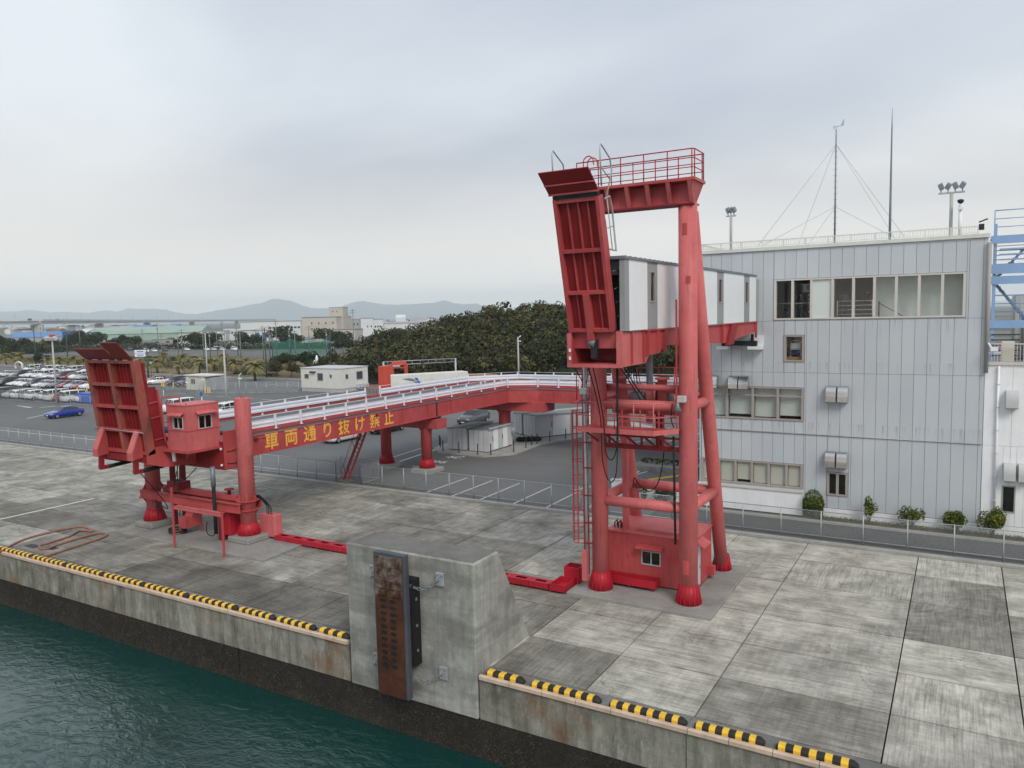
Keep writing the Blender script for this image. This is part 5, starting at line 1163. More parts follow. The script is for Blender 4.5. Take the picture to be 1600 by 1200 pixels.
# terrace rail of the annex
rr=MB(); x=1.15
while x<10.5: rr.box(x-.012,x+.012,47.1,47.125,9.15,10.05); x+=.14
stuff(rr.build('terrace_railing_bars','frame_light',an))
b=MB(); b.box(1.1,10.6,47.08,47.14,10.05,10.11); b.build('terrace_hand_rail','frame_light',an)
b=MB(); b.box(1.75,2.3,47.4,47.9,9.15,10.2); b.build('cabinet','blind',an)
b=MB(); b.box(2.5,6,52,56,9.05,12.6); b.build('stair_house','offwhite',an)
b=MB(); b.box(2.9,4.0,51.9,51.99,9.05,11.4); b.build('door','frame',an)
# blue steel escape stairs
bs=thing('escape_stairs',(3,50,9),'light blue steel escape stairs and landings beside the terminal roof','stairs')
for xx,yy in ((3.0,49.0),(1.35,49.0),(3.0,51.0)):
    b=MB(); b.box(xx-.08,xx+.08,yy-.08,yy+.08,9.05,16.4); b.build('post','sky_blue',bs)
for zz,x1 in ((15.35,3.1),(13.2,3.1),(10.85,6.5)):
    b=MB(); b.box(1.15,x1,48.85,48.97,zz,zz+.42); b.build('fascia_beam','sky_blue',bs)
    b=MB(); b.box(1.15,x1,48.97,51.1,zz+.30,zz+.36); b.build('landing','dull_steel',bs)
for zz,x1 in ((15.8,3.0),(11.3,6.4)):
    railing([(1.3,48.95),(x1,48.95)],zz,1.3,bs,'sky_blue',r=.03,sp=1.2,mids=(.33,.66))
for f0,f1,ya,yb in (((1.5,13.6),(2.9,15.3),49.2,50.0),((2.9,11.3),(1.5,13.2),50.1,50.9)):
    for yy in (ya,yb):
        b=MB(); b.bar((f0[0],yy,f0[1]),(f1[0],yy,f1[1]),.04,.12); b.build('stringer','sky_blue',bs)
    for k in range(8):
        f=(k+.5)/8; xx=f0[0]+(f1[0]-f0[0])*f; zz=f0[1]+(f1[1]-f0[1])*f; b=MB(); b.box(xx-.12,xx+.12,ya,yb,zz-.02,zz+.02); b.build('tread','dull_steel',bs)
for k in range(7):
    zz=13.75+k*.24; b=MB(); b.box(1.3,2.9,48.9,48.93,zz,zz+.05); b.build('louvre','frame',bs)
for k in range(5):
    zz=9.35+k*.28; b=MB(); b.box(1.3,2.6,48.9,48.93,zz,zz+.06); b.build('louvre','dark',bs)
for zz in (15.0,14.72,14.45):
    b=MB(); b.box(1.55,2.95,48.80,48.86,zz,zz+.08); b.build('rail','sky_blue',bs)
b=MB(); b.box(1.2,3.0,48.78,48.84,13.75,14.25); b.build('panel','sky_blue',bs)
for k in range(6):
    zz=11.55+k*.25; b=MB(); b.box(3.1,7.0,49.3,49.33,zz,zz+.05); b.build('louvre','sky_blue',bs)
b=MB(); b.box(3.1,8,49.6,49.75,13.05,13.5); b.build('bridge_beam','dull_steel',bs)
railing([(3.1,49.6),(8.0,49.6)],11.3,1.5,bs,'sky_blue',r=.03,sp=1.6,mids=(.25,.5,.75))
# rear teal tower with a railing, beyond the stairs
tt=thing('teal_tower',(5.2,66,0),'dark teal round boarding tower rising behind the blue escape stairs','tower')
b=MB(); b.lathe((4.85,66,0),[(.7,0),(.62,16.6),(.75,16.8)],20); b.build('column','teal',tt)
b=MB(); b.box(3.9,10,65,67,16.8,17.0); b.build('platform','teal',tt); railing([(4.0,65.1),(9.8,65.1)],17.0,1.1,tt,'teal',r=.03,sp=1.0)
b=MB(); b.tube((4.9,65.6,17),(4.9,65.6,20.5),.03,6); b.build('aerial','galv',tt)

# ------------------------------------------------------------------ roof-top masts and lamps
RZ=15.4
vm=thing('weather_mast',(-6.52,48,RZ),'thin guyed mast with a wind vane on the terminal roof','mast')
b=MB(); b.tube((-6.52,48,RZ),(-6.52,48,21.9),.055,8,r1=.035); b.build('pole','dull_steel',vm)
for k in range(14):
    b=MB(); b.tube((-6.64,48,16.6+k*.34),(-6.40,48,16.6+k*.34),.010,4); b.build('step','dull_steel',vm)
b=MB(); b.lathe((-6.52,48,21.9),[(.03,0),(.03,.25),(.06,.3),(.02,.42)],8); b.tube((-6.66,48,22.36),(-6.18,48,22.42),.022,6); b.add([(-6.30,47.99,22.36),(-6.16,47.99,22.72),(-6.10,47.99,22.72),(-6.12,47.99,22.40),(-6.30,48.01,22.36),(-6.16,48.01,22.72),(-6.10,48.01,22.72),(-6.12,48.01,22.40)],[(0,1,2,3),(7,6,5,4),(0,4,5,1),(1,5,6,2),(2,6,7,3),(3,7,4,0)]); b.tube((-6.64,48,22.25),(-6.64,48,22.5),.02,5); b.build('wind_vane','alum',vm)
for (ex,ey,tz) in ((-10.7,47.4,21.4),(-9.4,51.5,21.4),(-2.9,47.6,21.4),(-3.2,51.0,21.4),(-10.5,47.5,17.9),(-8.8,50.5,17.9),(-3.4,47.6,17.9)):
    b=MB(); b.tube((ex,ey,15.9 if ey<48 else RZ),(-6.52,48,tz),.010,4); b.build('guy_wire','galv',vm)
lr=thing('lightning_rod',(-3.67,48,RZ),'tall bare lightning rod on the terminal roof','lightning rod')
b=MB(); b.path([(-3.67,48,RZ),(-3.67,48,17.2),(-3.67,48,19.6),(-3.67,48,21.9),(-3.67,48,23.0)],.06,8,radii=[.07,.065,.05,.035,.008]); b.build('pole','sky_blue' if False else 'dull_steel',lr)
def flood(x,y,top,lab,n,h0=RZ):
    r=thing('floodlight_pole',(x,y,h0),lab,'floodlight','floodlight poles on the terminal roof')
    b=MB(); b.tube((x,y,h0),(x,y,top),.085 if n>2 else .06,10); b.build('pole','pole',r)
    w=.62 if n>3 else .30
    b=MB(); b.box(x-w,x+w,y-.05,y+.05,top-.02,top+.06); b.build('cross_arm','galv',r)
    for k in range(n):
        xx=x-w+.12+(2*w-.24)*k/(n-1); a=rad(-35 if k%2 else 25)
        c=Vector((xx,y,top+.38)); b=MB(); b.obox(c,Vector((math.cos(a)*.12,0,math.sin(a)*.12)),Vector((0,.10,.04)),Vector((-math.sin(a)*.15,0,math.cos(a)*.17))); b.build('lamp_head','dull_steel',r,bevel=.03)
        b=MB(); b.tube((xx,y,top+.05),(xx,y,top+.25),.03,6); b.build('lamp_bracket','galv',r)
flood(-12.44,48,17.85,'small floodlight pole at the left end of the terminal roof',3); flood(-.73,48,18.1,'larger floodlight pole at the right end of the terminal roof',4)
cm=thing('camera_pole',(-.30,47.7,RZ),'short pole with a dome camera at the right end of the terminal roof','camera pole')
b=MB(); b.tube((-.30,47.7,RZ),(-.30,47.7,17.4),.09,10); b.build('pole','white',cm)
b=MB(); b.lathe((-.30,47.55,17.45),[(.05,0),(.14,.08),(.16,.2),(.05,.24)],12); b.build('dome_camera','dark',cm)
b=MB(); b.box(-.42,-.18,47.5,47.6,17.15,17.3); b.build('bullet_camera','white',cm)
b=MB(); b.box(.55,.80,47.2,47.4,16.0,16.3); b.tube((.55,47.3,16.4),(.95,47.3,16.55),.04,6); tag(b.build('roof_camera','dark'),'little dark camera box beside the roof rail end','camera')
b=MB(); b.box(1.22,1.55,46.2,46.42,9.75,9.95); b.tube((1.25,46.4,9.9),(1.1,46.7,10.2),.05,6); tag(b.build('wall_camera','white'),'white bullet camera on the brown downpipe at the terminal corner','camera')

# ------------------------------------------------------------------ people behind the top-floor window
def person(x,y,z,lab,pose,face,top,bottom,h=1.68):
    p=thing('person',(x,y,z),lab,'person')
    s=h/1.68
    if pose=='stand':
        J={'pel':(0,0,.92),'ch':(0,.02,1.22),'nk':(0,.01,1.44),'hd':(0,-.02,1.60),'lh':(-.10,0,.90),'lk':(-.11,-.02,.48),'la':(-.11,.03,.08),'lt':(-.12,-.12,.03),'rh':(.10,0,.90),'rk':(.11,-.02,.48),'ra':(.11,.03,.08),'rt':(.12,-.12,.03),
           'ls':(-.19,.02,1.38),'le':(-.24,.02,1.10),'lw':(-.16,-.20,1.02),'lf':(-.12,-.27,1.02),'rs':(.19,.02,1.38),'re':(.24,.02,1.10),'rw':(.20,-.14,.92),'rf':(.18,-.21,.90)}
    else:
        J={'pel':(0,0,.50),'ch':(0,-.03,.82),'nk':(0,-.05,1.04),'hd':(0,-.08,1.20),'lh':(-.10,-.02,.50),'lk':(-.12,-.44,.50),'la':(-.12,-.42,.09),'lt':(-.12,-.57,.03),'rh':(.10,-.02,.50),'rk':(.12,-.44,.50),'ra':(.14,-.36,.09),'rt':(.14,-.51,.03),
           'ls':(-.19,-.03,.98),'le':(-.25,-.10,.72),'lw':(-.13,-.34,.70),'lf':(-.08,-.41,.71),'rs':(.19,-.03,.98),'re':(.25,-.10,.72),'rw':(.13,-.34,.70),'rf':(.08,-.41,.71)}
    rad_={'pel':.15,'ch':.17,'nk':.062,'hd':.10,'lh':.10,'rh':.10,'lk':.066,'rk':.066,'la':.05,'ra':.05,'lt':.045,'rt':.045,'ls':.085,'rs':.085,'le':.056,'re':.056,'lw':.04,'rw':.04,'lf':.038,'rf':.038}
    E_=[('pel','ch'),('ch','nk'),('nk','hd'),('pel','lh'),('lh','lk'),('lk','la'),('la','lt'),('pel','rh'),('rh','rk'),('rk','ra'),('ra','rt'),('ch','ls'),('ls','le'),('le','lw'),('lw','lf'),('ch','rs'),('rs','re'),('re','rw'),('rw','rf')]
    ca,sa=math.cos(face),math.sin(face); ks=list(J)
    me=bpy.data.meshes.new('body'); me.from_pydata([((a*ca-b_*sa)*s,(a*sa+b_*ca)*s,c*s) for a,b_,c in J.values()],[(ks.index(a),ks.index(b_)) for a,b_ in E_],[])
    o=bpy.data.objects.new('body',me); COL.objects.link(o); o.parent=p
    md=o.modifiers.new('skin','SKIN')
    for i,k in enumerate(ks): me.skin_vertices[0].data[i].radius=(rad_[k]*s,rad_[k]*s)
    for i in range(len(ks)): me.skin_vertices[0].data[i].use_root=(i==0)
    o.modifiers.new('sub','SUBSURF').levels=1; o.modifiers['sub'].render_levels=2
    dg=bpy.context.evaluated_depsgraph_get(); nm=bpy.data.meshes.new_from_object(o.evaluated_get(dg)); o.modifiers.clear(); o.data=nm; nm.name='body'
    nm.materials.clear(); [nm.materials.append(M[m]) for m in (top,bottom,'skin')]
    hz=J['nk'][2]*s+.03; pz_=J['pel'][2]*s
    for f in nm.polygons:
        f.use_smooth=True; c=f.center
        wr=min((c-Vector(((J[k][0]*ca-J[k][1]*sa)*s,(J[k][0]*sa+J[k][1]*ca)*s,J[k][2]*s))).length for k in ('lf','rf'))
        f.material_index=2 if c.z>hz or wr<.07 else (0 if c.z>pz_+.02 or (pose!='stand' and c.z>.62*s) else 1)
    hd=Vector(((J['hd'][0]*ca-J['hd'][1]*sa)*s,(J['hd'][0]*sa+J['hd'][1]*ca)*s,J['hd'][2]*s))+Vector((x,y,z))
    fw=Vector((sa,-ca,0))
    b=MB(); n=10
    for i in range(6):
        pass
    b.lathe((hd.x-fw.x*.02,hd.y-fw.y*.02,hd.z-.02),[(.105,-.02),(.118,.04),(.105,.10),(.06,.14),(.01,.15)],14); b.build('hair','hair',p)
    b=MB(); c=hd+fw*.105; b.add([c+Vector((fw.y*-.018,fw.x*.018,.02)),c+Vector((fw.y*.018,fw.x*-.018,.02)),c+fw*.025+Vector((0,0,-.02)),c+Vector((0,0,.05))],[(0,1,2),(0,2,3),(1,3,2)]); b.build('nose','skin',p)
    return p
person(-9.15,48.0,11.43,'person in dark jacket and pale trousers seated behind the leftmost top-floor pane','sit',rad(150),'cloth_dark','jeans')
person(-8.35,48.1,11.43,'person in a dark long coat standing by the blue banner behind the window','stand',rad(-20),'cloth_dark','cloth_dark',1.62)
person(-5.95,47.8,11.43,'person in dark grey jacket seen from behind at the top-floor guard rail','stand',rad(175),'cloth_grey','cloth_dark',1.74)
person(-4.75,47.85,11.43,'person in black clothes turned sideways at the top-floor guard rail','stand',rad(80),'cloth_dark','cloth_dark',1.70)
b=MB(); b.box(-9.4,-8.9,48.15,48.6,11.43,11.88); b.box(-9.4,-8.9,48.55,48.62,11.88,12.35); tag(b.build('seat','navy'),'dark seat under the seated person behind the leftmost top-floor pane','seat')
# ================================================================== fences
def fence(pts, lab, h=1.5, sp=2.0, gates=(), z0=.0, mesh=True, post_r=.033):
    f=thing('chain_link_fence',(pts[0][0],pts[0][1],z0),lab,'fence')
    for i in range(len(pts)-1):
        p,q=Vector((*pts[i],z0)),Vector((*pts[i+1],z0)); n=max(1,round((q-p).length/sp)); d=(q-p).normalized()
        for k in range(n+(1 if i==len(pts)-2 else 0)):
            c=p.lerp(q,k/n); b=MB(); b.tube(c-Vector((0,0,.1)),c+Vector((0,0,h)),post_r,8); b.build('fence_post','galv',f)
        for k in range(n):
            a,c=p.lerp(q,k/n),p.lerp(q,(k+1)/n)
            if mesh:
                b=MB(); b.add([a+Vector((0,0,.12)),c+Vector((0,0,.12)),c+Vector((0,0,h-.04)),a+Vector((0,0,h-.04))],[(0,1,2,3)]); b.build('wire_mesh','chain_link',f,fix=False)
        for zz in (h-.03,.16):
            b=MB(); b.tube(p+Vector((0,0,zz)),q+Vector((0,0,zz)),.022,6); b.build('fence_rail','galv',f)
    return f
FY=41.95
fence([(-120,FY),(-40.1,FY)],'chain-link fence along the back of the quay, left of the red access ladder',sp=2.0,z0=.10)
fence([(-40.1,FY),(-41.4,43.9),(-37.6,43.9),(-37.6,FY)],'chain-link enclosure around the foot of the red access ladder',h=1.55,z0=.0)
fence([(-37.6,FY),(-14.2,FY)],'chain-link fence along the quay between the access ladder and the boarding tower',z0=.10)
fence([(-14.2,FY),(24,FY)],'chain-link fence along the quay in front of the grey terminal',z0=.10)
# cross braced gate panel beside the tower ladder
g_=MB(); g_.tube((-20.7,FY-.03,.2),(-18.8,FY-.03,1.5),.018,6); g_.tube((-20.7,FY-.03,1.5),(-18.8,FY-.03,.2),.018,6); tag(g_.build('gate_brace','galv'),'thin crossed brace bars on the quay fence left of the tower','fence brace')
fence([(-147,66.9),(-112.5,66.6)],'chain-link fence along the front of the car park left of the ramp',h=1.6,sp=2.6)
fence([(-112,84.6),(-99,90.5),(-96,92.5)],'tall open steel fence beside the white office hut',h=2.0,sp=1.9)
fence([(-123,86.6),(-113,91.4)],'steel mesh fence around the small gatehouse',h=1.9,sp=1.7)

# ================================================================== sheds, island and bollards
isl=MB(); isl.pz([(-41.9,56.8),(-40.1,55.1),(-35.3,54.9),(-33.45,57),(-33.75,62.6),(-31.2,69.5),(-27,75.8),(-32,80),(-43.5,68)],-.02,.14); tag(isl.build('kerbed_island','kerb',bevel=.02),kind='structure')
def shed(corner,dl,dd,L_,D_,h,lab,nd):
    c=Vector((*corner,.14)); dl=Vector((*dl,0)).normalized(); dd=Vector((*dd,0)).normalized()
    s_=thing('storage_shed',c,lab,'shed','storage sheds on the kerbed island')
    P=lambda a,d,z: c+dl*a+dd*d+Vector((0,0,z))
    b=MB(); hb_=h-.18
    b.add([P(0,.05,.06),P(L_,.05,.06),P(L_,D_,.06),P(0,D_,.06),P(0,.05,h-.06),P(L_,.05,h-.06),P(L_,D_,hb_-.06),P(0,D_,hb_-.06)],[(0,3,2,1),(4,5,6,7),(0,1,5,4),(1,2,6,5),(2,3,7,6),(3,0,4,7)]); b.build('wall','shed_grey',s_)
    b=MB(); b.add([P(-.08,-.12,h-.055),P(L_+.08,-.12,h-.055),P(L_+.08,D_+.1,hb_-.055),P(-.08,D_+.1,hb_-.055),P(-.08,-.12,h+.02),P(L_+.08,-.12,h+.02),P(L_+.08,D_+.1,hb_+.02),P(-.08,D_+.1,hb_+.02)],[(0,3,2,1),(4,5,6,7),(0,1,5,4),(1,2,6,5),(2,3,7,6),(3,0,4,7)]); b.build('roof','shed_roof',s_)
    b=MB(); b.bar(P(-.09,-.14,h-.03),P(L_+.09,-.14,h-.03),.04,.14); b.build('fascia','alum',s_)
    for k in range(nd):
        a0,a1=L_*k/nd+.03,L_*(k+1)/nd-.03
        b=MB(); b.add([P(a,d,z) for d in (.0,.045) for a,z in ((a0,.12),(a1,.12),(a1,h-.14),(a0,h-.14))],[(0,1,2,3),(7,6,5,4),(0,4,5,1),(1,5,6,2),(2,6,7,3),(3,7,4,0)]); dr=b.build('door','white' if k%2 else 'shed_grey',s_)
        if k%2==0 or nd<4:
            b=MB(); b.bar(P(a1-.10,-.03,h*.42),P(a1-.10,-.03,h*.62),.04,.04); b.build('handle','dark',dr)
    for k in range(3):   # ribs on the end wall facing the quay
        b=MB(); b.bar(P(-.008,D_*(k+1)/4,.1),P(-.008,D_*(k+1)/4,h-.22),.02,.02,up=dd); b.build('wall_seam','shed_roof',s_)
    b=MB(); b.add([P(a,d,z) for z in (0,.06) for a,d in ((0,.1),(L_,.1),(L_,D_-.05),(0,D_-.05))],[(0,3,2,1),(4,5,6,7),(0,1,5,4),(1,2,6,5),(2,3,7,6),(3,0,4,7)]); b.build('base','dark',s_)
    return s_
shed((-35.75,56.45),(0,1),(-1,0),4.15,2.05,2.15,'white storage shed with five door leaves, nearest the quay fence',5)
shed((-38.10,56.55),(0,1),(-1,0),4.15,2.10,2.12,'white storage shed just left of the nearest one',4)
shed((-35.75,65.0),(.537,.844),(-.844,.537),8.0,2.4,2.30,'long white storage shed with wide doors behind the bollards near the tower',4)
shed((-38.05,66.4),(.537,.844),(-.844,.537),8.0,1.6,2.25,'white storage shed hidden behind the long one under the bridge bend',3)
for k,(x,y) in enumerate([(-42.24,58.08),(-41.5,57.2),(-40.19,55.75),(-38.27,55.5),(-36.23,55.4),(-35.1,55.75),(-34.05,57.9),(-34.05,60.1),(-34.21,61.48),(-34.16,62.43),(-33.7,64.14),(-33.0,66.1),(-32.2,68.58)]):
    b=MB(); b.lathe((x,y,.13),[(.12,0),(.12,.02),(.045,.03),(.045,.92),(.03,.96)],10); tag(b.build('bollard','dark'),'thin black bollard round the shed island, %s from the left'%ORD[k],'bollard','bollards round the shed island')
b=MB(); 
rr=random.Random(3)
for k in range(5): b.lathe((-36.3+.35*k,62.9+.25*k,.14),[(.30,0),(.42,.12),(.30,.34),(.1,.42)],9)
tag(b.build('tarpaulin_heap','rubber'),'low heap under black tarpaulin between the two rows of sheds','tarpaulin')

# hose lying on the quay, two dark drain holes
hp=[G(-25,878,.06),G(0,862,.06),G(40,842,.06),G(95,828,.06),G(128,823,.06),G(144,830,.06),G(125,829,.07),G(108,838,.06),G(78,848,.06),G(62,853,.06),G(70,858,.06),G(100,848,.06),G(150,834,.06),G(166,834,.06),G(160,840,.06),G(118,854,.06),G(75,868,.06),G(48,872,.06)]
b=MB(); b.path(smoothpts(hp,6),.065,8); tag(b.build('hose','hose'),'long reddish brown hose looped on the quay at the left','hose')
for a,c in (((-44.6,22.05),(-43.6,22.5)),((-43.2,22.35),(-42.3,22.75))):
    b=MB(); b.box(a[0],c[0],a[1],c[1],.005,.012); b.build('drain_opening','dark',quay)

# white low wall, planter and kerbs left of the terminal seen through the tower
wl=thing('low_wall',(-18,46.5,0),'low white wall with clipped shrubs seen between the tower legs','wall')
b=MB(); b.box(-19.8,-14.2,46.3,46.5,0,1.15); b.build('wall','white',wl); b=MB(); b.box(-19.85,-14.15,46.25,46.55,1.151,1.22); b.build('cap','offwhite',wl)
c=G(1018,735); 
pl=thing('planter',(c.x,c.y,0),'brick-edged planter with low bushes seen between the tower legs','planter')
b=MB(); b.pz([(c.x-1.6,c.y-.6),(c.x+3.4,c.y-.4),(c.x+3.6,c.y+2.0),(c.x-1.2,c.y+2.0)],0,.42); b.build('edging','block_concrete',pl)
strip((c.x+1.0,c.y-3.2),(c.x+2.6,c.y-.9),.5,'road_yellow','painted_patch',.012)

# ================================================================== foliage
rng=np.random.default_rng(11)
def cards(centers, normals, size, jitter=.7, asp=1.0):
    n=len(centers); nr=normals+rng.normal(0,jitter,(n,3)); nr/=np.linalg.norm(nr,axis=1)[:,None]+1e-9
    a=np.cross(nr,rng.normal(0,1,(n,3))); a/=np.linalg.norm(a,axis=1)[:,None]+1e-9; b=np.cross(nr,a)
    s=(size*rng.uniform(.55,1.25,n))[:,None]
    bend=nr*s*.25
    V=np.stack([centers-a*s*asp-bend,centers-b*s*.55,centers+a*s*asp-bend,centers+b*s*.55],1).reshape(-1,3)
    F=np.arange(4*n).reshape(-1,4); return V,F
def crown_pts(c,r,n,lobes,low=-.5):
    c=np.array(c); r=np.array(r); P=[];N=[]
    L_=[(np.zeros(3),1.0)]
    for k in range(lobes):
        d=rng.normal(0,1,3); d/=np.linalg.norm(d); d[2]=abs(d[2])*.9-.2; L_.append((d*r*rng.uniform(.5,1.0),rng.uniform(.32,.6)))
    tot=sum(s*s for _,s in L_)
    if lobes>6: L_[0]=(np.zeros(3),.55)
    for o,s in L_:
        m=max(4,int(n*s*s/tot)); d=rng.normal(0,1,(m,3)); d/=np.linalg.norm(d,axis=1)[:,None]
        k=d[:,2]>low; d=d[k]; rr_=rng.uniform(.72,1.06,len(d))**.6
        P.append(c+o+d*r*s*rr_[:,None]); N.append(d)
    return np.concatenate(P),np.concatenate(N)
def npmesh(name,V,F,mt,parent=None,smooth=False):
    me=bpy.data.meshes.new(name); V=np.asarray(V,dtype=np.float64).copy()
    off=Vector((0,0,0)); p=parent
    while p is not None: off+=p.location; p=p.parent
    V-=np.array(off); me.vertices.add(len(V)); me.vertices.foreach_set('co',V.astype(np.float32).ravel())
    nf=len(F); me.loops.add(nf*F.shape[1]); me.loops.foreach_set('vertex_index',F.astype(np.int32).ravel()); me.polygons.add(nf)
    me.polygons.foreach_set('loop_start',np.arange(0,nf*F.shape[1],F.shape[1],dtype=np.int32)); me.polygons.foreach_set('loop_total',np.full(nf,F.shape[1],dtype=np.int32))
    me.update(calc_edges=True); me.validate(); me.materials.append(M[mt]); o=bpy.data.objects.new(name,me); COL.objects.link(o)
    if parent is not None: o.parent=parent
    return o
def shrub(x,y,z,r,lab,n,size,lobes,mt='leaf_shrub',name='shrub',cat='shrub',low=-.8):
    t_=thing(name,(x,y,z),lab,cat); P,N=crown_pts((x,y,z+r[2]*.95),r,n,lobes,low); V,F=cards(P,N,size); npmesh('crown',V,F,mt,t_)
    b=MB()
    for k in range(4): a=k*1.7; b.path([(x,y,z-.05),(x+.1*math.cos(a),y+.1*math.sin(a),z+r[2]*.5),(x+r[0]*.5*math.cos(a),y+r[1]*.5*math.sin(a),z+r[2]*1.1)],.03,5,radii=[.035,.025,.01])
    b.build('trunk','bark',t_); return t_
shrub(-7.2,46.15,.08,(.58,.42,.86),'dense upright evergreen shrub at the corner of the white base wall',2600,.055,5)
shrub(-4.28,46.15,.08,(.40,.30,.80),'thin narrow yellow-green shrub, second from the left along the terminal',1100,.06,10)
shrub(-2.15,46.1,.08,(.62,.36,.66),'sparse straggly shrub, third from the left along the terminal',1300,.065,13)
shrub(-.05,46.1,.08,(.66,.45,.74),'round leafy green shrub, fourth from the left along the terminal',2600,.065,9)
shrub(1.55,46.05,.08,(.62,.42,.82),'tall leafy shrub in front of the white annex corner',2600,.065,12)
P=np.column_stack([rng.uniform(-7.2,9,5200),46.15+rng.normal(0,.13,5200),rng.uniform(.08,.28,5200)]); V,F=cards(P,np.tile([0,-.3,1.],(5200,1)),.045); tag(npmesh('ground_cover',V,F,'leaf_hedge'),'low dark ground cover along the terminal bed','ground cover',kind='stuff')
for k,xx in enumerate((-17.9,-16.0)): shrub(xx,45.9,0,(.75,.5,.62),'clipped dark shrub in front of the low white wall, %s from the left'%ORD[k],1500,.06,4,'leaf_dark')
V=[];Fs=[]; 
for k in range(5): shrub(c.x-.6+k*.8,c.y+.7,.4,(.5,.5,.22),'low brownish bush in the planter, %s from the left'%ORD[k],260,.08,3,'leaf_hedge',low=-.2)

# wooded hill behind the tower: one mass
def ridge_h(px):
    xs=[500,536,560,600,650,690,740,790,860,900,980,1100,1300]; ys=[598,578,543,517,507,494,484,476,472,468,462,458,455]
    return np.interp(px,xs,ys)
P_all=[];N_all=[];W_IDX=[]
for it in range(900):
    px=rng.uniform(528,1290); fdep=rng.uniform(0,1)
    foot=G(px,604-.012*(px-560)); fd=(foot-EYE).dot(FW)
    dep=fd+4+fdep*44
    zt=12.1+((493.3-.0224*(px-800))-ridge_h(px))/1200*(fd+44)
    gz=max(0.0,fdep)**.85
    ztop=max(3.0,5.0+(zt-5.0)*gz) if zt>5 else max(2.5,zt)
    base=AT(px,500,dep); rr_=rng.uniform(1.8,3.7)
    if zt<5: rr_*=.7
    cz=ztop-rr_*.85+rng.normal(0,.7)
    ctr=(base.x,base.y,cz); r3=(rr_*rng.uniform(.9,1.2),rr_*rng.uniform(.9,1.2),rr_*rng.uniform(.75,1.0))
    P,N=crown_pts(ctr,r3,int(60*rr_*rr_),7,-.55); P_all.append(P);N_all.append(N); W_IDX.append(np.full(len(P),rng.choice(4,p=[.52,.30,.15,.03])))
P=np.concatenate(P_all);N=np.concatenate(N_all); V,F=cards(P,N,.36,.6); wood=tag(npmesh('woodland',V,F,'leaf_wood'),'dense dark evergreen wood covering the low hill behind the bridge','woodland',kind='stuff')
for m_ in ('leaf_wood_b','leaf_wood_c','leaf_wood_d'): wood.data.materials.append(M[m_])
wood.data.polygons.foreach_set('material_index',np.concatenate(W_IDX).astype(np.int32))
# the hill under the wood
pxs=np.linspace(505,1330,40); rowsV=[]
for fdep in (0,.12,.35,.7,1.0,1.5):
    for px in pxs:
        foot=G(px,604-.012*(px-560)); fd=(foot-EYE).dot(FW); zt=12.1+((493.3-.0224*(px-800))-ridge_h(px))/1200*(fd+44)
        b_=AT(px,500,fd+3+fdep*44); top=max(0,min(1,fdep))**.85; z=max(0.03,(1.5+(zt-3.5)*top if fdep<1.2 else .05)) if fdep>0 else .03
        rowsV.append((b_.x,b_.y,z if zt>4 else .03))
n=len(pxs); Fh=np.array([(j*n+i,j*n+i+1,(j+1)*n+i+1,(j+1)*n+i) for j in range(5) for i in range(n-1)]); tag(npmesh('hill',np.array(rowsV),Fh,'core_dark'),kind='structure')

# tree prototypes
def tree_proto(name,h,r,n,size,mt,lobes,lab):
    t_=thing(name,(0,0,0),lab,'tree')
    b=MB(); b.path([(0,0,-.1),(.05,0,h*.3),(0,.06,h*.62)],.2,8,radii=[.03*h,.022*h,.012*h])
    for k in range(5):
        a=k*1.26; b.path([(0,0,h*.30),(r*.35*math.cos(a),r*.35*math.sin(a),h*.52),(r*.7*math.cos(a),r*.7*math.sin(a),h*.66)],.1,6,radii=[.014*h,.01*h,.004*h])
    b.build('trunk','bark',t_)
    P,N=crown_pts((0,0,h*.56),(r,r,h*.46),n,lobes,-.92); V,F=cards(P,N,size,.75); npmesh('crown',V,F,mt,t_); return t_
protoT=[tree_proto('evergreen_tree',8,4.0,2600,.36,'leaf_dark',8,''),tree_proto('evergreen_tree',6,4.2,2600,.36,'leaf_dark',10,''),tree_proto('evergreen_tree',7,3.2,2200,.32,'leaf_wood',7,'')]
def palm_proto(h,nf,ln):
    t_=thing('palm_tree',(0,0,0),'','palm tree')
    b=MB(); b.path([(0,0,-.1),(.06,.02,h*.5),(0,0,h)],.2,9,radii=[.24,.19,.2]); b.build('trunk','bark',t_)
    Vv=[];Ff=[]
    for k in range(nf):
        az=k*2.39996; el=rng.uniform(-.45,1.25); l=ln*rng.uniform(.8,1.1); pts=[]
        for s_ in range(7):
            u=s_/6; rr_=l*u*math.cos(el*(1-u*.35)); zz=h+l*(u*math.sin(el)-.62*u*u); pts.append(np.array((rr_*math.cos(az),rr_*math.sin(az),zz)))
        side=np.array((-math.sin(az),math.cos(az),0))
        for s_ in range(6):
            for q in range(4):
                f0=s_+q/4; p=pts[s_]*(1-q/4)+pts[s_+1]*(q/4); w=.42*math.sin(math.pi*min(1,(f0+.6)/6.8)); d=pts[min(6,s_+1)]-pts[s_]; d=d/ (np.linalg.norm(d)+1e-6)
                for sg in (-1,1):
                    tip=p+side*sg*w+d*w*.7+np.array((0,0,-.22*w)); i=len(Vv); Vv+= [p-d*.035,p+d*.035,tip+d*.02,tip-d*.02]; Ff.append((i,i+1,i+2,i+3))
    npmesh('crown',np.array(Vv),np.array(Ff),'leaf_palm',t_); return t_
protoP=[palm_proto(2.5,44,2.5),palm_proto(3.0,46,2.4)]
def place(proto,loc,s,rz,lab,group,first):
    o=proto if first else copy_tree(proto)
    o.location=loc; o.scale=(s,s,s*random.Random(int(loc[0]*7)).uniform(.9,1.12)); o.rotation_euler=(0,0,rz); o['label']=lab; o['group']=group; return o
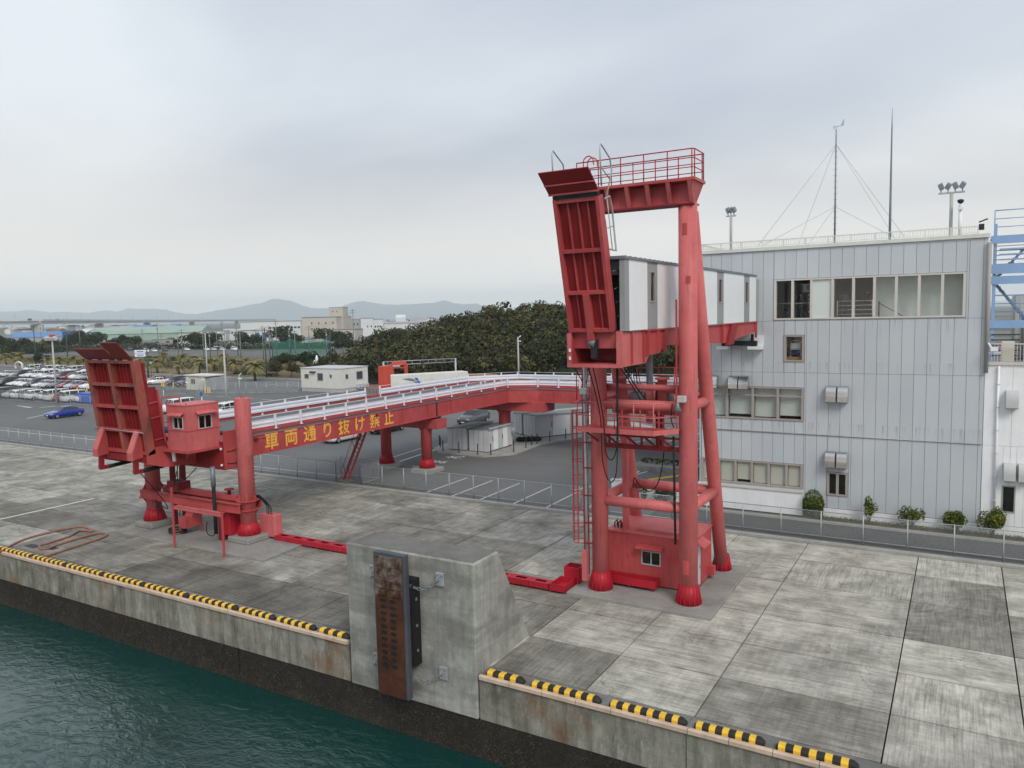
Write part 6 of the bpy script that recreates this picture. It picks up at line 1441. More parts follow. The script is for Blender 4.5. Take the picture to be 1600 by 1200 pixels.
PALMS=[(31,572),(75,577),(93,578),(116,578),(132,577),(219,583),(246,583),(256,570),(280,585),(287,572),(304,574),(312,586),(335,580),(366,585),(385,578),(399,595),(10,570),(350,574)]
used=set()
order=sorted(range(len(PALMS)),key=lambda i:PALMS[i][0])
for rank,i in enumerate(order):
    px,py=PALMS[i]; k=i%2; place(protoP[k],G(px,py),random.Random(i).uniform(.88,1.2),i*1.1,'yellowish palm in the verge behind the car park, %s from the left'%ORD[rank],'palms in the verge',k not in used); used.add(k)
# trees beyond the verge; (px, base y, scale)
TREES=[(6,553,1.0,0),(22,556,.9,1),(36,551,1.0,0),(50,552,.9,1),(66,556,.8,2),(80,549,.9,0),(110,547,1.0,1),(122,545,1.15,0),(138,546,1.05,1),(152,546,1.2,0),(176,545,1.0,1),(196,544,.95,0),(212,544,.9,1),(300,545,1.1,0),(316,546,1.2,1),(332,545,1.1,0),(272,543,.9,1),(382,545,1.0,0),(398,544,1.0,1),(440,543,1.15,0),(452,545,1.1,1),(462,544,1.0,0),(508,540,1.2,0),(522,541,1.1,1),(534,546,1.1,0),(545,552,1.0,1),(440,578,.55,0),(451,575,.6,1),(482,582,.62,0),(496,578,.7,1),(505,584,.6,2),(432,589,.5,2),(456,589,.5,2),(490,592,.5,2),(520,575,.6,2),(66,575,.6,0),(12,562,.7,2),(30,565,.6,2)]
usedT=set(); TREES.sort(key=lambda q:q[0])
for i,(px,py,s_,k) in enumerate(TREES):
    near='beyond the avenue' if py<560 else 'in the verge park'
    same=[q for q in TREES if (q[1]<560)==(py<560)]; rank=same.index((px,py,s_,k))
    lab='dark round evergreen tree %s, number %d from the left'%(near,rank+1)
    lab='dark evergreen tree %s, %s from the left'%(near,ORD[rank] if rank<24 else 'twenty-%s'%ORD[rank-20])
    place(protoT[k],G(px,py),s_*random.Random(i).uniform(.9,1.1),i*.9,lab,'trees '+near,k not in usedT); usedT.add(k)
# hedges and rough growth under the palms
def hedge_line(pts,h,w,n,mt,nm,lab,size=.22):
    P=[]
    for _ in range(n):
        i=rng.integers(0,len(pts)-1); t_=rng.uniform(); p=Vector(pts[i]).lerp(Vector(pts[i+1]),float(t_)); lump=.6+.4*math.sin(p.x*.55)*math.cos(p.y*.4)
        P.append((p.x+rng.normal(0,w),p.y+rng.normal(0,w),p.z+abs(rng.uniform(0,1))**.6*h*lump))
    P=np.array(P); V,F=cards(P,np.tile([0,-.6,.8],(len(P),1)),size,.8); return tag(npmesh(nm,V,F,mt),lab,'undergrowth',kind='stuff')
hedge_line([G(-20,560),G(60,566),G(150,570),G(215,572),G(300,576),G(420,582)],1.9,1.6,9000,'leaf_hedge','undergrowth','tangled undergrowth beneath the palms behind the car park')
hedge_line([G(200,562),G(260,564),G(330,568),G(430,574)],1.7,1.6,6000,'leaf_dark','undergrowth','darker bushes behind the row of palms')
hedge_line([G(370,584),G(395,586),G(428,588)],1.1,.6,2200,'leaf_hedge','hedge','clipped hedge on the grassy mound',.16)
hedge_line([G(0,552),G(60,553),G(100,549),G(205,547)],4.5,3.5,7000,'leaf_dark','undergrowth','dark thicket beyond the avenue at the left',.4)
hedge_line([G(205,546),G(300,545),G(420,545),G(530,545)],3.6,3.0,8000,'leaf_dark','undergrowth','dark thicket beyond the avenue in front of the factories',.4)

# barnacle and weed crust on the tidal part of the quay wall
nb=5200; bx=np.concatenate([rng.uniform(-60,-19,nb),rng.uniform(-19,9,nb//2)]); n_=len(bx)
cl=np.sin(bx*1.3)+np.sin(bx*.37+1)+rng.normal(0,.5,n_); bz=-3.05+np.abs(rng.normal(0,.42,n_))*(1+.35*cl.clip(-1,1.5)); s=rng.uniform(.012,.042,n_)
V=np.zeros((n_,4,3)); base=np.column_stack([bx,np.full(n_,20.932),bz])
for k,(ax,az) in enumerate(((-1,-.7),(1,-.7),(0,1.0))): V[:,k]=base+np.column_stack([ax*s,np.zeros(n_),az*s])
V[:,3]=base+np.column_stack([np.zeros(n_),-s*1.1,np.zeros(n_)])
F=np.concatenate([np.arange(n_)[:,None]*4+np.array(f) for f in ((0,1,3),(1,2,3),(2,0,3))]); ob=npmesh('barnacle_crust',V.reshape(-1,3),F,'barnacle',quay); stuff(ob)
# ================================================================== cars
CARC={'white':(.72,.73,.74),'silver':(.42,.44,.46),'black':(.012,.012,.014),'dark grey':(.06,.065,.07),'red':(.30,.02,.025),'blue':(.008,.028,.26),'navy':(.015,.022,.06),'pale blue':(.35,.48,.62),'beige':(.45,.40,.32)}
for k,cc in CARC.items():
    t=NT('car_'+k.replace(' ','_')); t.out(cc,.22,spec=.5); t.b.inputs['Coat Weight'].default_value=.6; t.b.inputs['Coat Roughness'].default_value=.08
t=NT('headlight'); t.out((.75,.77,.8),.1,spec=.6)
t=NT('taillight'); t.out((.35,.01,.01),.2,spec=.5)
paint('tyre',(.014,.014,.015),.1,.85); paint('plate',(.7,.7,.66),.03,.5)
# stations: (y, z_low, z_belt, half_w, z_roof, half_w_roof)
TYPES={
 'sedan':(4.6,[(0,.40,.62,.70,.62,.55),(.12,.24,.68,.82,.70,.62),(.9,.20,.84,.88,.86,.70),(1.35,.20,.92,.89,.95,.70),(2.05,.20,.95,.89,1.40,.60),(2.6,.20,.96,.89,1.45,.61),(3.3,.20,.97,.88,1.42,.59),(4.0,.22,.98,.86,1.06,.64),(4.45,.28,.96,.80,.99,.62),(4.6,.42,.86,.70,.88,.56)],1.4,3.95),
 'hatchback':(3.9,[(0,.40,.62,.68,.64,.54),(.12,.24,.72,.79,.76,.60),(.75,.20,.90,.83,.94,.68),(1.05,.20,.96,.84,1.02,.68),(1.75,.20,.98,.84,1.48,.58),(2.4,.20,1.0,.84,1.53,.60),(3.2,.20,1.02,.83,1.50,.58),(3.6,.24,1.02,.80,1.40,.55),(3.85,.34,.98,.74,1.06,.58),(3.9,.42,.88,.70,.9,.56)],1.1,3.8),
 'minivan':(4.6,[(0,.42,.72,.72,.74,.58),(.12,.26,.82,.84,.86,.64),(.55,.22,1.02,.87,1.06,.72),(.85,.22,1.08,.88,1.16,.72),(1.55,.22,1.12,.88,1.76,.64),(2.4,.22,1.12,.88,1.83,.66),(3.6,.22,1.12,.88,1.82,.65),(4.3,.25,1.12,.86,1.76,.62),(4.55,.34,1.08,.82,1.62,.60),(4.6,.44,.98,.78,1.1,.60)],.9,4.55),
 'box van':(4.4,[(0,.42,.80,.70,.82,.60),(.10,.26,.95,.80,1.00,.66),(.35,.22,1.10,.83,1.16,.70),(.55,.22,1.14,.84,1.24,.70),(1.0,.22,1.16,.84,1.86,.68),(2.2,.22,1.16,.84,1.93,.69),(3.6,.22,1.16,.84,1.93,.69),(4.2,.25,1.16,.83,1.90,.68),(4.38,.32,1.12,.81,1.80,.66),(4.4,.44,1.0,.79,1.1,.66)],.6,4.35),
 'suv':(4.5,[(0,.50,.78,.74,.80,.62),(.12,.32,.88,.86,.92,.68),(.85,.28,1.02,.91,1.06,.74),(1.2,.28,1.08,.92,1.14,.74),(1.85,.28,1.10,.92,1.66,.64),(2.5,.28,1.11,.92,1.72,.66),(3.5,.28,1.12,.91,1.70,.65),(4.1,.32,1.12,.89,1.60,.62),(4.42,.40,1.08,.84,1.16,.64),(4.5,.50,.98,.78,1.0,.62)],1.25,4.3)}
def car_proto(kind):
    Ln,st,g0,g1=TYPES[kind]; root=thing('parked_car',(0,0,0),'','car')
    V=[];ns=len(st)
    for (y,zl,zb,w,zr,wr) in st:
        zm=zl+(zb-zl)*.45; half=[(0,zl),(w*.86,zl),(w*.98,zl+.10),(w,zm),(w*.965,zb),(wr+(w-wr)*.06,zr-.05 if zr-zb>.2 else zr-.015),(wr*.82,zr),(0,zr+.012)]
        ring=half+[(-a,z) for a,z in reversed(half[1:-1])]; V+=[(a,y-Ln/2,z) for a,z in ring]
    m=14; F=[]; glassF=[]
    for i in range(ns-1):
        for k in range(m):
            f=(i*m+k,i*m+(k+1)%m,(i+1)*m+(k+1)%m,(i+1)*m+k)
            yc=(st[i][0]+st[i+1][0])/2; hc=min(st[i][4]-st[i][2],st[i+1][4]-st[i+1][2]); hm=max(st[i][4]-st[i][2],st[i+1][4]-st[i+1][2])
            F.append(f)
            if k in (4,9) and hm>.25 and hc>-.1: glassF.append(f)
            if k in (5,6,7,8) and (st[i+1][4]-st[i][4]>.30 or st[i][4]-st[i+1][4]>.28): glassF.append(f)
    F.append(tuple(reversed(range(m)))); F.append(tuple((ns-1)*m+k for k in range(m)))
    b=MB(); b.add(V,F,True); body=b.build('body','car_white',root)
    # windows: inset copies of the glazed faces, slightly proud
    gb=MB()
    for f in glassF:
        P=[Vector(V[i]) for i in f]; c=sum(P,Vector())/4; nrm=(P[1]-P[0]).cross(P[3]-P[0]).normalized(); 
        if nrm.dot(c-Vector((0,c.y,.9)))<0: nrm=-nrm
        Q=[c+(p-c)*.90+nrm*.012 for p in P]; gb.add(Q,[(0,1,2,3)])
    gb.build('window','car_glass',root,fix=False)
    wy=(-Ln/2+.82,Ln/2-.80); hwid=max(s_[3] for s_ in st); wr_=.34 if kind in('suv',) else .30
    for y in wy:
        for sx in (-1,1):
            b=MB(); b.lathe((0,0,0),[(wr_*.8,-.10),(wr_,-.07),(wr_,.07),(wr_*.8,.10)],16); b.v=[(sx*(hwid-.09)+c,y+a,wr_+b_) for a,b_,c in b.v]; w_=b.build('wheel','tyre',root)
            b=MB(); b.lathe((0,0,0),[(wr_*.62,0),(wr_*.55,.03)],10); b.v=[(sx*(hwid+.012)+c*sx,y+a,wr_+b_) for a,b_,c in b.v]; b.build('rim','steel',w_)
    f=st[1]
    for sx in (-1,1):
        b=MB(); b.box(sx*.42,sx*.72,-Ln/2+.03,-Ln/2+.16,f[2]-.16,f[2]-.02); b.build('headlight','headlight',root,bevel=.02)
        e_=st[-2]; b=MB(); b.box(sx*(e_[3]-.22),sx*(e_[3]-.06),Ln/2-.16,Ln/2-.015,e_[2]-.22,e_[2]-.02); b.build('taillight','taillight',root,bevel=.02)
    b=MB(); b.box(-.2,.2,-Ln/2-.02,-Ln/2+.05,.42,.52); b.build('number_plate','plate',root)
    b=MB(); b.box(-.17,.17,Ln/2-.05,Ln/2+.02,.58,.70); b.build('number_plate','plate',root)
    return root
protoC={k:car_proto(k) for k in TYPES}; usedC=set()
def car(kind,colr,x,y,rz,lab,group='cars in the car park'):
    o=protoC[kind] if kind not in usedC else copy_tree(protoC[kind]); usedC.add(kind)
    o.location=(x,y,0); o.rotation_euler=(0,0,rz); o['label']=lab
    if group: o['group']=group
    for ch in o.children:
        if ch.name.startswith('body'): recolor(ch,M['car_'+colr.replace(' ','_')])
    return o
PIh=math.pi
ROWS=[('front',70.0,PIh,-119.2,-2.55,[('hatchback','white'),('box van','white'),('hatchback','red'),('box van','white'),('hatchback','white'),('suv','white'),('minivan','silver'),('hatchback','white'),('sedan','silver'),('minivan','dark grey'),('sedan','silver')]),
      ('second',84.6,0.0,-137.0,-2.6,[('suv','silver'),('sedan','silver'),('suv','white'),('sedan','red'),('hatchback','pale blue'),('hatchback','red'),('sedan','navy'),('sedan','silver'),('sedan','white'),('minivan','dark grey'),('sedan','white'),('hatchback','white'),('sedan','white'),('minivan','black'),('sedan','silver')]),
      ('third',99.6,0.0,-164.0,-2.6,[('box van','white'),('sedan','dark grey'),('sedan','silver'),('minivan','white'),('sedan','red'),('minivan','dark grey'),('hatchback','white'),('sedan','white'),('box van','white'),('sedan','white'),('suv','white'),('sedan','white'),('minivan','black'),('hatchback','beige'),('sedan','silver'),('sedan','white')]),
      ('back',112.0,0.0,-186.0,-2.9,[('minivan','dark grey'),('minivan','white'),('sedan','black'),('box van','white'),('minivan','silver'),('sedan','white'),('minivan','white'),('box van','white'),('suv','black'),('sedan','white'),('box van','white')])]
cr=random.Random(8)
for rn,y,rz,x0,st_,lst in ROWS:
    for k,(kd,cl) in enumerate(lst):
        car(kd,cl,x0+st_*k+cr.uniform(-.15,.15),y+cr.uniform(-.3,.3),rz+cr.uniform(-.02,.02),'%s %s, %s from the right in the %s row of the car park'%(cl,kd,ORD[k],rn))
car('sedan','white',-139.0,96.2,-.5,'white sedan parked nearest the flap, right of the red ramp rail',None)
car('minivan','black',-133.0,96.4,0,'black minivan parked left of the small gatehouse',None)
car('suv','black',-128.6,95.2,.15,'black off-road car parked against the small gatehouse',None)
car('sedan','red',-144.0,99.5,-.3,'dark red sedan behind the white sedan near the gatehouse',None)
car('sedan','blue',-102.9,57.3,.02,'bright blue sedan driving across the open asphalt left of the ramp',None)
car('hatchback','white',-95.2,59.8,.1,'white hatchback half hidden behind the left edge of the raised flap',None)
car('box van','white',-92.0,66.5,0,'white van seen through the gap beside the red cabin',None)
c=G(352,652); car('box van','white',c.x,c.y,.3,'white van beyond the bridge guard rail right of the cabin',None)
c=G(492,646); car('sedan','white',c.x,c.y,.9,'white sedan passing beyond the bridge guard rail below the office hut',None)
car('sedan','white',-53.4,57.0,.0,'white sports sedan parked under the bridge beside the access ladder',None)
car('minivan','black',-53.0,63.4,.0,'black car parked under the bridge left of the pier',None)
car('suv','dark grey',-47.5,72.0,.0,'dark car parked under the bridge bend behind the piers',None)
for k,(px,py,kd,cl) in enumerate(sorted([(203,548,'suv','black'),(241,550,'sedan','white'),(258,549,'box van','dark grey'),(292,548,'sedan','white'),(324,548,'hatchback','white'),(334,548,'hatchback','silver'),(348,548,'sedan','white'),(366,548,'box van','white'),(228,551,'box van','white')])):
    c=G(px,py); car(kd,cl,c.x,c.y,1.2,'%s %s on the far lot beyond the avenue, %s car from the left'%(cl,kd,ORD[k]),'cars on the far lot')
# white lorry trailer behind the bridge
lo=G(640,628); tl=thing('lorry_trailer',(lo.x,lo.y,0),'white box lorry trailer with a blue emblem parked behind the bridge','lorry')
dv=Vector((.55,.83,0)).normalized(); dn=Vector((dv.y,-dv.x,0)); c0=G(602,630); c0=Vector((c0.x,c0.y,0))
b=MB(); b.obox(c0+dv*6.5-dn*1.25+Vector((0,0,2.55)),dv*6.5,dn*1.22,Vector((0,0,1.35))); b.build('box_body','offwhite',tl,bevel=.04)
b=MB(); b.obox(c0+dv*6.5-dn*1.25+Vector((0,0,1.0)),dv*6.3,dn*1.1,Vector((0,0,.18))); b.build('chassis','dark',tl)
for a in (2.0,3.3,11.0):
    for s_ in (-.1,-2.4):
        b=MB(); b.tube(c0+dv*a+dn*(s_-.12)+Vector((0,0,.5)),c0+dv*a+dn*(s_+.12)+Vector((0,0,.5)),.5,14); b.build('wheel','tyre',tl)
em=MB(); e0=c0+dv*2.6+dn*.0-dn*.02+Vector((0,0,2.9)); E_=lambda a,z: tuple(e0+dv*a+dn*.02+Vector((0,0,z)))
em.add([E_(0,.45),E_(1.2,.5),E_(2.0,.25),E_(2.5,-.45),E_(1.4,.05)],[(0,1,2,3,4)]); em.build('emblem','dull_steel',tl,fix=False)
em=MB(); em.add([E_(1.9,.5),E_(2.35,.5),E_(3.0,-.5),E_(2.6,-.5)],[(0,1,2,3)]); em.build('emblem','sign_blue',tl,fix=False)
# yellow lorry-top behind the rail
c=G(735,618); b=MB(); b.box(c.x-1,c.x+4.5,c.y-1,c.y+1,2.2,3.3); b.box(c.x-.9,c.x+4.3,c.y-.8,c.y+.8,.1,2.2); tag(b.build('flatbed_load','card',bevel=.1),'pale brown covered lorry load glimpsed behind the guard rail','lorry load')

# ================================================================== huts, gates, posts in the port
hut=thing('office_hut',(-93,98,0),'white single-storey office hut with small windows behind the bridge','building')
b=MB(); b.box(-97.8,-88.7,95.0,101.5,0,.62); b.build('base','far_concrete',hut)
b=MB(); b.box(-97.85,-88.65,94.95,101.55,.62,3.95); b.build('wall','offwhite',hut)
b=MB(); b.box(-97.95,-88.55,94.85,101.65,3.95,4.06); b.build('roof','shed_grey',hut)
for x0,x1,z0,z1 in ((-97.0,-96.0,2.2,3.0),(-94.0,-92.7,1.9,3.2),(-91.2,-90.7,2.4,3.0)): win_y(94.915,x0,x1,z0,z1,hut,'frame','far_window',.08,1,dep=.03)
for y0,y1,z0,z1 in ((95.9,96.6,2.2,3.0),(98.6,100.2,1.9,3.3)): win_x(-88.615,y0,y1,z0,z1,hut,'frame','far_window',.08,1,dep=.03)
b=MB(); b.box(-95.6,-94.4,94.6,94.95,3.25,3.45); b.build('awning','dark',hut)
for k in range(4):
    b=MB(); b.box(-88.6,-88.2,98.4+k*.75,99.0+k*.75,.5,1.1); b.build('air_conditioner','shed_grey',hut)
kx=thing('gatehouse',(-120,91,0),'small pale flat-roofed gatehouse with a wire enclosure in the car park','building')
b=MB(); b.box(-122,-116.8,90.2,93.5,0,2.55); b.build('wall','blind',kx); b=MB(); b.box(-122.3,-115.5,89.9,93.8,2.55,2.72); b.build('roof','offwhite',kx)
win_y(90.165,-120.6,-119.4,1.1,2.0,kx,'frame','far_window',.08,2,dep=.03)
b=MB(); b.box(-116.79,-114.5,90.4,93.3,.05,2.3); b.build('bicycle_cage','galv',kx)
# red pylon and portal behind the bridge
pt=G(598,641); py_=thing('red_gate_tower',(pt.x,pt.y,0),'orange red square pylon with an open portal frame behind the bridge','gate tower')
b=MB(); b.box(pt.x-.55,pt.x+.75,pt.y,pt.y+1.0,0,5.85); b.build('pylon','red_orange',py_,bevel=.02)
ga,gb_=G(614,622),G(636,621)
for p in (ga,gb_):
    b=MB(); b.box(p.x-.2,p.x+.2,p.y-.2,p.y+.2,0,5.2); b.build('post','red_orange',py_)
b=MB(); b.bar((ga.x,ga.y,5.35),(gb_.x,gb_.y,5.35),.5,.5); b.bar((ga.x,ga.y,4.6),(gb_.x,gb_.y,4.6),.14,.14); b.bar((ga.x,ga.y,4.6),(ga.lerp(gb_,.3).x,ga.lerp(gb_,.3).y,5.2),.1,.1); b.bar((gb_.x,gb_.y,4.6),(ga.lerp(gb_,.7).x,ga.lerp(gb_,.7).y,5.2),.1,.1); b.build('header','red_orange',py_)
qa,qb=ga.lerp(gb_,.25),ga.lerp(gb_,.75); b=MB(); b.bar((qa.x-.2,qa.y-.35,4.95),(qb.x-.2,qb.y-.35,4.95),.06,.34); b.build('header_sign','alum',py_)
rl=MB(); 
for k in range(4): rl.tube((pt.x-2.6+k*.6,pt.y-.2,2.2),(pt.x-2.3+k*.6,pt.y-.2,3.3),.04,5)
rl.tube((pt.x-2.3,pt.y-.2,3.3),(pt.x-.4,pt.y-.2,3.3),.04,5); rl.build('stair_rail','red_orange',py_)
# height-limit gantry
gl_,gr_=G(601,618),G(713,610); gt=thing('height_gantry',((gl_.x+gr_.x)/2,(gl_.y+gr_.y)/2,0),'grey lattice height-limit gantry with signal lamps behind the bridge','gantry')
for p in (gl_,gr_):
    b=MB(); b.tube((p.x,p.y,0),(p.x,p.y,5.35),.16,10); b.build('post','galv',gt)
for zz in (5.3,4.75):
    b=MB(); b.tube((gl_.x,gl_.y,zz),(gr_.x,gr_.y,zz),.07,6); b.build('chord','galv',gt)
for k in range(9):
    p=gl_.lerp(gr_,(k+.5)/9); b=MB(); b.tube((p.x,p.y,4.75),(p.x,p.y,5.3),.04,5); b.build('lattice_bar','galv',gt)
p=gl_.lerp(gr_,.52); b=MB(); b.box(p.x-.5,p.x+.5,p.y-.2,p.y+.1,4.85,5.25); b.build('signal_lamp','dark',gt,bevel=.05)
def lamp(px,py,h,lab,kind,arm=1):
    p=G(px,py); o=thing('lamp_post',(p.x,p.y,0),lab,'lamp post')
    b=MB(); b.tube((p.x,p.y,0),(p.x,p.y,h),.16 if h>7 else .09,8,r1=.12 if h>7 else .07); b.build('pole','pole',o)
    if kind=='flood':
        b=MB(); b.bar((p.x-.8,p.y-.3,h),(p.x+.8,p.y+.3,h),.12,.12); b.build('cross_arm','galv',o)
        for k in (-1,0,1):
            b=MB(); b.obox((p.x+.65*k,p.y+.24*k-.2,h+.3),Vector((.25,.1,0)),Vector((0,.2,.1)),Vector((0,-.1,.22))); b.build('lamp_head','shed_grey',o)
    elif kind=='arm':
        b=MB(); b.path(smoothpts([(p.x,p.y,h-.1),(p.x+.5*arm,p.y,h+.15),(p.x+1.5*arm,p.y,h+.2)]),.05,6); b.build('arm','pole',o); b=MB(); b.box(p.x+1.3*arm,p.x+1.9*arm,p.y-.12,p.y+.12,h+.14,h+.26); b.build('lamp_head','shed_grey',o,bevel=.03)
    else:
        b=MB(); b.box(p.x-.1,p.x+.5,p.y-.12,p.y+.12,h-.75,h-.6); b.tube((p.x,p.y,h-.2),(p.x+.55,p.y,h+.2),.07,6); b.build('lamp_head','white',o)
    return o
lamp(89,632,9.9,'grey floodlight pole standing at the car park fence left of the ramp','flood'); b=MB(); p=G(89,632); b.box(p.x-.3,p.x+.3,p.y-.3,p.y+.3,10.45,10.8); tag(b.build('beacon_box','red_orange'),'red box on top of the floodlight pole in the car park','beacon')
lamp(811,608,8.6,'pale concrete lamp post in front of the wooded hill','cctv'); lamp(355,642,8.6,'slim grey lamp post behind the cabin at the bridge','arm',-1)
lamp(375,617,3.4,'short thick grey post at the steel fence','cctv'); lamp(318,614,3.0,'grey post in front of the gatehouse','cctv'); lamp(292,615,2.6,'lower grey post left of the gatehouse','cctv')
# blue-white guide sign on two posts, mirror, small signs
p=G(222,590); sg=thing('guide_sign',(p.x,p.y,0),'white and blue direction sign board standing among the palms','sign')
for dx in (-1.6,1.6):
    b=MB(); b.tube((p.x+dx*.8,p.y+dx*.4,0),(p.x+dx*.8,p.y+dx*.4,5.2),.06,6); b.build('post','pole_green',sg)
b=MB(); b.obox((p.x,p.y-.12,5.9),Vector((1.1,.55,0)),Vector((0,.03,0)),Vector((0,0,.36))); b.build('board','white',sg)
b=MB(); b.obox((p.x,p.y-.12,5.12),Vector((1.1,.55,0)),Vector((0,.03,0)),Vector((0,0,.36))); b.build('board','white',sg)
for zz in (5.9,5.12):
    b=MB(); b.obox((p.x+.1,p.y-.12,zz),Vector((.65,.325,0)),Vector((.02,-.045,0)),Vector((0,0,.09))); b.build('printed_mark','sign_blue',sg)
b=MB(); b.obox((p.x,p.y-.12,5.51),Vector((1.1,.55,0)),Vector((.02,-.045,0)),Vector((0,0,.04))); b.build('printed_mark','sign_blue',sg)
p=G(237,592); ms=thing('traffic_mirror',(p.x,p.y,0),'round traffic mirror on a thin post beside the direction sign','mirror'); b=MB(); b.tube((p.x,p.y,0),(p.x,p.y,3.6),.05,6); b.build('post','pole_green',ms); b=MB(); b.lathe((0,0,0),[(.38,0),(.38,.08),(.1,.14)],16); b.v=[(p.x+u,p.y-w,p.z+3.4+v) for u,v,w in b.v]; b.build('mirror','steel',ms)
p=G(256,622); rs_=thing('round_sign',(p.x,p.y,0),'small round blue sign on a white post behind the cabin roof','sign'); b=MB(); b.tube((p.x,p.y,0),(p.x,p.y,1.3),.04,6); b.build('post','white',rs_)
p=G(317,648); b_=MB(); b_.tube((p.x,p.y,0),(p.x,p.y,2.6),.05,6); bo=thing('blue_sign',(p.x,p.y,0),'round dark blue sign on a post right behind the cabin','sign'); b_.build('post','white',bo); b=MB(); b.lathe((0,0,0),[(.30,0),(.30,.04)],14); b.v=[(p.x+u,p.y-w-.06,2.75+v) for u,v,w in b.v]; b.build('disc','sign_blue',bo)
p=G(71,577); sb_=thing('white_board',(p.x,p.y,0),'narrow white notice board behind the parked cars','sign'); b=MB(); b.box(p.x-.5,p.x+.5,p.y,p.y+.1,.9,3.4); b.build('board','white',sb_); b=MB(); b.tube((p.x,p.y+.2,0),(p.x,p.y+.2,3.4),.07,6); b.build('post','pole',sb_)
for k,(px,py) in enumerate([(121,614),(136,614),(253,603),(256,604),(271,606),(321,614),(325,614),(328,614)]):
    p=G(px,py); b=MB(); b.lathe((p.x,p.y,0),[(.22,0),(.22,.05),(.10,.06),(.08,1.0),(.05,1.05)],10); tag(b.build('yellow_post','yellow'),'short yellow marker post in the car park, %s from the left'%ORD[k],'marker post','yellow marker posts')
p=G(136,630); b=MB(); b.box(p.x-1.6,p.x+1.6,p.y-.6,p.y+1.0,.2,1.6); b.box(p.x-1.4,p.x+1.4,p.y-.61,p.y-.602,.5,1.3); sk=b.build('blue_skip','sign_blue',bevel=.03); tag(sk,'bright blue bin by the car park fence left of the flap','bin')

# ================================================================== beyond the port
def HOR(px): return 493.3-.0224*(px-800)
def bld(px0,px1,ytop,dist,dep,mt,lab,rot=0.2,rows=(),roof=None,name='building',gable=0.0,roofm='shed_roof',base=0.0,winm='far_window'):
    pc=(px0+px1)/2; w=(px1-px0)/1200*dist; z=EYE.z+(HOR(pc)-ytop)/1200*dist
    p=AT(pc,HOR(pc),dist); o=thing(name,(p.x,p.y,base),lab,'building')
    ax=(R0*math.cos(rot)+Vector((FW.x,FW.y,0)).normalized()*math.sin(rot)); ay=Vector((-ax.y,ax.x,0)); hw=w/2/math.cos(rot)*.94
    c=Vector((p.x,p.y,0))+ay*dep/2
    b=MB(); b.obox(c+Vector((0,0,(z+base)/2)),ax*hw,ay*(dep/2),Vector((0,0,(z-base)/2))); b.build('wall',mt,o)
    if gable:
        P=[c+ax*s_*hw*1.02+ay*t_*dep/2*1.03+Vector((0,0,z)) for s_ in (-1,1) for t_ in (-1,1)]; rg=[c+ax*s_*hw*1.02+Vector((0,0,z+gable)) for s_ in (-1,1)]
        b=MB(); b.add([P[0],P[1],P[2],P[3],rg[0],rg[1]],[(0,2,5,4),(1,4,5,3),(0,4,1),(2,3,5),(0,1,3,2)]); b.build('roof',roofm,o)
    else:
        b=MB(); b.obox(c+Vector((0,0,z+.15)),ax*(hw+.2),ay*(dep/2+.2),Vector((0,0,.16))); b.build('roof',roofm,o)
    for (zf0,zf1,n,fill,u0,u1) in rows:
        for k in range(n):
            uu0=u0+(u1-u0)*(k+.5-fill/2)/n; uu1=u0+(u1-u0)*(k+.5+fill/2)/n
            q=MB(); q.obox(c-ay*(dep/2+.02)+ax*((uu0+uu1)-1)*hw+Vector((0,0,base+(z-base)*(zf0+zf1)/2)),ax*((uu1-uu0)*hw),ay*.06,Vector((0,0,(z-base)*(zf1-zf0)/2))); q.build('window',winm,o)
    return o
paint('far_white',(.62,.64,.65),.05,.7,scale=.05); paint('far_beige',(.50,.46,.41),.05,.8,scale=.05); paint('far_grey',(.34,.34,.35),.06,.8,scale=.05); paint('far_green',(.30,.40,.34),.06,.6,scale=.02); paint('far_blue',(.045,.10,.24),.1,.5,scale=.03); paint('far_roofblue',(.10,.22,.42),.1,.5,scale=.03); paint('far_brown',(.22,.18,.15),.1,.8,scale=.05); paint('far_mint',(.42,.55,.48),.05,.6)
bld(374,471,502.5,480,30,'far_white','long white factory block left of the beige tower building',.10,[(.62,.72,9,.75,.46,1.0),(.18,.36,5,.6,.02,.9)])
bld(395,418,517,470,12,'far_white','white office front with dark blue glass at the factory',.10,[(.05,.85,2,.6,0,1)],winm='far_blue')
bld(374,396,517,472,10,'far_white','small white office wing at the left end of the factory',.10,[(.3,.6,3,.5,0,1)])
bld(469,528,496,430,26,'far_beige','large beige windowed factory building beside the stair tower',-.12,[(.72,.80,4,.18,.18,1),(.48,.56,4,.18,.18,1)])
bld(514,537,480.5,437,9,'far_beige','beige stair tower with a mint green roof cap',-.12,[(.86,.90,2,.2,.1,.7)],roofm='far_mint')
bld(482,557,515.5,424,14,'far_beige','lower beige front building below the stair tower',-.12,[(.45,.72,5,.45,0,1)])
bld(470,484,531,414,8,'far_white','pale low gabled sheds in front of the beige building',-.1,gable=1.6)
bld(563,583,497.5,540,18,'far_white','bright white block right of the stair tower',.15,[(.5,.6,2,.3,.4,1)])
bld(582,598,499,545,18,'far_white','second pale block beside the bright white one',.15,[(.5,.62,2,.3,0,1)])
bld(598,672,505,560,25,'far_white','long low white works above the wood edge',.12,gable=1.2,roofm='far_grey')
bld(618,634,496.5,600,14,'far_white','white workshop with a slanted roof above the wood edge',.12,gable=2.4,roofm='far_white')
bld(640,668,500,640,20,'far_white','white sheds with grey roofs above the wood edge',.12,gable=2.0,roofm='far_grey')
bld(538,562,499,620,20,'far_grey','grey distant works between beige tower and utility pole',.1,[(.6,.75,4,.4,0,1)])
bld(133,312,521,570,40,'far_green','very long hall with a pale green roof left of the office block',.12,gable=5.0,roofm='far_green')
bld(118,133,520,560,30,'far_white','white gabled end hall left of the green roofed hall',.12,gable=3.0,roofm='far_white')
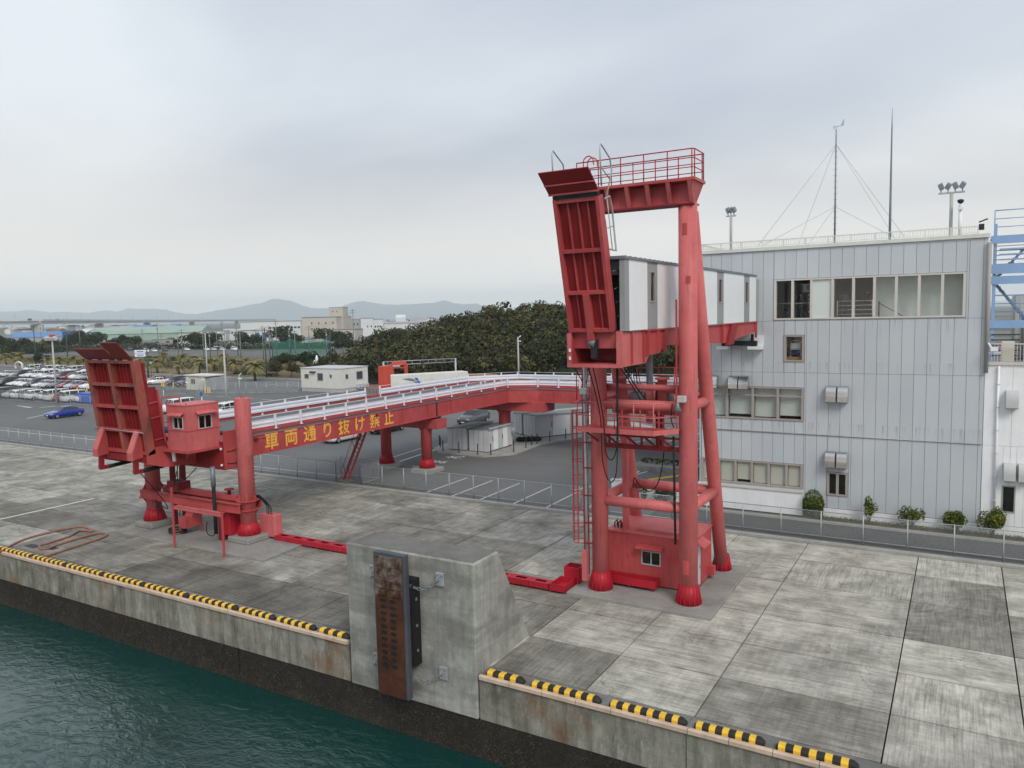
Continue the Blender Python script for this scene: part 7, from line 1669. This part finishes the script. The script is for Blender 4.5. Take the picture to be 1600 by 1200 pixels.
bld(96,108,518,590,14,'far_blue','dark blue square building right of the flyover pier',.1,[(.55,.7,1,.2,.2,.5)])
bld(8,97,527,600,25,'far_grey','long low sheds with blue roofs beneath the flyover',.05,gable=4.0,roofm='far_roofblue')
bld(309,352,517.5,500,20,'far_white','white two-storey office block right of the green hall',.1,[(.55,.75,8,.5,0,1)])
bld(348,376,513,510,20,'far_white','taller white office block left of the factory',.1,[(.55,.7,5,.5,0,1)])
bld(237,267,531,378,9,'far_grey','small grey concrete house with dark windows beyond the avenue',.35,[(.62,.82,2,.35,.0,1),(.12,.35,2,.35,0,1)])
bld(195,215,542,384,7,'far_white','small white cottage beyond the avenue',.2,[(.3,.65,2,.3,0,1)])
bld(264,271,540,372,3,'far_white','little white box hut beside the grey house',.2)
bld(276,300,530,400,9,'far_white','grey roofed house among trees beyond the avenue',.4,gable=2.6,roofm='far_grey')
bld(514,548,541,330,10,'far_white','low house with a bright light blue roof beside the wood',.2,gable=1.5,roofm='far_roofblue')
rb=random.Random(21); HOUSES=[]
COLN={'far_white':'white','far_grey':'grey','far_brown':'brown','far_beige':'beige'}
for k in range(46):
    if k<26: px=rb.uniform(-5,128) if k<14 else rb.uniform(130,330)
    else: px=rb.uniform(540,745)
    d_=rb.uniform(700,1500); w_=rb.uniform(9,24)/d_*1200; ty_=HOR(px)+ (12.1-rb.uniform(6,11))/d_*1200
    m_=rb.choice(['far_white','far_white','far_grey','far_beige','far_brown']); rf=rb.choice(['far_grey','far_brown','far_roofblue','far_grey'])
    z_='under the flyover' if k<14 else ('behind the green roofed hall' if k<26 else 'above the wood edge')
    o=bld(px-w_/2,px+w_/2,ty_,d_,rb.uniform(8,16),m_,'distant house',rb.uniform(-.4,.4),[(.35,.65,3,.4,0,1)] if d_<1000 else (),gable=rb.uniform(1,2.6),roofm=rf,name='house')
    HOUSES.append((z_,px,o,COLN[m_],{'far_grey':'grey','far_brown':'brown','far_roofblue':'blue'}[rf]))
for z_ in sorted({h[0] for h in HOUSES}):
    for r_,(zz_,px,o,cn,rn_) in enumerate(sorted([h for h in HOUSES if h[0]==z_],key=lambda h:h[1])):
        o['label']='small distant %s house with %s roof %s, %s from the left'%(cn,rn_,z_,ORD[r_]); o['group']='distant houses %s'%z_
# flyover
fo=thing('flyover',(-630,333,0),'long pale concrete flyover crossing the far left background','flyover')
PF=[(-260,560),(-60,650),(58,713),(155,950),(230,1220),(300,1550),(370,1950),(430,2500)]
pts=[]
for px,d_ in PF: p=AT(px,HOR(px),d_); pts.append(Vector((p.x,p.y,18.2)))
for i in range(len(pts)-1):
    p,q=pts[i],pts[i+1]; d=(q-p).normalized(); nn=Vector((-d.y,d.x,0)); L_=(q-p).length
    b=MB(); b.obox((p+q)/2-Vector((0,0,2.6)),d*(L_/2-.4),nn*3.0,Vector((0,0,1.5))); b.build('deck_girder','far_white',fo)
    b=MB(); b.obox((p+q)/2-Vector((0,0,.9)),d*(L_/2),nn*5.2,Vector((0,0,.2))); b.build('deck_slab','far_white',fo)
    b=MB(); b.obox((p+q)/2+nn*-5.0,d*(L_/2),nn*.15,Vector((0,0,.55))); b.build('parapet','far_white',fo)
    b=MB(); b.obox((p+q)/2+nn*5.0,d*(L_/2),nn*.15,Vector((0,0,.55))); b.build('parapet','far_white',fo)
    for f in ((0.0,) if i>0 else (.5,)):
        c=p.lerp(q,f); b=MB(); b.obox(Vector((c.x,c.y,7.0)),d*1.9,nn*5.0,Vector((0,0,6.6))); b.obox(Vector((c.x,c.y,13.85)),d*1.2,nn*3.0,Vector((0,0,.25))); b.build('pier','far_concrete',fo)
    for f in (.25,.5,.75):
        c=p.lerp(q,f)+nn*5.1; b=MB(); b.tube((c.x,c.y,17.5),(c.x,c.y,24 if i<3 else 26),.12,5); b.build('lamp_pole','far_grey',fo)
for k,px in enumerate((47,90)):
    d_=700+k*90; p=AT(px,HOR(px),d_); b=MB(); b.box(p.x-2.2,p.x+2.2,p.y-1,p.y+1,17.7,19.4); tag(b.build('passing_car','car_dark_grey',bevel=.35),'dark car crossing the flyover, %s from the left'%ORD[k],'car')
# utility poles with cross-arms; (px, base y, height)
UP_=[(57,575,508),(107,576,515),(20,553,513),(66,552,512),(126,548,508),(224,552,514),(232,590,540),(254,566,520),(286,562,514),(279,556,518),(319,562,520),(325,601,521),(329,560,516),(349,556,502),(353,562,515),(372,556,512),(377,565,516),(412,562,509),(417,591,512),(422,558,509),(433,556,501),(453,556,516),(462,560,516),(484,557,509),(511,557,514),(518,580,512),(554,560,483),(248,553,505),(340,556,512)]
UP_=[(a,b,(b-c)/(b-HOR(a))*12.1) for a,b,c in UP_]
def utility(px,py,h,lab,i):
    p=G(px,py); o=thing('utility_pole',(p.x,p.y,0),lab,'utility pole','utility poles along the avenue')
    gm='pole_green' if i in (0,1,6,18,25) else ('pole' if i in (11,) else 'pole_dark')
    b=MB(); b.tube((p.x,p.y,0),(p.x,p.y,h),.17,7,r1=.11); b.build('pole',gm,o)
    if gm=='pole_dark':
        for zz in (h-.4,h-1.1):
            b=MB(); b.bar((p.x-.8,p.y-.35,zz),(p.x+.8,p.y+.35,zz),.1,.1); b.build('cross_arm','pole_dark',o)
        if i%3==0:
            b=MB(); b.tube((p.x+.3,p.y-.2,h-2.4),(p.x+.3,p.y-.2,h-1.6),.25,8); b.build('transformer','far_grey',o)
    return o
ordU=sorted(range(len(UP_)),key=lambda i:UP_[i][0])
for r_,i in enumerate(ordU): utility(*UP_[i],'slender utility pole in the background, %s from the left'%(ORD[r_] if r_<24 else 'twenty-'+ORD[r_-20]),i)
RKS=[(ORD[r_] if r_<24 else 'twenty-'+ORD[r_-20]) for r_ in range(len(UP_))]
def RK(i): return RKS[ordU.index(i)]
wires=[(19,14),(14,21),(21,23),(23,26),(5,8),(8,12),(12,15),(15,19),(3,4),(4,5)]
for k,(a,c) in enumerate(wires):
    for lv in (.3,1.0):
        A=G(UP_[a][0],UP_[a][1]); B_=G(UP_[c][0],UP_[c][1]); A=Vector((A.x,A.y,UP_[a][2]-lv)); B_=Vector((B_.x,B_.y,UP_[c][2]-lv)); pts_=[]
        for s_ in range(7): f=s_/6; q=A.lerp(B_,f); q.z-=1.6*4*f*(1-f)*min(1,(A-B_).length/40); pts_.append(q)
        b=MB(); b.path(pts_,.03,4); tag(b.build('power_line','pole_dark'),'%s thin power line strung from the %s to the %s background utility pole'%('upper' if lv<.5 else 'lower',RK(a),RK(c)),'power line','power lines')
# transmission towers on the skyline
for k,(px,d_,h) in enumerate([(6,1500,26),(100,1300,24),(19,1800,22),(55,1700,30)]):
    p=AT(px,HOR(px),d_); o=thing('radio_mast',(p.x,p.y,0),'lattice mast on the skyline beyond the flyover, %s from the left'%ORD[[0,3,1,2][k]],'mast')
    b=MB()
    for sx,sy in ((-1,-1),(1,-1),(1,1),(-1,1)): b.tube((p.x+sx*2.5,p.y+sy*2.5,0),(p.x+sx*.4,p.y+sy*.4,h),.22,4)
    b.build('legs','far_grey',o)
    b=MB()
    for q in range(6): z=h*(.3+q*.12); w=2.5-(2.1)*(z/h); b.bar((p.x-w,p.y-w,z),(p.x+w,p.y-w,z+2),.2,.2); b.bar((p.x-w,p.y+w,z),(p.x+w,p.y+w,z+2),.2,.2)
    b.build('bracing','far_grey',o)
# green practice net
nt_=thing('green_net',(-243,222,0),'green safety net stretched between poles beyond the avenue','net')
NP=[(426,558),(455,557),(484,556),(514,555)]
for (a,c) in zip(NP[:-1],NP[1:]):
    A,B_=G(*a),G(*c); n=10; Vv=[]
    for s_ in range(n+1):
        f=s_/n; q=A.lerp(B_,f); Vv+=[(q.x,q.y,.3),(q.x,q.y,6.4-1.3*4*f*(1-f))]
    b=MB(); b.add(Vv,[(2*k,2*k+2,2*k+3,2*k+1) for k in range(n)]); b.build('net_sheet','green_net',nt_,fix=False)
for px,py in NP:
    p=G(px,py); b=MB(); b.tube((p.x,p.y,0),(p.x,p.y,7),.12,6); b.build('net_post','pole_green',nt_)
# white sculpture pillars in the park
for k,(px,py,h) in enumerate([(492,583,3.0),(496,584,4.2)]):
    p=G(px,py); b=MB(); b.lathe((p.x,p.y,0),[(.35,0),(.28,h*.6),(.34,h*.8),(.12,h)],10); tag(b.build('white_pillar','white'),'%s white stone pillar standing in the verge park'%('shorter','taller')[k],'pillar')
p=G(30,576); b=MB(); b.path(smoothpts([(p.x-1.8,p.y,0),(p.x-1.7,p.y,1.2),(p.x,p.y,1.9),(p.x+1.7,p.y,1.3),(p.x+1.8,p.y,0)]),.3,8); tag(b.build('bus_shelter','far_white'),'curved white shelter arch behind the parked cars at the left','shelter')

# ------------------------------------------------------------------ mountains and the air between
def ridge(name,prof,dist,depth,seed):
    xs=np.array([p[0] for p in prof],float); ys=np.array([p[1] for p in prof],float); r=np.random.default_rng(seed)
    px=np.arange(xs[0],xs[-1]+1,5.0); yy=np.interp(px,xs,ys)+r.normal(0,.25,len(px)); V=[]; rows=[(0,0),(.25,.35),(.5,.6),(.78,.85),(1.0,1.0),(1.3,.5),(1.6,0)]
    for (f,hf) in rows:
        for i,x in enumerate(px):
            d_=(dist-depth*(1-f)) if f<=1 else dist+(f-1)*900; z=12.1+(HOR(x)-yy[i])/1200*dist; p=AT(x,HOR(x),d_); jit=r.normal(0,.05)*(0 if f in(0,1.0,1.6) else 1)
            V.append((p.x,p.y,max(-1,z*(hf+jit)) if hf>0 else -1))
    n=len(px); F=np.array([(j*n+i,j*n+i+1,(j+1)*n+i+1,(j+1)*n+i) for j in range(len(rows)-1) for i in range(n-1)])
    return tag(npmesh(name,np.array(V),F,'mountain_hazed'),kind='structure')
ridge('hills',[(-300,490),(-100,489),(0,487),(20,487),(50,484),(80,488),(105,487),(140,489),(165,485),(185,487),(202,481.5),(215,483),(245,482),(262,484),(275,488),(295,490.5),(310,491),(345,489),(420,489),(500,487),(600,486),(700,484),(760,482),(780,484.5),(805,483),(830,474),(846,470.5),(862,474),(885,480),(950,483),(1100,478),(1400,472),(1700,470)],17500,1500,3)
ridge('hills',[(285,497),(310,490.5),(345,484),(370,481),(395,475.5),(412,473.5),(427,467),(441,468),(455,470),(475,478),(492,482),(515,481.5),(530,480),(555,472),(570,470),(585,473),(600,475.5),(620,476),(645,475),(672,474),(685,472),(695,469),(710,474),(725,475.5),(744,474),(760,480),(775,487),(790,492)],15500,1300,5)
hzm=bpy.data.materials.new('haze_air'); hzm.use_nodes=True; n_=hzm.node_tree; n_.nodes.clear()
vo=n_.nodes.new('ShaderNodeVolumePrincipled'); vo.inputs['Color'].default_value=(.86,.95,1.0,1); vo.inputs['Density'].default_value=1.05e-4; vo.inputs['Anisotropy'].default_value=.0
ou=n_.nodes.new('ShaderNodeOutputMaterial'); n_.links.new(vo.outputs[0],ou.inputs['Volume'])
fh=Vector((FW.x,FW.y,0)).normalized()
b=MB(); b.obox(fh*8890+Vector((0,0,262.4)),fh*9740,R0*18200,Vector((0,0,271.6))); hz_=b.build('haze',None); hz_.data.materials.append(hzm); tag(hz_,kind='stuff')
